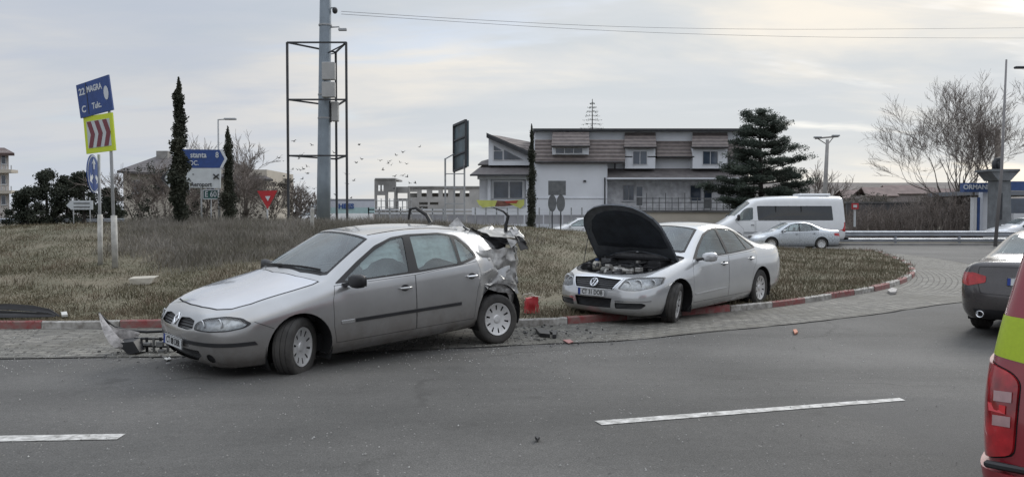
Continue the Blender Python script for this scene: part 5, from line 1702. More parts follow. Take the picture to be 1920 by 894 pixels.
# red emergency vehicle, rear corner in the near foreground
REDV = [
 [(2.30, .50, .30), (2.36, .56, .40), (2.36, .58, .62), (2.30, .56, .82), (2.20, .48, .95), (2.16, .28, .99), (2.15, 1.0)],
 [(2.05, .80, .28), (2.12, .88, .38), (2.14, .90, .62), (2.05, .86, .88), (1.92, .74, 1.04), (1.86, .40, 1.10), (1.86, 1.11)],
 [(1.50, .84, .28), (1.50, .93, .38), (1.50, .95, .70), (1.50, .92, .96), (1.40, .80, 1.12), (1.50, .44, 1.18), (1.53, 1.19)],
 [(1.00, .84, .28), (1.00, .93, .38), (1.00, .95, .72), (1.00, .93, 1.02), (.80, .74, 1.55), (.92, .40, 1.62), (.95, 1.63)],
 [(.50, .84, .28), (.50, .93, .38), (.50, .95, .74), (.50, .94, 1.06), (.40, .71, 1.80), (.45, .40, 1.86), (.45, 1.87)],
 [(-.40, .84, .28), (-.40, .93, .38), (-.40, .95, .76), (-.40, .94, 1.08), (-.40, .71, 1.85), (-.40, .40, 1.91), (-.40, 1.92)],
 [(-1.30, .84, .28), (-1.30, .93, .38), (-1.30, .95, .76), (-1.30, .94, 1.08), (-1.30, .71, 1.84), (-1.30, .40, 1.90), (-1.30, 1.91)],
 [(-1.95, .84, .30), (-1.97, .93, .38), (-1.97, .95, .76), (-1.95, .93, 1.08), (-1.82, .76, 1.78), (-1.80, .40, 1.85), (-1.80, 1.86)],
 [(-2.16, .76, .30), (-2.22, .86, .38), (-2.20, .90, .76), (-2.15, .88, 1.08), (-1.97, .73, 1.74), (-1.92, .40, 1.80), (-1.92, 1.81)],
 [(-2.24, .58, .30), (-2.32, .66, .38), (-2.28, .72, .76), (-2.22, .70, 1.08), (-2.04, .60, 1.70), (-1.98, .32, 1.78), (-1.98, 1.79)],
]
REDV_CR = [('L', 0, 8, 1, 1, .7), ('L', 3, 7, 5, 5, .35), ('R', 2, 2, 4, 6, .6), ('R', 8, 8, 2, 5, .35)]
def red_vehicle():
    root = empty('emergency_van'); tag(root, 'red emergency van with a yellow-green reflective panel, rear corner at the right edge', 'van')
    red = mat('fire_red_paint', (.23, .012, .022), .25, var=.06, vscale=2, coat=1.0)
    red2 = mat('bumper_red_paint', (.24, .022, .03), .4, var=.08, vscale=3, coat=.5, bump=.001)
    B = Body(REDV, REDV_CR, levels=4)
    axles = [(1.45, .34, .40), (-1.35, .34, .40)]
    arches(B, root, axles, .40)
    ok = lambda c, n: c.y > .4 and abs(n.y) > .3
    rearc = lambda c, n: c.x < -1.85
    B.both('side', rounded([(.95, 1.12), (.42, 1.66), (.1, 1.72), (-.30, 1.72), (-.30, 1.14)], .05), 'fwin', ok)
    B.both('side', rounded([(-.36, 1.14), (-.36, 1.72), (-1.15, 1.72), (-1.15, 1.14)], .05), 'rwin', ok)
    B.both('side', rounded([(-1.22, 1.14), (-1.22, 1.70), (-1.70, 1.64), (-1.84, 1.30), (-1.80, 1.20)], .05), 'qwin', ok)
    B.cut('top', full([(1.40, 0), (1.34, .45), (1.26, .66), (.52, .60), (.55, 0)]), 'screen', lambda c, n: n.z > .2 and n.x > .1 and c.z > 1.0)
    B.cut('front', fullf([(0, 1.22), (.55, 1.22), (.50, 1.30), (.44, 1.64), (0, 1.66)]), 'backlight', rearc)
    B.panel('front', rounded([(.775, .645), (.765, .93), (.80, .965), (.95, 1.01), (.98, .66), (.90, .60)], .03), 'lamp', .006, 'lampgap', lambda c, n: c.x < -1.9)
    B.cut('front', [(.66, 1.00), (.52, .985), (-.6, .985), (-.66, 1.0), (-.62, 1.165), (.62, 1.165)], 'panelband', rearc, only=['body'])
    B.both('front', [(.60, 1.0), (.60, .985), (.90, 1.02), (.96, 1.03), (.92, 1.18), (.615, 1.165)], 'sideband', lambda c, n: c.x < -1.95 and c.y > .60, only=['body'])
    B.panel('front', fullf([(0, .56), (.62, .56), (.64, .64), (.60, 1.10), (.585, 1.20), (.52, 1.72), (0, 1.74)]), 'tailgate', .007, 'gategap', rearc, sides=False, only=['body'])
    B.cut('side', [(-1.78, .25), (-2.5, .25), (-2.5, .575), (-1.78, .575)], 'bumper', lambda c, n: c.z > .29)
    B.part('body', 'body', red, root); B.part('body', 'inner_shell', TRIM, root, offset=-.02, flip=True)
    B.part('tailgate', 'tailgate', red, root)
    B.part('gategap', 'panel_gap', DARKHOLE, root, offset=-.004)
    yel = mat('reflective_yellow', (.36, .47, .015), .4, var=.05, vscale=60)
    B.part('panelband', 'reflective_panel', yel, root, offset=.002)
    for sf in ('_l', '_r'):
        sg = 1 if sf == '_l' else -1
        B.part('sideband' + sf, 'reflective_panel', yel, root, offset=.002)
        B.part('lampgap' + sf, 'panel_gap', DARKHOLE, root, offset=-.002)
        l = B.part('lamp' + sf, 'tail_lamp', mat('van_lamp_red', (.36, .010, .016), .12, coat=1.0, var=.5, vscale=7), root, offset=.012, solid=.02)
        for (z0, z1) in ((.748, .788), (.842, .882)):
            vs = []; fs = []
            for (yy_, zz_) in ((.79, z0 + .006), (.855, z0 - .0), (.855, z1), (.79, z1 + .006)):
                h, n = B.hit((-4, sg * yy_, zz_), (1, 0, 0)); vs.append(h + n * .016)
            q = MB(); q.mesh(vs, [(0, 1, 2, 3)]); q.build('clear_reflector', mat('clear_lens', (.40, .25, .25), .3, var=.1, vscale=20, coat=.5), l, fix=False)
        q = MB(); vs = []
        for (yy_, zz_) in ((.81, .80), (.87, .80), (.875, .832), (.81, .832)):
            h, n = B.hit((-4, sg * yy_, zz_), (1, 0, 0)); vs.append(h + n * .016)
        q.mesh(vs, [(0, 1, 2, 3)]); q.build('brake_lens', mat('brake_lens', (.62, .02, .03), .2, coat=.8), l, fix=False)
        for w_ in ('fwin', 'rwin', 'qwin'): B.part(w_ + sf, 'side_window', DARK_GLASS, root, offset=.001)
    B.part('backlight', 'rear_window', DARK_GLASS, root, offset=.002)
    B.part('screen', 'windscreen', SCREEN_GLASS, root, offset=.001)
    b = B.part('bumper', 'rear_bumper', red2, root, offset=.03, solid=.04)
    for sg in (1, -1):
        h, n = B.hit((-4, sg * .80, .60), (1, 0, 0))
        q = MB(); q.box((h.x - .015, sg * .80, .600), (.03, .16, .028), Matrix.Identity(4), .008); q.build('bumper_step', BLACK, root)
        h, n = B.hit((-4, sg * .86, .46), (1, 0, 0))
        q = MB(); q.box((h.x - .045, sg * .80, .47), (.03, .14, .04), None, .01); q.build('bumper_reflector', REDLENS, root)
        q = MB(); q.box((-2.285, sg * .36, .85), (.05, .56, .10), None, .015); q.build('grab_trim', BLACK, root)
    h, n = B.hit((-4, .56, .95), (1, 0, 0))
    text_mesh('lettering', 'RVS', .075, mat('pale_lettering', (.5, .42, .38), .5), root, Matrix.Translation(h + n * .004) @ Matrix(((0, 1, 0), (0, 0, 1), (0, 0, 0))).to_4x4() if False else Matrix.Translation((h.x - .004, .50, .945)) @ Matrix.Rotation(-PI / 2, 4, 'Z') @ Matrix.Rotation(PI / 2 + .08, 4, 'X'), .001, .002)
    liners(root, axles, .93, .6); cabin(root, .2, -.7, .5)
    for sg in (1, -1):
        for x in (1.45, -1.35): wheel(root, (x, sg * .82, .34), sg, rad=.34, wid=.225, style='five')
    q = MB(); q.box((0, 0, .32), (4.0, 1.3, .16)); q.build('underbody', DARKHOLE, root)
    root.location = (4.09, 4.12, 0.04); root.rotation_euler = (0, 0, R(45)); return root
red_vehicle()
# ------------------------------------------------------------------ backdrop: poles, signs, buildings, trees
STEEL = mat('galvanised_steel', (.24, .28, .32), .5, metal=.3, var=.12, vscale=2, dirt=((.16, .15, .14), 2.5, .3))
POLEG = mat('grey_post', (.33, .34, .35), .55, var=.15, vscale=3)
DARKST = mat('dark_steel', (.035, .037, .042), .6, var=.3, vscale=3)
CONC = mat('concrete', (.27, .26, .25), .85, var=.18, vscale=1.2, bump=.02, bscale=6)
WALLW = mat('white_render', (.66, .68, .72), .85, var=.05, vscale=.6, bump=.006, bscale=12)
WALLC = mat('cream_render', (.46, .42, .36), .85, var=.08, vscale=.6)
ROOFT = mat('roof_tiles', (.115, .10, .10), .8, col2=(.075, .066, .07), vscale=2.5, bump=.03, bscale=9)
ROOFD = mat('roof_tiles_dark', (.11, .10, .10), .8, var=.2, vscale=2)
WINB = mat('window_pane', (.045, .06, .085), .08, spec=.8, var=.4, vscale=.9)
WHITEF = mat('white_frame', (.62, .63, .65), .5)
SIGNBLUE = mat('sign_blue', (.018, .055, .21), .45, var=.12, vscale=5)
SIGNWHITE = mat('sign_white', (.50, .53, .55), .5, var=.06, vscale=4)
SIGNRED = mat('sign_red', (.40, .018, .025), .45, var=.08)
SIGNYEL = mat('sign_yellow_green', (.56, .66, .03), .45)
SIGNBACK = mat('sign_back', (.12, .125, .13), .6, var=.2)
SIGNTXT = mat('sign_lettering', (.55, .58, .62), .5)
SIGNBLK = mat('sign_black', (.02, .02, .022), .5)

def roofs_wave(name, c1, c2):
    m = bpy.data.materials.new(name); m.use_nodes = True; t = m.node_tree; b = t.nodes['Principled BSDF']
    tc = t.nodes.new('ShaderNodeTexCoord'); w = t.nodes.new('ShaderNodeTexWave'); w.bands_direction = 'Z'; w.inputs['Scale'].default_value = 1.05; w.inputs['Distortion'].default_value = .6
    w.inputs['Detail'].default_value = 3
    n = t.nodes.new('ShaderNodeTexNoise'); n.inputs['Scale'].default_value = 3; n.inputs['Detail'].default_value = 6
    r = t.nodes.new('ShaderNodeValToRGB'); r.color_ramp.elements[0].color = (*c1, 1); r.color_ramp.elements[1].color = (*c2, 1); r.color_ramp.elements[0].position = .3; r.color_ramp.elements[1].position = .7
    a = t.nodes.new('ShaderNodeMath'); a.operation = 'MULTIPLY_ADD'; a.inputs[1].default_value = .35
    t.links.new(tc.outputs['Object'], w.inputs[0]); t.links.new(tc.outputs['Object'], n.inputs[0]); t.links.new(w.outputs[1], a.inputs[0]); 
    m2 = t.nodes.new('ShaderNodeMath'); m2.operation = 'MULTIPLY'; m2.inputs[1].default_value = .65
    t.links.new(n.outputs[0], m2.inputs[0]); t.links.new(m2.outputs[0], a.inputs[2])
    t.links.new(a.outputs[0], r.inputs[0]); t.links.new(r.outputs[0], b.inputs[0]); b.inputs['Roughness'].default_value = .85
    bp = t.nodes.new('ShaderNodeBump'); bp.inputs['Distance'].default_value = .08; t.links.new(w.outputs[1], bp.inputs['Height']); t.links.new(bp.outputs[0], b.inputs['Normal'])
    return m
ROOFW = roofs_wave('brown_roof_tiles', (.10, .085, .082), (.20, .17, .16))

# ---- roadside sign posts at the left
def post(name_root, x, y, z0, z1, r, m=POLEG, lean=(0, 0), sleeve=None, parent=None):
    q = MB(); q.tube([(x, y, z0), (x + lean[0], y + lean[1], z1)], r, 10)
    return q.build('post', m, parent, smooth=True)
def panel_M(p00, p10, p01):
    """frame with origin at the lower-left corner, x and y along the edges, unit = metres"""
    a, b_, c = Vector(p00), Vector(p10), Vector(p01)
    x = (b_ - a).normalized(); n = x.cross(c - a).normalized(); y = n.cross(x)
    return Matrix.Translation(a) @ Matrix((x, y, n)).transposed().to_4x4(), (b_ - a).length, (c - a).dot(y)
def flat(M, poly, z, t, name, m, parent):
    q = MB(); q.prism([(x, y, z) for (x, y) in poly], (0, 0, t), M); return q.build(name, m, parent)

Yp = 17.2
rp = gp(217, 487, .46); rp = at(216, 486, Yp)
g0 = gz(rp.x, Yp) or .5
root = empty('chevron_sign'); tag(root, 'yellow-green chevron board under a tilted blue board on a leaning post', 'road sign')
top = at(203, 150, Yp)
q = MB(); q.tube([(rp.x, Yp, g0 - .1), tuple(at(209, 300, Yp)), tuple(top)], .035, 10); q.build('post', POLEG, root, smooth=True)
q = MB(); q.tube([(rp.x, Yp, g0 - .1), tuple(at(213.5, 404, Yp))], .065, 10); q.build('post_sleeve', mat('pale_post_paint', (.42, .41, .38), .7, var=.2, vscale=6), root, smooth=True)
# chevron board, turned so its left edge is further away
a, b_, c = at(162, 289, Yp + .30), at(216, 282, Yp - .12), at(154, 220, Yp + .30)
M, w, h = panel_M(a, b_, c)
brd = flat(M, [(0, 0), (w, 0), (w, h), (0, h)], -.03, .03, 'chevron_board', SIGNYEL, root)
flat(M, [(w * .10, h * .14), (w * .90, h * .14), (w * .90, h * .86), (w * .10, h * .86)], .0, .006, 'white_field', SIGNWHITE, brd)
for k in range(3):
    x0 = w * (.12 + k * .27)
    flat(M, [(x0, h * .15), (x0 + w * .14, h * .15), (x0 + w * .25, h * .5), (x0 + w * .14, h * .85), (x0, h * .85), (x0 + w * .11, h * .5)], .008, .004, 'chevron', mat('chevron_maroon', (.17, .035, .05), .5), brd)
a, b_, c = at(151, 222, Yp + .28), at(212, 206, Yp - .14), at(147, 158, Yp + .28)
M, w, h = panel_M(a, b_, c)
h = (Vector(at(208, 139, Yp - .14)) - Vector(b_)).length
sh = .0
brd = flat(M, [(0, 0), (w, .0), (w * .985, h), (-.02, h * .96)], -.03, .03, 'blue_board', SIGNBLUE, root)
text_mesh('lettering', '22', h * .26, SIGNTXT, brd, M @ Matrix.Translation((w * .14, h * .72, .004)), .001, .006)
text_mesh('lettering', 'MAGRA', h * .24, SIGNTXT, brd, M @ Matrix.Translation((w * .52, h * .74, .004)), .001, .006, sx=.75)
text_mesh('lettering', 'Tulc.', h * .24, SIGNTXT, brd, M @ Matrix.Translation((w * .54, h * .24, .004)), .001, .006, sx=.8)
text_mesh('lettering', 'C', h * .26, SIGNTXT, brd, M @ Matrix.Translation((w * .14, h * .22, .004)), .001, .006)
flat(M, [(w * .86 + w * .07 * math.cos(t), h * .52 + h * .2 * math.sin(t)) for t in [2 * PI * k / 16 for k in range(16)]], .002, .004, 'oval_mark', SIGNTXT, brd)
flat(M, [(w * .27, h * .06), (w * .29, h * .06), (w * .29, h * .94), (w * .27, h * .94)], .002, .003, 'dividing_line', SIGNBLK, brd)
q = MB(); q.tube([(0, 0, 0), (0, 0, .05)], .12, 14, True)
# round blue sign seen nearly edge-on, on its own post
root = empty('round_sign'); tag(root, 'blue round sign seen almost edge-on on a pale post beside the chevron board', 'road sign')
xl = at(188, 480, 17.5); gl = gz(xl.x, 17.5) or .5
q = MB(); q.tube([(xl.x, 17.5, gl - .1), tuple(at(185.5, 290, 17.5))], .032, 10); q.build('post', POLEG, root, smooth=True)
q = MB(); q.tube([(xl.x, 17.5, gl - .1), tuple(at(187.5, 402, 17.5))], .055, 10); q.build('post_sleeve', MATS['pale_post_paint'], root, smooth=True)
cc = at(175, 326, 17.45)
M = Matrix.Translation(cc) @ Matrix.Rotation(R(-1), 4, 'Y') @ Matrix.Rotation(R(101), 4, 'Z') @ Matrix.Rotation(PI / 2, 4, 'X')
rr = 36 / 1500 * 17.4
dsc = flat(M, circle(0, 0, rr, 28), -.015, .02, 'sign_disc', SIGNBLUE, root)
flat(M, circle(0, 0, rr * .96, 28), .006, .003, 'disc_edge', SIGNWHITE, dsc)
flat(M, circle(0, 0, rr * .90, 28), .010, .003, 'disc_face', SIGNBLUE, dsc)
for k in range(3):
    T = M @ Matrix.Rotation(k * 2 * PI / 3, 4, 'Z')
    flat(T, [(-.04, .10), (.04, .10), (.05, rr * .55), (.13, rr * .50), (0, rr * .80), (-.13, rr * .50), (-.05, rr * .55)], .014, .003, 'arrow', SIGNTXT, dsc)

def sign_post_at(px, Y, ztop, r, parent, m=POLEG):
    x = xat(px, Y); z0 = gz(x, Y); z0 = -.1 if z0 is None else z0 - .1
    q = MB(); q.tube([(x, Y, z0), (x, Y, ztop)], r, 8); return q.build('post', m, parent, smooth=True)

# direction sign with blue and white arrow boards
root = empty('direction_sign'); tag(root, 'blue and white arrow boards with place names behind the tall cypress', 'road sign')
Yd = 35.0
P = lambda px, py, Y=Yd: tuple(at(px, py, Y))
q = MB(); q.prism([P(334, 280), P(416, 281), P(425, 298), P(416, 315), P(334, 315)], (0, .06, 0)); bb = q.build('blue_arrow_board', SIGNBLUE, root)
q = MB(); q.prism([P(412, 281.5, Yd - .02), P(417, 281.5, Yd - .02), P(426, 298, Yd - .02), P(417, 315, Yd - .02), P(412, 315, Yd - .02), P(421, 298, Yd - .02)], (0, .01, 0)); q.build('arrow_edge', SIGNTXT, bb)
q = MB(); q.prism([P(318, 315.5), P(414, 315.5), P(413, 353), P(318, 351), P(300, 334)], (0, .06, 0)); wb_ = q.build('white_arrow_board', SIGNWHITE, root)
q = MB(); q.prism([P(316, 318, Yd - .02), P(308, 334, Yd - .02), P(316, 348, Yd - .02), P(300, 334, Yd - .02)], (0, .01, 0)); q.build('arrow_tip', SIGNBLK, wb_)
def face_text(s, px, py, hgt, Y, m, parent, sx=.85, bold=.004):
    c_ = at(px, py, Y - .03); k = hgt / 1500 * Y * 1.35
    return text_mesh('lettering', s, k, m, parent, Matrix.Translation(c_) @ Matrix.Rotation(PI / 2, 4, 'X'), .002, bold, sx=sx)
face_text('stanta', 372, 291, 11, Yd, SIGNTXT, bb, bold=.006); face_text('8', 407, 291, 11, Yd, SIGNTXT, bb); face_text('DC.', 364, 306, 9, Yd, SIGNTXT, bb)
face_text('Aeroport', 377, 346, 9, Yd, SIGNBLK, wb_, bold=.004); face_text('-', 362, 326, 9, Yd, SIGNBLK, wb_)
cx_ = at(405, 331, Yd - .03)
for (dx, dz) in ((.12, .10), (.12, -.10)):
    q = MB(); q.bar(cx_ - Vector((dx, 0, dz)), cx_ + Vector((dx, 0, dz)), .03, .05); q.build('plane_symbol', SIGNBLK, wb_)
for px in (344, 378): sign_post_at(px, Yd + .12, zat(281, Yd), .04, root)
root = empty('route_sign'); tag(root, 'small green E-road number plate on a thin post below the white arrow board', 'road sign')
Ye = 36.5
q = MB(); q.prism([P(381, 356, Ye), P(409, 356, Ye), P(409, 373, Ye), P(381, 373, Ye)], (0, .04, 0)); gb = q.build('plate', mat('sign_green', (.02, .10, .09), .5), root)
face_text('E 60', 395, 364.5, 11, Ye, SIGNTXT, gb, bold=.008)
for (x0, y0, x1, y1) in ((381, 356, 409, 356), (381, 373, 409, 373), (381, 356, 381, 373), (409, 356, 409, 373)):
    q = MB(); q.bar(at(x0, y0, Ye - .02), at(x1, y1, Ye - .02), .03, .05); q.build('plate_border', SIGNTXT, gb)
sign_post_at(396, Ye + .08, zat(366, Ye), .03, root)

# give-way sign
root = empty('give_way_sign'); tag(root, 'red inverted triangle give-way sign at the crest of the mound', 'road sign')
Yy = 34.0
q = MB(); q.prism([P(482, 358, Yy), P(520, 357, Yy), P(501.5, 392, Yy)], (0, .04, 0)); t_ = q.build('triangle', SIGNRED, root)
q = MB(); q.prism([P(497, 368, Yy - .02), P(507, 367.5, Yy - .02), P(502, 377, Yy - .02)], (0, .015, 0)); q.build('white_centre', SIGNTXT, t_)
sign_post_at(501.5, Yy + .08, zat(380, Yy), .035, root)

# short marker posts in the grass
for (px, Y, hh, lab) in ((343, 30, .45, 'short weathered marker post in the grass right beside the tall cypress'), (420, 33.5, .62, 'short weathered marker post standing left of the give-way sign'), (475, 33, .62, 'short weathered marker post just below the give-way sign'), (585, 23.5, .62, 'white marker post in the tall grass below the steel pole')):
    x = xat(px, Y); z0 = gz(x, Y) or 1.2
    q = MB(); q.box((0, 0, hh / 2), (.11, .09, hh), None, .02)
    if hh > .55: 
        pass
    o = q.build('marker_post', mat('weathered_white', (.40, .39, .36), .8, var=.2, vscale=8)); o.location = (x, Y, z0 - .03); o.rotation_euler = (R(1.5), R(-2 if px != 585 else 1), .2)
    tag(o, lab, 'marker post', 'marker posts in the grass')

# white arrow sign far left
root = empty('arrow_sign'); tag(root, 'low white arrow board pointing left on two posts before dark trees', 'road sign')
Ya = 52.0
q = MB(); q.prism([P(124, 385, Ya), P(133, 376, Ya), P(174, 376, Ya), P(174, 393, Ya), P(133, 393, Ya)], (0, .05, 0)); ab_ = q.build('arrow_board', SIGNWHITE, root)
for py in (381, 388):
    q = MB(); q.bar(at(138, py, Ya - .02), at(168, py, Ya - .02), .02, .07); q.build('lettering_line', SIGNBACK, ab_)
for px in (138, 169): sign_post_at(px, Ya + .08, zat(370, Ya), .03, root)

# signs seen from behind by the white house
root = empty('sign_backs'); tag(root, 'dark board above two round sign backs on twin posts against the white house wall', 'road sign')
Yb = 45.0
q = MB(); q.prism([P(1028, 339, Yb), P(1061, 339, Yb), P(1061, 366, Yb), P(1028, 366, Yb)], (0, .04, 0)); q.build('board_back', SIGNBACK, root)
for px in (1035.5, 1051.5):
    c_ = at(px, 381, Yb)
    q = MB(); q.prism([(c_.x + 8 / 1500 * Yb * math.cos(t), Yb, c_.z + 16 / 1500 * Yb * math.sin(t)) for t in [2 * PI * k / 20 for k in range(20)]], (0, .03, 0)); q.build('disc_back', SIGNBACK, root)
    q = MB(); q.tube([(c_.x, Yb + .06, -.1), (c_.x, Yb + .06, zat(340, Yb))], .035, 8); q.build('post', DARKST, root)

# tall steel pole with cabinets and cameras
Yt = 29.0
root = empty('steel_pole'); tag(root, 'tall tapering grey steel pole with equipment boxes, rising out of the picture', 'pole')
xb, xt = xat(606.5, Yt), xat(613, Yt); zb = (gz(xb, Yt) or 1.3) - .3
q = MB(); zt = 11.5; kx = (xt - xb) / (9.4 - 1.4)
q.tube([(xb + kx * (z - 1.4), Yt, z) for z in (zb, 3, 5, 7, 9, zt)], [.25, .24, .225, .215, .205, .19], 24); q.build('shaft', STEEL, root, smooth=True)
for py in (48, 178, 222):
    z = zat(py, Yt); q = MB(); q.lathe([(.235, -.03), (.24, 0), (.235, .03)], 24, Matrix.Translation((xb + kx * (z - 1.4), Yt, z)) @ Matrix.Rotation(PI / 2, 4, 'X')); q.build('clamp_band', POLEG, root, smooth=True)
BOXG = mat('cabinet_grey', (.38, .38, .375), .5, var=.06, vscale=3)
for (y0, y1) in ((117, 150), (154, 183)):
    c0, c1 = at(604, y1, Yt - .40), at(628, y0, Yt - .40)
    q = MB(); q.box(((c0.x + c1.x) / 2, Yt - .36, (c0.z + c1.z) / 2), (c1.x - c0.x, .22, c1.z - c0.z), None, .02); o = q.build('equipment_cabinet', BOXG, root)
c0, c1 = at(621, 228, Yt), at(633, 191, Yt)
q = MB(); q.box(((c0.x + c1.x) / 2 + .03, Yt, (c0.z + c1.z) / 2), (c1.x - c0.x, .25, c1.z - c0.z), None, .02); o = q.build('meter_box', BOXG, root)
q = MB(); q.box((c0.x - .03, Yt, (c0.z + c1.z) / 2), (.06, .22, (c1.z - c0.z) * 1.05)); q.build('meter_bracket', DARKST, root)
for (px, py, dome) in ((628, 20, True), (636, 56, False)):
    p = at(px, py, Yt); a0 = Vector((xb + kx * (p.z - 1.4) + .15, Yt, p.z + .08))
    q = MB(); q.tube([a0, (p.x, Yt, p.z + .10), (p.x, Yt, p.z)], .025, 8); cm = q.build('camera_arm', POLEG, root, smooth=True)
    q = MB()
    if dome: q.lathe([(.001, .10), (.07, .09), (.10, .02), (.09, -.06), (.05, -.11), (.001, -.125)], 16, Matrix.Translation((p.x, Yt, p.z)) @ Matrix.Rotation(-PI / 2, 4, 'X') @ Matrix.Rotation(PI, 4, 'X'))
    else: q.box((p.x + .12, Yt, p.z), (.30, .10, .10), Matrix.Identity(4), .02)
    q.build('camera', DARKST if dome else POLEG, cm, smooth=dome)
# triangular advertising frame round the pole
root = empty('advertising_frame'); tag(root, 'empty three-sided steel advertising frame standing round the tall pole', 'frame')
A = (xat(541, 28.4), 28.4); Bp = (xat(651, 28.4), 28.4); Cp = (xat(631.5, 30.1), 30.1)
zz = [zat(80, 28.4), zat(187, 28.4), zat(292, 28.4)]
for (x, y) in (A, Bp, Cp):
    q = MB(); q.bar((x, y, 1.0), (x, y, zz[0]), .075); q.build('upright', DARKST, root)
for z in zz:
    for (u, v) in ((A, Bp), (Bp, Cp), (Cp, A)):
        q = MB(); q.bar((*u, z), (*v, z), .055); q.build('cross_rail', DARKST, root)
for (u, v) in ((Bp, (xb, Yt)), (Cp, (xb, Yt))):
    q = MB(); q.bar((*u, zz[0] - .03), (v[0], v[1], zz[0] - .35), .035); q.build('brace', DARKST, root)

# advertising hoarding behind the pole
root = empty('hoarding'); tag(root, 'long white and pale cyan hoarding with blue letters beyond the steel pole', 'hoarding')
Yh = 52.0
def rect(px0, py0, px1, py1, Y, t, name, m, parent=None):
    a, b_ = at(px0, py1, Y), at(px1, py0, Y)
    q = MB(); q.box(((a.x + b_.x) / 2, Y + t / 2, (a.z + b_.z) / 2), (abs(b_.x - a.x), t, abs(b_.z - a.z))); return q.build(name, m, parent)
rect(610, 377, 702, 389, Yh, .12, 'upper_panel', mat('hoarding_lilac', (.52, .54, .60), .6, var=.05), root)
lp = rect(610, 389, 702, 400, Yh, .12, 'lower_panel', mat('hoarding_cyan', (.38, .52, .53), .6, var=.08), root)
rect(610, 373, 702, 377, Yh, .16, 'top_rail', mat('hoarding_rail', (.25, .26, .29), .6), root)
face_text('HEES', 649, 387, 9, Yh - .02, mat('letter_blue', (.03, .08, .25), .6), lp, sx=1.1, bold=.02)

# oblique billboard on a lattice
root = empty('billboard'); tag(root, 'narrow dark teal billboard seen nearly edge-on on lattice posts left of the white house', 'billboard')
Ybb = 43.5
a, b_ = at(852, 321, 44.6), at(875, 312, 42.0); c_, d_ = at(852, 236, 44.6), at(875, 226, 42.0)
q = MB(); nrm = Vector((.97, .25, 0)) * .12; q.prism([a, b_, d_, c_], nrm); bo = q.build('panel', mat('billboard_back', (.05, .085, .10), .5, var=.5, vscale=.8), root)
for (u, v) in ((a, b_), (b_, d_), (d_, c_), (c_, a)):
    q = MB(); q.bar(u - nrm * .3, v - nrm * .3, .12); q.build('frame_edge', DARKST, bo)
for k in (.33, .66):
    q = MB(); q.bar(a.lerp(c_, k) - nrm * .3, b_.lerp(d_, k) - nrm * .3, .08); q.build('rib', DARKST, bo)
for (px, ytop, Y) in ((835, 297, 43.6), (852, 300, 44.6), (871, 300, 42.2)):
    x = xat(px, Y); q = MB(); q.bar((x, Y, 0), (x, Y, zat(ytop, Y)), .09); q.build('lattice_post', POLEG, root)
for py in (326, 352, 382):
    q = MB(); q.bar(at(835, py, 43.6), at(871, py, 42.2), .05); q.build('lattice_rail', POLEG, root)
q = MB(); q.bar(at(835, 298, 43.6), at(851, 289, 44.4), .05); q.build('brace', POLEG, root)

# street lamp with one arm behind the bushes
def street_lamp(px, py_top, Y, arm_px, label):
    root = empty('street_lamp'); tag(root, label, 'street lamp')
    x = xat(px, Y); z = zat(py_top, Y); x2 = xat(arm_px, Y)
    q = MB(); q.tube([(x, Y, -.1), (x, Y, z * .5), (x, Y, z)], [.09, .07, .05], 8); q.build('pole', POLEG, root, smooth=True)
    q = MB(); q.tube([(x, Y, z - .02), (x2, Y, z + .03)], .035, 6); q.build('arm', POLEG, root)
    q = MB(); s_ = 1 if x2 > x else -1; q.box((x2 - s_ * .25, Y, z + .02), (.75, .25, .12), None, .03); q.build('lamp_head', POLEG, root)
street_lamp(411, 224, 50, 441, 'single-arm street lamp rising between the two cypresses')
# T-shaped concrete pole
root = empty('lamp_post'); tag(root, 'tapered concrete lamp post with two short arms right of the pine', 'lamp post')
Yl = 62; x0, x1 = xat(1543, Yl), xat(1550, Yl); z1 = zat(262, Yl)
q = MB(); q.tube([(x0, Yl, -.1), (x1, Yl, z1)], [.21, .12], 10); q.build('pole', CONC, root, smooth=True)
q = MB(); q.bar(at(1528, 260, Yl), at(1572, 256, Yl), .09, .12); q.build('cross_arm', CONC, root)
for (px, py) in ((1533, 260), (1563, 257)):
    q = MB(); q.bar(at(px, py, Yl), (x1, Yl, z1 - .4), .06); q.build('brace', CONC, root)
for (px, py) in ((1533, 259), (1567, 256)):
    c_ = at(px, py, Yl); q = MB(); q.box((c_.x, Yl, c_.z + .06), (.6, .25, .12), None, .03); q.build('lamp_head', POLEG, root)

# guardrails
def guardrail(pts, z0, label, spacing=3.6, h=.78, two=True):
    root = empty('guardrail'); tag(root, label, 'guardrail')
    g = mat('guardrail_steel', (.36, .38, .41), .4, metal=.5, var=.15, vscale=1.5)
    for (zt_, w_) in (((h, .31), (h - .40, .22)) if two else ((h, .31),)):
        q = MB(); prof = [(-.0, 0), (-.03, -.03), (-.09, -.06), (-.09, -.10), (-.03, -.13), (-.03, -.18), (-.09, -.21), (-.09, -.25), (-.03, -.28), (0, -.31)]
        n = len(prof); vs = []
        for (x, y) in pts: vs += [(x, y + u, z0 + zt_ + v * (w_ / .31)) for (u, v) in prof]
        fs = [(i * n + j, i * n + j + 1, (i + 1) * n + j + 1, (i + 1) * n + j) for i in range(len(pts) - 1) for j in range(n - 1)]
        q.mesh(vs, fs); q.build('rail', g, root, auto=30, fix=False)
    s_ = 0; L_ = 0
    for (p, r_) in zip(pts, pts[1:]):
        p, r_ = Vector(p), Vector(r_); ln = (r_ - p).length; t = s_ - L_
        while t < ln:
            c_ = p + (r_ - p) * (t / ln); q = MB(); q.box((c_.x, c_.y + .06, z0 + h / 2 - .1), (.10, .08, h + .1)); q.build('rail_post', g, root); t += spacing; s_ += spacing
        L_ += ln
    return root
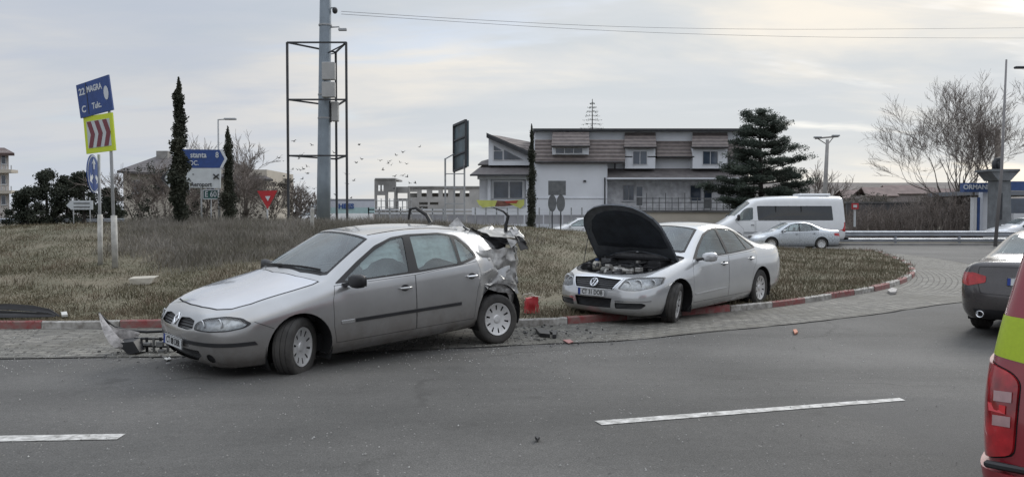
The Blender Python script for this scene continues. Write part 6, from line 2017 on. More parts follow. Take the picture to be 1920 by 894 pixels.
guardrail([(xat(1560, 44), 44), (30, 44.4), (42, 45.5)], 0.0, 'double steel guardrail beside the far road right of the minibus')
guardrail([(-58, 62), (-30, 61), (xat(235, 60), 60)], .80, 'long steel guardrail across the far left road', two=False, h=.6)
q = MB(); q.box((27, 43.3, .06), (30, .25, .12)); tag(q.build('kerb', CONC), kind='structure')
q = MB(); q.quad((-90, 44, .55), (-14, 44, .55), (-14, 75, .9), (-90, 75, .9)); q.quad((-90, 44, -.5), (-14, 44, -.5), (-14, 44, .55), (-90, 44, .55)); tag(q.build('embankment', EARTH, fix=False), kind='structure')
# ------------------------------------------------------------------ buildings
def boxpx(px0, py0, px1, py1, Y, depth, name, m, parent, dy=0.0):
    """box whose front face covers that pixel rectangle at distance Y"""
    a, b_ = at(px0, py1, Y), at(px1, py0, Y)
    q = MB(); q.box(((a.x + b_.x) / 2, Y + depth / 2 + dy, (a.z + b_.z) / 2), (abs(b_.x - a.x), depth, abs(b_.z - a.z))); return q.build(name, m, parent)
def window(px0, py0, px1, py1, Y, parent, panes=2, name='window', fr=WHITEF, pane=WINB, border=1.2, sill=True):
    f = boxpx(px0, py0, px1, py1, Y - .06, .10, name, fr, parent)
    w = (px1 - px0 - border * (panes + 1)) / panes
    for k in range(panes):
        x0 = px0 + border + k * (w + border)
        boxpx(x0, py0 + border, x0 + w, py1 - border, Y - .075, .03, 'pane', pane, f)
    if sill: boxpx(px0 - 1.5, py1, px1 + 1.5, py1 + 1.2, Y - .16, .2, 'sill', WHITEF, f)
    return f
def slab(pts, t, name, m, parent):
    """roof plane given by four corners, thickened downwards"""
    q = MB(); q.prism(pts, (0, .02, -t)); return q.build(name, m, parent)

H = empty('white_house'); tag(H, 'long white two-storey house with brown tiled mansard roof and dormers', 'house')
Y0 = 60.0
P = lambda px, py, Y=Y0: at(px, py, Y)
GROUND_PY = 408
# central block
boxpx(1003, 304, 1139, 446, Y0, 9, 'wall', WALLW, H)
boxpx(1003, 246, 1396, 320, Y0 + 1.5, 8, 'wall', WALLW, H)
boxpx(1139, 318, 1400, 446, Y0 + .95, 8, 'wall', mat('stone_clad_wall', (.66, .67, .69), .85, col2=(.44, .44, .46), vscale=2.2, bump=.04, bscale=4), H)
boxpx(1000, 241, 1393, 245.5, Y0 + .9, 9.6, 'roof_edge', DARKST, H)
# mansard slopes
for (x0, x1, yb, yt, Ya_) in ((1003, 1172, 303, 262, Y0 - .15), (1172, 1232, 293, 262, Y0 + .6), (1228, 1302, 293, 262, Y0 + .6), (1362, 1396, 293, 262, Y0 + .6)):
    slab([P(x0, yb, Ya_ - .2), P(x1, yb, Ya_ - .2), P(x1, yt, Ya_ + 1.0), P(x0, yt, Ya_ + 1.0)], .15, 'mansard_roof', ROOFW, H)
    boxpx(x0, yb, x1, yb + 2.2, Ya_ - .30, .15, 'gutter', DARKST, H)
# dormers: sloped roof, cheeks and window
def dormer(x0, x1, yt, ye, yw, wins, Yd_):
    d = slab([P(x0, ye, Yd_ - .35), P(x1, ye, Yd_ - .35), P(x1 - 2, yt, Yd_ + 1.3), P(x0 + 2, yt, Yd_ + 1.3)], .15, 'dormer_roof', ROOFW, H)
    boxpx(x0 - 1, ye, x1 + 1, ye + 2, Yd_ - .45, .15, 'gutter', DARKST, d)
    w_ = boxpx(x0 + 2, ye + 1, x1 - 2, yw, Yd_, 2.2, 'dormer_wall', WALLW, H)
    for (a0, b0, a1, b1, n_) in wins: window(a0, b0, a1, b1, Yd_, w_, n_, sill=False)
dormer(1034, 1106, 248, 273, 290, [(1041, 277, 1093, 288.5, 3)], Y0 - .3)
dormer(1170, 1231, 247, 275, 316, [(1186, 283, 1214, 309, 2)], Y0 + .3)
dormer(1297, 1366, 247, 275, 316, [(1317, 283, 1347, 309, 2)], Y0 + .3)
boxpx(1139, 296, 1400, 317, Y0 + 1.1, .6, 'wall', WALLW, H)
# canopy over the ground floor
slab([P(1139, 333, Y0 - .4), P(1402, 333, Y0 - .4), P(1402, 316, Y0 + 1.1), P(1139, 316, Y0 + 1.1)], .12, 'canopy_roof', ROOFD, H)
boxpx(1139, 333, 1402, 336, Y0 - .45, 1.35, 'canopy_edge', WALLW, H)
# doors and windows on the ground floor
for (a0, b0, a1, b1, n_) in ((1168, 347, 1189, 376, 2), (1294, 347, 1315, 377, 1)): window(a0, b0, a1, b1, Y0 + .95, H, n_, fr=mat('grey_frame', (.30, .30, .32), .6))
for (a0, b0, a1, b1) in ((1192, 348, 1206, 388), (1318, 349, 1336, 393)):
    d = boxpx(a0, b0, a1, b1, Y0 + .89, .12, 'door', WHITEF, H); boxpx(a0 + 1.5, b0 + 2, a1 - 1.5, (b0 + b1) / 2, Y0 + .86, .05, 'door_pane', WINB, d); boxpx(a0 + 1.5, (b0 + b1) / 2 + 2, a1 - 1.5, b1 - 3, Y0 + .86, .05, 'door_panel', SIGNBACK, d)
for px in (1134, 1153, 1228, 1299, 1367):
    y0_ = 310 if px > 1140 else 345; q = MB(); q.tube([P(px, y0_ - 12, Y0 + .9 if px > 1140 else Y0 - .06), P(px, 316 if px > 1140 else 404, Y0 + .9 if px > 1140 else Y0 - .06)], .05, 6); q.build('drain_pipe', DARKST, H)
boxpx(1003, 370.5, 1139, 372, Y0 - .05, .1, 'string_course', WALLW, H)
boxpx(1094, 338, 1099, 341, Y0 - .1, .1, 'wall_lamp', DARKST, H)
for (px, py) in ((1018, 345), (1095, 340)): pass
# left wing
boxpx(899, 328, 1003, 446, Y0 + .6, 8, 'wall', mat('wing_render', (.58, .59, .62), .85, var=.05), H)
w_ = boxpx(921, 338, 984, 372, Y0 + .52, .1, 'glazed_front', WHITEF, H)
for (a0, a1) in ((926, 953), (956, 979)): boxpx(a0, 341, a1, 371, Y0 + .48, .05, 'pane', WINB, w_)
for px in (914, 986): boxpx(px, 330, px + 6, 408, Y0 + .2, .3, 'column', WALLW, H)
boxpx(895, 330, 1000, 336, Y0 + .1, .5, 'beam', WALLW, H)
slab([P(882, 327, Y0 - .6), P(1003, 327, Y0 - .6), P(1003, 309, Y0 + 2.2), P(905, 309, Y0 + 2.2)], .12, 'porch_roof', ROOFD, H)
slab([P(882, 327, Y0 - .6), P(905, 309, Y0 + 2.2), P(905, 309, Y0 + 5), P(882, 327, Y0 + 6)], .12, 'porch_roof', ROOFD, H)
boxpx(881, 327, 1003, 330, Y0 - .7, .2, 'gutter', DARKST, H)
# upper gable with falling roof
g = [P(916, 310, Y0 + 1.2), P(1003, 310, Y0 + 1.2), P(1003, 291, Y0 + 1.2), P(916, 256, Y0 + 1.2)]
q = MB(); q.prism(g, (0, 6, 0)); gw = q.build('gable_wall', WALLW, H)
def panepoly(pts, parent):
    q = MB(); q.prism([P(x, y, Y0 + 1.10) for (x, y) in pts], (0, .05, 0)); return q.build('pane', WINB, parent)
q = MB(); q.prism([P(924, 270, Y0 + 1.16), P(924, 301, Y0 + 1.16), P(984, 301, Y0 + 1.16), P(945, 279, Y0 + 1.16)], (0, .05, 0)); fw = q.build('window', WHITEF, gw)
for pts in (((926, 273), (926, 282), (941, 282)), ((926, 284), (926, 299), (942, 299), (942, 284)), ((945, 281), (945, 299), (980, 299))): panepoly(pts, fw)
slab([P(912, 252, Y0 + .8), P(1003, 292, Y0 + .8), P(1003, 268, Y0 + 7), P(937, 255, Y0 + 7)], .18, 'gable_roof', ROOFW, H)
slab([P(912, 252, Y0 + .7), P(1003, 292, Y0 + .7), P(1003, 288, Y0 + .72), P(912, 249, Y0 + .72)], .25, 'barge_board', DARKST, H)
slab([P(896, 308, Y0 + 1.4), P(918, 308, Y0 + 1.4), P(918, 298, Y0 + 3), P(903, 302, Y0 + 3)], .1, 'small_roof', ROOFD, H)
# terrace wall, railing and the yellow banner
q = MB()
boxpx(885, 389, 1003, 446, Y0 - 2.2, .3, 'terrace_wall', WALLW, H)
bn_ = empty('banner'); tag(bn_, 'yellow and dark brown banner sagging along the terrace of the left wing', 'banner')
for pts_, mm, nm in ((((893, 375), (932, 376), (928, 387), (905, 389), (898, 384)), mat('banner_yellow', (.50, .52, .14), .7, var=.15, vscale=1.5), 'yellow_cloth'), (((932, 376), (948, 377), (962, 385), (945, 387), (928, 387)), mat('banner_brown', (.16, .07, .05), .7, var=.4, vscale=2), 'brown_cloth'), (((948, 377), (983, 374), (983, 384), (976, 391), (962, 385)), MATS.get('banner_yellow'), 'yellow_cloth')):
    mm = mm or MATS['banner_yellow']
    q = MB(); q.prism([at(x, y, Y0 - 2.4) for (x, y) in pts_], (0, .04, 0)); q.build(nm, mm, bn_)
q = MB(); q.prism([at(x, y, Y0 - 2.42) for (x, y) in ((945, 377), (972, 376), (968, 381), (950, 381))], (0, .01, 0)); q.build('red_lettering_patch', mat('banner_red', (.35, .05, .04), .7), bn_)
# terrace railing on the right
rl = empty('terrace_railing'); tag(rl, 'thin metal terrace railing in front of the stone-clad ground floor', 'railing')
for py in (372, 380, 391):
    q = MB(); q.bar(P(1200, py, Y0 - 3), P(1405, py, Y0 - 3), .05); q.build('rail', mat('railing_grey', (.13, .135, .14), .6), rl)
for k in range(18):
    px = 1200 + k * 12; q = MB(); q.bar(P(px, 370 - (8 if k % 3 == 1 else 0), Y0 - 3), P(px, 396, Y0 - 3), .05); q.build('railing_post', MATS['railing_grey'], rl)
tb_ = boxpx(1139, 398, 1420, 446, Y0 - 3, 4.4, 'terrace_base', WALLC, rl); boxpx(1139, 394, 1420, 398, Y0 - 3.1, 4.4, 'terrace_edge', mat('terrace_dark', (.12, .12, .12), .9, var=.3, vscale=.8), rl)
# low fence before the house
fc = empty('garden_fence'); tag(fc, 'low pale fence with rails running along the front of the white house', 'fence')
for (y0_, y1_) in ((392, 394), (399, 401)): boxpx(690, y0_, 1120, y1_, 52, .06, 'fence_rail', WALLW, fc)
for k in range(22): boxpx(690 + k * 20, 389, 692.2 + k * 20, 425, 52, .08, 'fence_post', POLEG, fc)
for k in range(0, 22, 2): boxpx(732 + k * 18, 403, 766 + k * 18, 420, 52.2, .08, 'fence_panel', mat('fence_grey', (.40, .40, .43), .8), fc)

# unfinished concrete building
U = empty('unfinished_building'); tag(U, 'bare concrete shell of an unfinished building with empty window openings', 'building')
Yu = 92.0
def holes_wall(px0, py0, px1, py1, holes, Y, t, name, m, parent):
    """wall with rectangular openings, one mesh"""
    xs = sorted({px0, px1} | {h[0] for h in holes} | {h[2] for h in holes}); ys = sorted({py0, py1} | {h[1] for h in holes} | {h[3] for h in holes})
    q = MB()
    for x0, x1 in zip(xs, xs[1:]):
        for y0, y1 in zip(ys, ys[1:]):
            cx, cy = (x0 + x1) / 2, (y0 + y1) / 2
            if any(h[0] < cx < h[2] and h[1] < cy < h[3] for h in holes): continue
            a, b_ = at(x0, y1, Y), at(x1, y0, Y)
            q.box(((a.x + b_.x) / 2, Y + t / 2, (a.z + b_.z) / 2), (b_.x - a.x, t, b_.z - a.z))
    return q.build(name, m, parent)
CONC2 = mat('raw_concrete', (.27, .265, .26), .9, var=.25, vscale=.5)
holes_wall(702, 336, 742, 412, [(708, 347, 713, 358), (715, 347, 719, 358), (706, 366, 722, 392), (727, 360, 739, 390)], Yu, .4, 'facade', CONC2, U)
holes_wall(742, 350, 768, 412, [(745, 362, 764, 372), (745, 376, 764, 395)], Yu + .5, .4, 'facade', CONC2, U)
holes_wall(765, 351, 900, 412, [(768, 360, 782, 370), (790, 356, 800, 369), (810, 357, 822, 369), (830, 356, 840, 369), (850, 358, 862, 369), (872, 358, 880, 369), (786, 379, 802, 384), (806, 379, 822, 384), (786, 387, 802, 391)], Yu + 3, .4, 'facade', mat('pale_concrete', (.42, .41, .40), .9, var=.15, vscale=.5), U)
boxpx(765, 362, 900, 412, Yu + 8, .4, 'rear_wall', CONC2, U)
boxpx(703, 334, 741, 337, Yu - .1, 6, 'roof_slab', CONC2, U); boxpx(765, 349, 901, 352, Yu + 2.8, 6, 'roof_slab', CONC2, U)
for k in range(9): boxpx(706 + k * 8, 372, 707.2 + k * 8, 412, Yu - 3, .15, 'scaffold_pole', POLEG, U)
for py in (376, 388, 398): boxpx(702, py, 772, py + 1, Yu - 3.2, .12, 'scaffold_rail', POLEG, U)

# low house behind the trees at the left
G = empty('hip_roof_house'); tag(G, 'low cream house with a grey hipped roof and chimney behind bare trees at the left', 'house')
Yg = 74.0
boxpx(232, 318, 500, 420, Yg, 9, 'wall', WALLC, G)
PG = lambda px, py, Y: at(px, py, Y)
slab([PG(219, 320, Yg - .7), PG(512, 336, Yg - .7), PG(415, 293, Yg + 4.5), PG(300, 291, Yg + 4.5)], .2, 'roof', ROOFD, G)
slab([PG(219, 320, Yg - .7), PG(300, 291, Yg + 4.5), PG(300, 291, Yg + 4.6), PG(222, 319, Yg + 9)], .2, 'roof', ROOFD, G)
boxpx(293, 283, 314, 300, Yg + 3.5, .8, 'chimney', CONC, G)
for k in range(5): window(248 + k * 46, 338, 264 + k * 46, 362, Yg, G, 2)
# apartment block cut by the left edge
F = empty('apartment_block'); tag(F, 'pale apartment block with balconies cut off by the left picture edge', 'building')
Yf = 88.0
a, b_ = at(-200, 425, Yf), at(16, 283, Yf); q = MB(); q.prism([(a.x, Yf, a.z), (b_.x, Yf, a.z), (b_.x * (Yf + 10) / Yf - .3, Yf + 10, a.z), (a.x, Yf + 10, a.z)], (0, 0, b_.z - a.z)); q.build('wall', mat('pale_render', (.58, .54, .51), .85, var=.06, vscale=.4), F)
slab([P(-205, 287, Yf - 1), P(27, 287, Yf - 1), P(8, 277, Yf + 4), P(-205, 277, Yf + 4)], .3, 'roof', mat('dull_red_tiles', (.10, .07, .065), .85, var=.2, vscale=1), F)
for py in (318, 357):
    boxpx(-60, py, 21, py + 6, Yf - 1.2, 1.2, 'balcony', WALLC, F)
    for px in (2, 10, 20): boxpx(px, py - 8, px + 1, py, Yf - 1.1, .1, 'balcony_post', POLEG, F)
for (px, py) in ((3, 296), (3, 334), (3, 372)): window(px - 1, py - 6, px + 8, py + 12, Yf, F, 1)

# wall and hillside at the right
D = empty('dark_boundary_wall'); tag(D, 'long dark grey boundary wall behind the guardrail at the right', 'wall')
Yw = 66.0
boxpx(1588, 381, 1815, 425, Yw, .3, 'wall_face', mat('dark_wall', (.085, .085, .09), .9, var=.3, vscale=.5), D)
boxpx(1588, 378.5, 1815, 381, Yw - .05, .4, 'coping', mat('coping_grey', (.14, .14, .14), .9), D)
vs = []; nx = 70; ny = 6
hr = random.Random(2)
for i in range(nx + 1):
    for j in range(ny + 1):
        X = -150 + 420 * i / nx; t = j / ny; Yq = 150 + 160 * t
        k = smooth01((X - 10) / 50)
        vs.append((X, Yq, -.5 + smooth01(t) * (k * 11.5 + 3.2) + 1.0 * noise.noise(Vector((X * .05, Yq * .02, 1))) * t))
fs = [(i * (ny + 1) + j, (i + 1) * (ny + 1) + j, (i + 1) * (ny + 1) + j + 1, i * (ny + 1) + j + 1) for i in range(nx) for j in range(ny)]
q = MB(); q.mesh(vs, fs); tag(q.build('hillside', mat('hillside_scrub', (.155, .135, .125), .95, col2=(.09, .085, .08), vscale=.12, bump=.6, bscale=.4), smooth=True, fix=False), kind='structure')
hills = random.Random(9)
for k, (px, py, w_, lab) in enumerate(((1640, 368, 5.5, 'faded'), (1688, 364, 7.5, 'wide'), (1728, 367, 5, 'small'), (1600, 372, 6.0, 'low'), (1770, 369, 6, 'far'))):
    Yk = 150 + k * 3; c_ = at(px, py, Yk)
    o = empty('hillside_house'); tag(o, ['pinkish-roofed house low on the hillside above the parapet end of the wall', 'widest pinkish-roofed house on the hillside above the dark wall', 'small house with dull roof on the hillside, right of the widest one', 'low house on the hillside just right of the minibus roof', 'hillside house half hidden by the bare tree'][k], 'house', 'houses on the hillside')
    q = MB(); q.box((c_.x, Yk, c_.z - 1.2), (w_, 6, 2.6)); q.build('wall', mat('faded_wall', (.27, .24, .235), .9, var=.1), o)
    q = MB()
    a = [(c_.x - w_ * .56, Yk - 3.4, c_.z), (c_.x + w_ * .56, Yk - 3.4, c_.z), (c_.x + w_ * .45, Yk, c_.z + 1.7), (c_.x - w_ * .45, Yk, c_.z + 1.7)]
    q.prism(a, (0, .1, -.15)); q.prism([(x, 2 * Yk - y, z) for (x, y, z) in a], (0, .1, -.15)); q.build('roof', mat('faded_roof', (.19, .145, .135), .9, var=.2, vscale=.6), o)

# gateway monument and blue fascia at the right edge
K = empty('gateway_monument'); tag(K, 'stone gateway column with flaring capital and dark sculpture at the right edge', 'monument')
Yk = 50.0; sc_ = Yk / 1500
def frus(px0, px1, px2, px3, py0, py1, Y, dpt, name, m, parent):
    """tapering block: bottom edge px0..px1 at py1, top edge px2..px3 at py0"""
    a, b_, c_, d_ = at(px0, py1, Y), at(px1, py1, Y), at(px3, py0, Y), at(px2, py0, Y)
    q = MB(); q.prism([a, b_, c_, d_], (0, dpt, 0)); return q.build(name, m, parent)
GST = mat('monument_stone', (.17, .18, .19), .85, var=.2, vscale=2)
frus(1870, 1897, 1872, 1895, 338, 440, Yk, 1.1, 'shaft', GST, K)
frus(1872, 1896, 1858, 1912, 321, 338, Yk - .2, 1.5, 'capital', GST, K)
frus(1857, 1913, 1857, 1913, 317, 321, Yk - .3, 1.7, 'capital_slab', GST, K)
q = MB()
c_ = at(1868, 317, Yk + .3)
def pts(*l): return [at(x, y, Yk + .3) for (x, y) in l]
q.tube(pts((1864, 318), (1864, 306), (1868, 299), (1876, 296)), [.12, .14, .12, .06], 8); q.tube(pts((1872, 317), (1871, 308), (1868, 302)), [.10, .12, .10], 8); q.tube(pts((1868, 300), (1876, 306), (1874, 314)), [.10, .08, .05], 8); q.tube(pts((1866, 304), (1876, 298), (1881, 299)), [.12, .09, .03], 8)
q.build('sculpture', DARKST, K, smooth=True)
rect(1873, 362, 1880, 412, Yk - .1, .08, 'dark_niche', DARKST, K)
o = empty('concrete_obelisk'); tag(o, 'slender tapering concrete chimney rising behind the gateway sculpture', 'chimney')
q = MB(); q.tube([at(1872, 420, 70), at(1871, 243, 70)], [.38, .22], 8); q.build('shaft', mat('warm_concrete', (.22, .19, .16), .9, var=.2), o, smooth=True)
C = empty('blue_canopy'); tag(C, 'blue lettered fascia on white and blue columns behind the guardrail at the right', 'canopy')
BLU = mat('fascia_blue', (.035, .075, .21), .5, var=.15)
fa = rect(1808, 343, 1866, 360, 52, .5, 'fascia', BLU, C); rect(1898, 340, 1990, 357, 52, .5, 'fascia', BLU, C)
face_text('ORMANDO', 1838, 351, 9, 52, SIGNTXT, fa, sx=1.0, bold=.015)
rect(1825, 370, 1832, 440, 52.2, .4, 'column', WHITEF, C); rect(1832, 370, 1838, 440, 52.2, .4, 'column', BLU, C); rect(1842, 360, 1854, 440, 52.6, .5, 'column', WALLW, C)
rect(1900, 400, 1990, 440, 56, .5, 'kiosk_wall', WHITEF, C); rect(1884, 372, 1990, 400, 57, .5, 'glazing', WINB, C); rect(1820, 358, 1990, 366, 58, 6, 'canopy_roof', mat('canopy_grey', (.2, .21, .23), .7), C)
# tall leaning pole at the right and the street lamp head
o = empty('leaning_pole'); tag(o, 'tall thin leaning metal pole in front of the bare trees at the right', 'pole')
q = MB(); q.tube([at(1866, 462, 41), at(1878, 320, 41), at(1887, 112, 41)], [.09, .075, .045], 8); q.build('shaft', mat('pole_brown_grey', (.20, .19, .19), .6), o, smooth=True)
o = empty('street_lamp'); tag(o, 'street lamp head on an arm reaching in at the right edge', 'street lamp')
xk = xat(1950, 45); zk = zat(128, 45)
q = MB(); q.tube([(xk, 45, 0), (xk, 45, zk)], [.10, .06], 8); q.build('pole', POLEG, o); q = MB(); q.tube([(xk, 45, zk), at(1904, 128, 45)], .035, 6); q.build('arm', POLEG, o)
c_ = at(1909, 127, 45); q = MB(); q.box((c_.x + .1, 45, c_.z), (.6, .25, .13), None, .04); q.build('lamp_head', DARKST, o)
# small red sign on white post near the minibus
o = empty('no_stopping_sign'); tag(o, 'small red-framed sign on a white post right behind the minibus', 'road sign')
rect(1597, 381, 1610, 392, 52, .05, 'plate', SIGNRED, o); rect(1600, 384, 1607, 389, 51.97, .03, 'plate_centre', SIGNWHITE, o); rect(1601, 391, 1605, 425, 52.1, .08, 'post', SIGNWHITE, o)
# overhead cables
for (pts_, lab) in ((((640, 22, 29), (900, 38, 33), (1150, 50, 38), (1400, 55, 44), (1650, 55, 50), (2000, 52, 58)), 'upper thin overhead cable strung from the steel pole to the right'),
                    (((640, 27, 29.2), (1100, 56, 38), (1400, 67, 44), (1650, 71, 50), (2000, 72, 58)), 'lower thin overhead cable strung from the steel pole to the right')):
    cp = [at(*p) for p in pts_]; fine = catmull([tuple(p.xy) for p in cp], 6, closed=False)
    zs = []
    q = MB(); P3 = []
    for i in range(len(cp) - 1):
        p0, p1, p2, p3 = cp[max(0, i - 1)], cp[i], cp[i + 1], cp[min(len(cp) - 1, i + 2)]
        for j in range(8):
            t = j / 8; P3.append(.5 * ((2 * p1) + (p2 - p0) * t + (2 * p0 - 5 * p1 + 4 * p2 - p3) * t * t + (3 * p1 - p0 - 3 * p2 + p3) * t ** 3))
    P3.append(cp[-1]); q.tube(P3, .008, 5)
    tag(q.build('overhead_cable', mat('cable_grey', (.12, .12, .13), .7)), lab, 'cable')
# ------------------------------------------------------------------ trees and shrubs
BARK = mat('bark', (.085, .072, .062), .95, var=.3, vscale=3, bump=.02, bscale=8)
TWIG = mat('twigs', (.16, .135, .12), .95, var=.25, vscale=1)
DBARK = mat('dark_bark', (.04, .035, .032), .95, var=.3, vscale=3)
PINEG = grass_mat('pine_needles', (.016, .024, .018), (.038, .050, .038), (.075, .09, .07), .8)
CYPG = grass_mat('cypress_foliage', (.016, .020, .013), (.034, .038, .026), (.075, .075, .055), 2.0)
BUSHG = grass_mat('evergreen_foliage', (.014, .018, .013), (.032, .038, .027), (.07, .075, .055), .8)
SCRUBG = grass_mat('scrub_foliage', (.045, .04, .034), (.085, .075, .062), (.14, .125, .105), .5)
def leaf_cloud(name, clumps, m, parent, size, seed):
    """many small leaf faces scattered through ellipsoidal clumps: (centre, radii, count)"""
    r = random.Random(seed); vs = []; fs = []
    for (c, rad, n) in clumps:
        for _ in range(n):
            d = Vector((r.gauss(0, 1), r.gauss(0, 1), r.gauss(0, 1)))
            if d.length < 1e-6: continue
            d.normalize(); k = r.random() ** .45 * (1 + .35 * noise.noise(Vector(c) * .7 + d * 1.8))
            p = Vector(c) + Vector((d.x * rad[0], d.y * rad[1], d.z * rad[2])) * k
            a = Vector((r.gauss(0, 1), r.gauss(0, 1), r.gauss(0, 1))).normalized(); b_ = a.orthogonal().normalized(); s_ = size * r.uniform(.5, 1.3)
            i = len(vs); vs += [p + a * s_, p + b_ * s_ * .45, p - a * s_ * .8, p - b_ * s_ * .45]; fs.append((i, i + 1, i + 2, i + 3))
    me = bpy.data.meshes.new(name); me.from_pydata([tuple(v) for v in vs], [], fs); me.update(); return link(name, me, m, parent)
def bare_tree(label, base, height, spread, seed, trunks=1, levels=5, r0=.16, dens=1.0, group=None, cat='tree', up=.35, name='bare_tree', lean=(0, 0), twigm=None, minr=.012):
    rd = random.Random(seed); root = empty(name, base); tag(root, label, cat, group)
    tk = MB(); tw = MB()
    def grow(p, d, L_, r_, lv):
        n = 4 if lv < 2 else 3; pts_ = [p]; rs = [r_]; dd = d.copy()
        for i in range(n):
            dd = (dd + Vector((rd.gauss(0, .13), rd.gauss(0, .13), rd.gauss(0, .07) + up * .12))).normalized()
            pts_.append(pts_[-1] + dd * L_ / n); rs.append(max(minr * .7, r_ * (1 - .45 * (i + 1) / n)))
        (tk if lv < 2 else tw).tube(pts_, rs, 7 if lv < 2 else (4 if lv < 4 else 3), caps=False)
        if lv >= levels: return
        nb_ = (rd.choice((3, 4)) if lv < 2 else rd.choice((3, 4, 5))) * dens
        nb_ = max(2, int(round(nb_)))
        for k in range(nb_):
            t = rd.uniform(.35, 1.0) if k else 1.0
            i = min(n - 1, int(t * n)); q_ = pts_[i].lerp(pts_[i + 1], t * n - i) if i < n else pts_[-1]
            a = Vector((rd.gauss(0, 1), rd.gauss(0, 1), rd.gauss(0, .6))); a = (a - dd * a.dot(dd)).normalized()
            sp_ = rd.uniform(.35, .85) * spread
            nd = (dd + a * sp_ + Vector((0, 0, up * .35))).normalized()
            grow(q_, nd, L_ * rd.uniform(.58, .80), max(minr, rs[min(i + 1, n)] * rd.uniform(.5, .72)), lv + 1)
    for t in range(trunks):
        a = 2 * PI * t / max(1, trunks) + rd.random(); s_ = .0 if trunks == 1 else .35
        grow(Vector((math.cos(a) * s_ * .3, math.sin(a) * s_ * .3, -.1)), Vector((math.cos(a) * s_ + lean[0], math.sin(a) * s_ + lean[1], 1)).normalized(), height * .34, r0 * (1 if trunks == 1 else .75), 0)
    tk.build('trunk', BARK, root, smooth=True, fix=False); tw.build('crown', twigm or TWIG, root, fix=False)
    return root
def cypress(px, Y, ptop, w_m, label, seed):
    x = xat(px, Y); z0 = gz(x, Y); z0 = 0 if z0 is None else z0; z1 = zat(ptop, Y); h = z1 - z0
    root = empty('cypress', (x, Y, z0 - .1)); tag(root, label, 'cypress tree', 'narrow cypresses')
    q = MB(); q.tube([(0, 0, 0), (0, 0, h * .95)], [.07, .01], 6); q.build('trunk', DBARK, root)
    cl = []; rd = random.Random(seed); n = 46
    for i in range(n):
        t = i / (n - 1); wv = w_m * (.55 + .6 * min(1, t * 4)) * (1 - t) ** .55 * (.8 + .6 * noise.noise(Vector((t * 11, seed, 0)))) + .03
        wv *= (.62 if t < .03 else 1)
        cl.append(((rd.gauss(0, .24) * wv, rd.gauss(0, .24) * wv, .1 + t * h), (wv, wv, h / n * 2.4), int(120 + 230 * wv / w_m)))
    leaf_cloud('crown', cl, CYPG, root, .055, seed); return root
cypress(338, 24.5, 158, .30, 'tallest narrow dark cypress in front of the blue direction board', 3)
cypress(429, 36.0, 247, .34, 'shorter narrow dark cypress right of the direction boards', 5)
cypress(997, 46.0, 242, .30, 'thin dark cypress standing against the corner of the white house', 7)

# dark pine right of the house
def pine():
    Y = 51.0; x = xat(1425, Y); zt = zat(212, Y)
    root = empty('pine_tree', (x, Y, 0)); tag(root, 'dark spreading pine with layered branches between the white house and the minibus', 'pine tree')
    rd = random.Random(8)
    q = MB(); q.tube([(0, 0, 0), (.05, 0, 3), (-.05, 0, 6), (0, 0, zt - .1)], [.20, .16, .09, .02], 8); q.build('trunk', DBARK, root, smooth=True)
    br = MB(); cl = []
    z = 2.1
    px_m = Y / 1500
    while z < zt - .2:
        t = (z - 2.1) / (zt - 2.1)
        # half-width from the photograph's outline: broad below, narrower and rounded on top
        wmax = 3.3 * (1 - t) ** .75 + .5 if t > .1 else 3.3
        nbr = rd.randint(5, 7)
        for k in range(nbr):
            a = 2 * PI * k / nbr + rd.uniform(-.4, .4) + z; L_ = wmax * rd.uniform(.62, 1.08); rise = rd.uniform(-.02, .28) * L_ * (1 if t < .7 else 2)
            p0 = Vector((0, 0, z)); p2 = Vector((math.cos(a) * L_, math.sin(a) * L_, z + rise)); p1 = (p0 + p2) / 2 + Vector((0, 0, -.12))
            br.tube([p0, p1, p2], [.05, .035, .012], 4, caps=False)
            m_ = int(5 + L_ * 3.0)
            for j in range(m_):
                s_ = .38 + .62 * (j + 1) / m_; c = p0.lerp(p2, s_) + Vector((rd.gauss(0, .22), rd.gauss(0, .22), rd.gauss(0, .07) + .05)); rr_ = rd.uniform(.26, .48)
                cl.append((tuple(c), (rr_, rr_, rr_ * .55), 110))
        z += rd.uniform(.40, .62)
    cl.append(((0, 0, zt - .25), (.38, .38, .45), 220))
    br.build('branches', DBARK, root, fix=False); leaf_cloud('crown', cl, PINEG, root, .07, 12)
pine()
# spruce top behind the house
x = xat(1110, 74); root = empty('spruce', (x, 74, 0)); tag(root, 'sparse spruce tip poking above the flat roof line of the white house', 'spruce tree')
zt = zat(186, 74); q = MB(); q.tube([(0, 0, 0), (0, 0, zt)], [.14, .03], 6); q.build('trunk', DBARK, root)
br = MB(); cl = []; rd = random.Random(4); z = 5.5
while z < zt - .3:
    L_ = (zt - z) * .42 + .12
    for k in range(6):
        a = 2 * PI * k / 6 + z; e = Vector((math.cos(a) * L_, math.sin(a) * L_, z - .05)); br.tube([(0, 0, z), e], [.012, .006], 3, caps=False)
        cl.append((tuple(Vector((0, 0, z)).lerp(e, .7)), (L_ * .34, L_ * .34, .10), 7))
    z += .38
br.build('branches', DBARK, root, fix=False); leaf_cloud('crown', cl, PINEG, root, .07, 3)

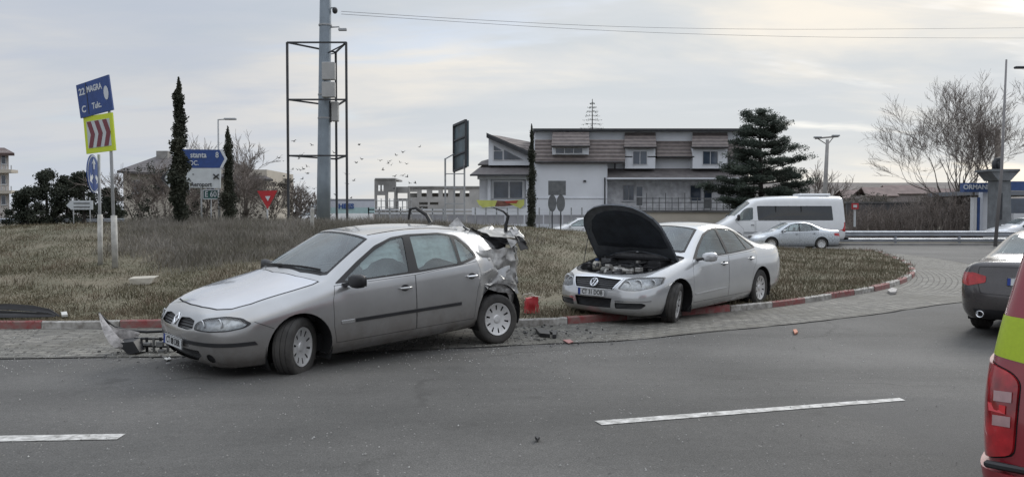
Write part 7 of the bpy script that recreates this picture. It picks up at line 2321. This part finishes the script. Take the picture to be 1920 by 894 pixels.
# evergreens at the far left
def evergreen(px, ptop, Y, w_, label, seed, z0=.8):
    x = xat(px, Y); zt = zat(ptop, Y); root = empty('evergreen_tree', (x, Y, z0)); tag(root, label, 'tree', 'dark evergreens at the far left')
    rd = random.Random(seed); h = zt - z0; q = MB(); q.tube([(0, 0, -.3), (0, 0, h * .8)], [.16, .05], 6); q.build('trunk', DBARK, root)
    cl = []
    for k in range(46):
        t = rd.random() ** .8; w = w_ * (1 - t ** 1.6) ** .6 + .15; a = rd.uniform(0, 2 * PI); r_ = w * rd.uniform(.2, .95)
        s_ = rd.uniform(.32, .62); cl.append(((math.cos(a) * r_, math.sin(a) * r_ * .7, .2 + t * (h - .4)), (s_, s_, s_ * .75), 150))
    leaf_cloud('crown', cl, BUSHG, root, .10, seed)
evergreen(52, 350, 60, 1.5, 'low dark evergreen next to the apartment block', 1)
evergreen(88, 318, 61, 1.7, 'tallest dark evergreen left of the white arrow board', 2)
evergreen(126, 328, 62, 1.6, 'dark evergreen directly above the white arrow board', 3)
evergreen(158, 320, 61, 1.5, 'dark evergreen behind the round blue sign', 4)
evergreen(205, 352, 63, 1.3, 'low dark evergreen behind the chevron sign post', 5)
# leafy half-bare shrubs before the low house
for (px, ptop, Y, w_, lab, sd) in ((262, 296, 50, 1.4, 'tangled dark shrub at the left corner of the low cream house', 11), (300, 305, 48, 1.3, 'tangled dark shrub just left of the tall cypress', 12), (372, 330, 52, 1.4, 'tangled dark shrub behind the direction sign posts', 13), (455, 300, 50, 1.5, 'tangled brown shrub right of the shorter cypress', 14), (520, 322, 50, 1.4, 'tangled brown shrub behind the give-way sign', 15), (566, 345, 52, 1.2, 'tangled brown shrub left of the steel pole', 16)):
    x = xat(px, Y); zt = zat(ptop, Y)
    r_ = bare_tree(lab, (x, Y, .5), (zt - .5) * 1.15, 1.1, sd, trunks=4, levels=4, r0=.06, group='shrubs before the low house', cat='shrub', name='shrub', minr=.014)
    rd = random.Random(sd); cl = []
    for k in range(20):
        t = rd.random(); a = rd.uniform(0, 2 * PI); q_ = w_ * rd.random() ** .5 * (1.1 - t * .5); s_ = rd.uniform(.22, .45); cl.append(((math.cos(a) * q_, math.sin(a) * q_ * .6, .3 + t * (zt - 1.3)), (s_, s_, s_ * .8), 55))
    leaf_cloud('foliage', cl, BUSHG if sd < 14 else SCRUBG, r_, .07, sd)
# bare trees
bare_tree('bare thin tree rising behind the low cream house roof beside the cypress', (xat(385, 66), 66, .5), 8.8, .7, 31, levels=4, r0=.10, minr=.016)
bare_tree('bare spreading tree behind the shorter cypress', (xat(462, 64), 64, .5), 9.0, .85, 33, levels=5, r0=.12, minr=.014)
bare_tree('wide bare tree with several stems behind the dark wall at the right', (xat(1800, 62), 62, 0), 12.6, .95, 41, trunks=5, levels=6, r0=.16, lean=(-.14, 0), minr=.009, dens=.86)
bare_tree('tall bare tree behind the gateway at the right edge', (xat(1905, 62), 62, 0), 15.5, .80, 43, trunks=2, levels=6, r0=.19, minr=.010, dens=.8)
bare_tree('slim bare tree left of the gateway column', (xat(1832, 57), 57, 0), 10.0, .60, 47, trunks=1, levels=5, r0=.10, minr=.010)
bare_tree('small bare tree behind the concrete lamp post', (xat(1540, 75), 75, 0), 7.2, .9, 49, trunks=2, levels=4, r0=.10, minr=.02)
# thicket of bare brushwood along the dark wall: one mass
rd = random.Random(77); tw = MB()
for k in range(950):
    px = rd.uniform(1585, 1850); Y = rd.uniform(57, 64.5); x = xat(px, Y); h = rd.uniform(1.2, 2.6) * (1 + .5 * smooth01((px - 1690) / 60)); p = Vector((x, Y, 0)); d = Vector((rd.gauss(0, .22), rd.gauss(0, .22), 1)).normalized()
    e = p + d * h; tw.tube([p, (p + e) / 2 + Vector((rd.gauss(0, .08), 0, 0)), e], [.025, .018, .008], 3, caps=False)
    for _ in range(3):
        s_ = p.lerp(e, rd.uniform(.35, .9)); tw.tube([s_, s_ + Vector((rd.gauss(0, .4), rd.gauss(0, .3), rd.uniform(.2, .7)))], [.014, .006], 3, caps=False)
tag(tw.build('brushwood', TWIG, fix=False), kind='stuff')
cl = [((xat(rd.uniform(1500, 1860), 100), 100 + rd.uniform(-4, 6), rd.uniform(.5, 3.6)), (1.6, 1.2, 1.1), 160) for k in range(60)]
tag(leaf_cloud('far_scrub', cl, SCRUBG, None, .22, 5), kind='stuff')
cl = [((rd.uniform(-62, -22), rd.uniform(68, 74), rd.uniform(.8, 2.2)), (1.3, .8, .8), 130) for k in range(34)]
tag(leaf_cloud('hedge', cl, SCRUBG, None, .13, 6), kind='stuff')
# weeds along the fence before the house
# birds
rb = random.Random(15)
def bird_mesh():
    q = MB(); q.tube([(-.10, 0, 0), (-.03, 0, .01), (.05, 0, .01), (.11, 0, .02)], [.006, .032, .030, .008], 6)
    for s_ in (1, -1): q.mesh([(.05, s_ * .02, .01), (-.03, s_ * .02, .01), (-.05, s_ * .15, .09), (-.06, s_ * .26, .05), (.01, s_ * .15, .10)], [(0, 1, 2, 4), (2, 3, 4)])
    q.mesh([(-.09, .015, 0), (-.09, -.015, 0), (-.16, -.03, 0), (-.16, .03, 0)], [(0, 1, 2, 3)])
    return q
b0 = bird_mesh().build('bird', mat('bird_dark', (.03, .03, .032), .8), fix=False)
tag(b0, 'small dark bird in the flock flying round the steel pole', 'bird', 'flock of birds by the pole')
for k in range(64):
    o = b0 if k == 0 else b0.copy()
    if k: COL.objects.link(o)
    if k < 38: px, py = rb.gauss(570, 34), 390 - abs(rb.gauss(0, 62)) - 22
    else: px, py = rb.uniform(640, 790), rb.gauss(318, 30)
    o.location = at(px, max(245, min(375, py)), rb.uniform(52, 66)); o.rotation_euler = (rb.uniform(-.5, .5), rb.uniform(-.4, .4), rb.uniform(0, 2 * PI))

# ------------------------------------------------------------------ debris
def shard(name, label, cat, pts2, M, t, m, group=None, bend=0.0, parent=None, seed=1):
    b = bmesh.new(); vs = [b.verts.new((x, y, bend * x * x + .02 * noise.noise(Vector((x * 5, y * 5, seed))))) for (x, y) in pts2]
    b.faces.new(vs); bmesh.ops.triangulate(b, faces=list(b.faces)); thicken(b, t); b.transform(M)
    me = bpy.data.meshes.new(name); b.to_mesh(me); b.free(); o = link(name, me, m, parent)
    if label: tag(o, label, cat, group)
    return o
# torn-off bumper in front of the silver car: curved skin end rising to a point, black foam and lattice
BM = empty('detached_bumper'); tag(BM, 'torn-off silver bumper with black lattice inside, lying before the dusty car', 'bumper')
def ribbon(path, widths, ups, name, m, parent, t=.008):
    """curved sheet following path points with a width direction per point"""
    b = bmesh.new(); rows = []
    for p, w, u in zip(path, widths, ups):
        p, u = Vector(p), Vector(u).normalized(); rows.append([b.verts.new(p + u * (w * (k / 4 - .5)) + Vector((.012 * noise.noise(p * 9 + u * k), .012 * noise.noise(p * 8 + u * k * 2), 0))) for k in range(5)])
    for r0_, r1_ in zip(rows, rows[1:]):
        for k in range(4): b.faces.new((r0_[k], r0_[k + 1], r1_[k + 1], r1_[k]))
    thicken(b, t); me = bpy.data.meshes.new(name); b.to_mesh(me); b.free(); o = link(name, me, m, parent, True); me.set_sharp_from_angle(angle=R(40)); return o
bmet = mat('scuffed_bumper_paint', (.36, .34, .33), .5, metal=.2, var=.35, vscale=14, bump=.004, bscale=30)
def g(px, py, z, Y=None): return at(px, py, Y) if Y else gp(px, py, z)
Yq = 9.25
path = [at(186, 588, Yq + .15), at(193, 604, Yq + .1), at(203, 622, Yq + .05), at(214, 638, Yq), at(226, 648, Yq), at(240, 652, Yq + .05)]
ribbon(path, [.015, .06, .10, .12, .12, .08], [(.9, .3, .35)] * 6, 'bumper_skin', bmet, BM, .012)
path = [at(205, 612, Yq + .2), at(216, 622, Yq + .2), at(232, 626, Yq + .25), at(250, 628, Yq + .3), at(262, 628, Yq + .3)]
ribbon(path, [.05, .10, .12, .11, .05], [(0, .2, 1)] * 5, 'bumper_skin', bmet, BM, .012)
path = [at(185, 585, Yq + .15), at(198, 600, Yq + .2), at(214, 613, Yq + .28), at(240, 620, Yq + .34), at(275, 622, Yq + .4), at(322, 620, Yq + .42)]
q = MB(); q.tube(path, [.006, .016, .02, .02, .018, .015], 6); q.build('rubber_strip', SEAL, BM, smooth=True)
q = MB(); q.prism([at(x, y, Yq) for (x, y) in ((218, 643), (250, 640), (262, 660), (240, 664))], (0, .22, .02)); q.build('foam_block', BLACK, BM)
for (x0, y0, x1, y1) in ((252, 634, 330, 636), (254, 648, 330, 650), (256, 660, 330, 662)):
    q = MB(); q.bar(at(x0, y0, Yq + .18), at(x1, y1, Yq + .24), .03, .022); q.build('lattice_bar', BLACK, BM)
for k in range(6):
    x0 = 262 + k * 13; q = MB(); q.bar(at(x0, 632, Yq + .18), at(x0 + 1, 662, Yq + .22), .03, .02); q.build('lattice_bar', BLACK if k % 2 else mat('dull_bracket', (.16, .16, .155), .6, var=.3, vscale=20), BM)
for (x0, y0, x1, y1) in ((268, 642, 282, 648), (292, 640, 305, 650), (296, 655, 308, 664)):
    a, b_ = at(x0, y1, Yq + .14), at(x1, y0, Yq + .14); q = MB(); q.box(((a.x + b_.x) / 2, Yq + .16, (a.z + b_.z) / 2), (b_.x - a.x, .05, b_.z - a.z), None, .006); q.build('bracket', MATS['dull_bracket'], BM)
# long black trim on the kerb at the far left
LT = empty('black_trim'); tag(LT, 'long black bumper skin lying on the grass behind the kerb at the left edge', 'car part')
Yl_ = 11.75
path = [at(-60, 576, Yl_), at(-20, 575, Yl_), at(20, 575, Yl_), at(60, 578, Yl_ - .05), at(92, 583, Yl_ - .1), at(112, 592, Yl_ - .1)]
ribbon(path, [.08, .09, .09, .09, .07, .03], [(0, .4, 1)] * 6, 'upper_skin', BLACK, LT, .015)
path = [at(-60, 591, Yl_ - .1), at(-10, 592, Yl_ - .1), at(30, 592, Yl_ - .1), at(70, 592, Yl_ - .12), at(105, 592, Yl_ - .12)]
ribbon(path, [.05, .06, .06, .05, .03], [(0, .5, .8)] * 5, 'lower_skin', BLACK, LT, .012)
q = MB(); q.prism([at(x, y, Yl_ + .05) for (x, y) in ((-60, 579), (90, 586), (100, 590), (-60, 591))], (0, .03, 0)); q.build('inner_face', mat('trim_grey', (.09, .09, .09), .7, var=.2), LT)
def lumps(name, label, cat, c, size, m, seed, group=None, flat_=.5):
    rd = random.Random(seed); b = bmesh.new()
    bmesh.ops.create_icosphere(b, subdivisions=2, radius=1)
    for v in b.verts:
        k = 1 + .45 * noise.noise(v.co * 1.4 + Vector((seed, 0, 0))); v.co = Vector((v.co.x * size[0] * k, v.co.y * size[1] * k, max(-.15, v.co.z) * size[2] * k))
    me = bpy.data.meshes.new(name); b.to_mesh(me); b.free(); o = link(name, me, m); o.location = c; o.rotation_euler = (0, 0, rd.uniform(0, 6)); tag(o, label, cat, group); return o
# pale block in the grass
p = gp(264, 536, .30)
for _ in range(3): p = gp(264, 538, (gz(p.x, p.y) or .3))
q = MB(); q.prism([(-.24, 0, .13), (.26, .02, .15), (.20, .0, .04), (.05, .0, -.04), (-.06, 0, -.06), (-.20, .0, .02)], (0, .22, .03)); o = q.build('stone_block', mat('pale_stone', (.42, .39, .33), .9, var=.12, vscale=8, bump=.01, bscale=20)); o.location = p + Vector((0, 0, .03)); tag(o, 'broken pale stone block lying in the grass at the left', 'stone')
# red canister beside the rear wheel
p = gp(997, 585, .12); K_ = empty('red_container', (p.x, p.y + .1, .10), R(12)); tag(K_, 'crumpled red plastic container standing behind the kerb between the two damaged cars', 'container')
rp_ = mat('red_plastic', (.42, .028, .035), .45, var=.15, vscale=9)
b = bmesh.new(); bmesh.ops.create_cube(b, size=1); bmesh.ops.subdivide_edges(b, edges=list(b.edges), cuts=5, use_grid_fill=True)
for v in b.verts:
    tz = v.co.z + .5; v.co = Vector((v.co.x * (.22 - .05 * tz) + .02 * noise.noise(v.co * 4), v.co.y * .15 + .03 * noise.noise(v.co * 3 + Vector((3, 0, 0))), tz * .24 + (.03 * v.co.x if tz > .9 else 0)))
me = bpy.data.meshes.new('body'); b.to_mesh(me); b.free(); link('body', me, rp_, K_, True); me.set_sharp_from_angle(angle=R(35))
q = MB(); q.tube([(-.10, 0, .20), (-.16, 0, .24), (-.12, .0, .29), (.0, 0, .30), (.06, 0, .26)], .012, 6); q.build('handle', mat('pale_rag', (.45, .42, .36), .9), K_, smooth=True)
q = MB(); q.box((.02, 0, .262), (.14, .10, .02), Matrix.Rotation(.2, 4, 'Y'), .006); q.build('label', MATS['pale_rag'], K_)
# black fragments on the setts
def frag(pxs, name, label, m, cat='fragment', z=.012, t=.03, group=None):
    c = Vector((0, 0, 0)); P_ = [gp(x, y, z) for (x, y) in pxs]
    q = MB(); q.prism(P_, (0, 0, t)); o = q.build(name, m); tag(o, label, cat, group); return o
PB = empty('black_bracket'); tag(PB, 'jagged black plastic bracket lying on the setts below the red container', 'car part')
for pxs, t in ((((1004, 621), (1012, 622), (1030, 626), (1031, 633), (1012, 631), (1008, 626)), .05), (((1030, 624), (1045, 622), (1045, 625), (1036, 627)), .03), (((1036, 627), (1044, 628), (1043, 634), (1036, 634)), .05)):
    q = MB(); q.prism([gp(x, y, .01) for (x, y) in pxs], (0, 0, t)); q.build('bracket_arm', SIGNBLK, PB)
frag(((965, 607), (972, 601), (985, 602), (988, 606), (975, 609)), 'plastic_scrap', 'white torn plastic scrap by the kerb behind the rear wheel', mat('scrap_white', (.5, .5, .48), .7, var=.1), t=.012)
frag(((1055, 638), (1068, 637), (1075, 641), (1066, 644)), 'plastic_scrap', 'reddish lens scrap on the setts right of the black bracket', mat('scrap_red', (.34, .16, .15), .6), t=.01)
frag(((1003, 822), (1008, 820), (1012, 823), (1008, 827)), 'rubber_scrap', 'tiny black scrap alone on the open road near the bottom', SIGNBLK, t=.02)
frag(((1487, 620), (1493, 619), (1496, 624), (1490, 627)), 'orange_scrap', 'small orange scrap at the edge of the setts', mat('scrap_orange', (.42, .15, .08), .6), t=.02)
frag(((1664, 548), (1672, 543), (1682, 545), (1680, 551), (1670, 552)), 'plastic_scrap', 'pale and dark scrap lying by the kerb at the island tip', mat('scrap_grey', (.28, .27, .26), .7, var=.5, vscale=30), t=.05)
frag(((308, 672), (318, 670), (321, 674), (312, 676)), 'plastic_scrap', 'small white scrap on the road under the silver bumper corner', MATS['scrap_white'], t=.01)
frag(((114, 588), (125, 587), (127, 593), (116, 594)), 'plastic_scrap', 'white scrap on the kerb at the end of the black trim', MATS['scrap_white'], z=.12, t=.03)
# bent black seals springing from the wreck (they belong to the crashed car)
def to_car(px, py, Y): return S1.matrix_world.inverted() @ at(px, py, Y)
bpy.context.view_layer.update()
for pl, rs in ((((766, 412, 10.9), (769, 392, 10.9), (780, 390, 10.85), (800, 403, 10.8), (808, 418, 10.75)), (.016, .02, .022, .026, .03)), (((948, 434, 10.9), (949, 420, 10.9), (953, 405, 10.9), (943, 396, 10.88), (925, 389, 10.85)), (.03, .026, .024, .014, .008))):
    q = MB(); q.tube([to_car(*p) for p in pl], list(rs), 6); q.build('torn_seal', SEAL, S1, smooth=False)
q = MB(); q.prism([to_car(840, 424, 10.75), to_car(856, 409, 10.8), to_car(872, 428, 10.75)], (0, .02, .01)); q.build('torn_roof_tip', MATS['torn_metal'], S1)
# grit, glass crumbs and pebbles scattered over road and setts: one uncountable mass
rd = random.Random(99); vs = []; fs = []
for k in range(3600):
    if rd.random() < .55: px, py = rd.gauss(1000, 190), rd.gauss(640, 26)
    elif rd.random() < .6: px, py = rd.uniform(0, 420), rd.gauss(655, 24)
    else: px, py = rd.uniform(-100, 1800), rd.uniform(600, 890)
    if py < 560: continue
    c = gp(px, py, .008); 
    if kdist(c.x, c.y) > -.05: continue
    s_ = rd.uniform(.003, .009) * (1.6 if rd.random() < .04 else 1); i = len(vs); a = rd.uniform(0, 6)
    vs += [(c.x + s_ * math.cos(a), c.y + s_ * math.sin(a), c.z), (c.x + s_ * math.cos(a + 2.1), c.y + s_ * math.sin(a + 2.1), c.z), (c.x + s_ * math.cos(a + 4.2), c.y + s_ * math.sin(a + 4.2), c.z), (c.x, c.y, c.z + s_ * 1.1)]
    fs += [(i, i + 1, i + 3), (i + 1, i + 2, i + 3), (i + 2, i, i + 3)]
SH = MB()
for k in range(150):
    px, py = (rd.gauss(1000, 70), rd.gauss(622, 12)) if k % 3 else (rd.gauss(300, 90), rd.gauss(668, 9))
    c = gp(px, py, .012)
    if kdist(c.x, c.y) > -.05: continue
    s_ = rd.uniform(.012, .035); a = rd.uniform(0, 6)
    SH.prism([(c.x + s_ * math.cos(a), c.y + s_ * math.sin(a), c.z), (c.x + s_ * .5 * math.cos(a + 1.8), c.y + s_ * .5 * math.sin(a + 1.8), c.z), (c.x + s_ * .8 * math.cos(a + 3.6), c.y + s_ * .8 * math.sin(a + 3.6), c.z)], (0, 0, rd.uniform(.004, .02)))
tag(SH.build('crash_slivers', grass_mat('sliver_plastic', (.02, .02, .02), (.10, .10, .10), (.5, .5, .5), 5)), kind='stuff')
me = bpy.data.meshes.new('grit'); me.from_pydata(vs, [], fs); me.update()
tag(link('grit', me, grass_mat('grit_stones', (.10, .095, .09), (.30, .29, .27), (.62, .62, .6), 3)), kind='stuff')
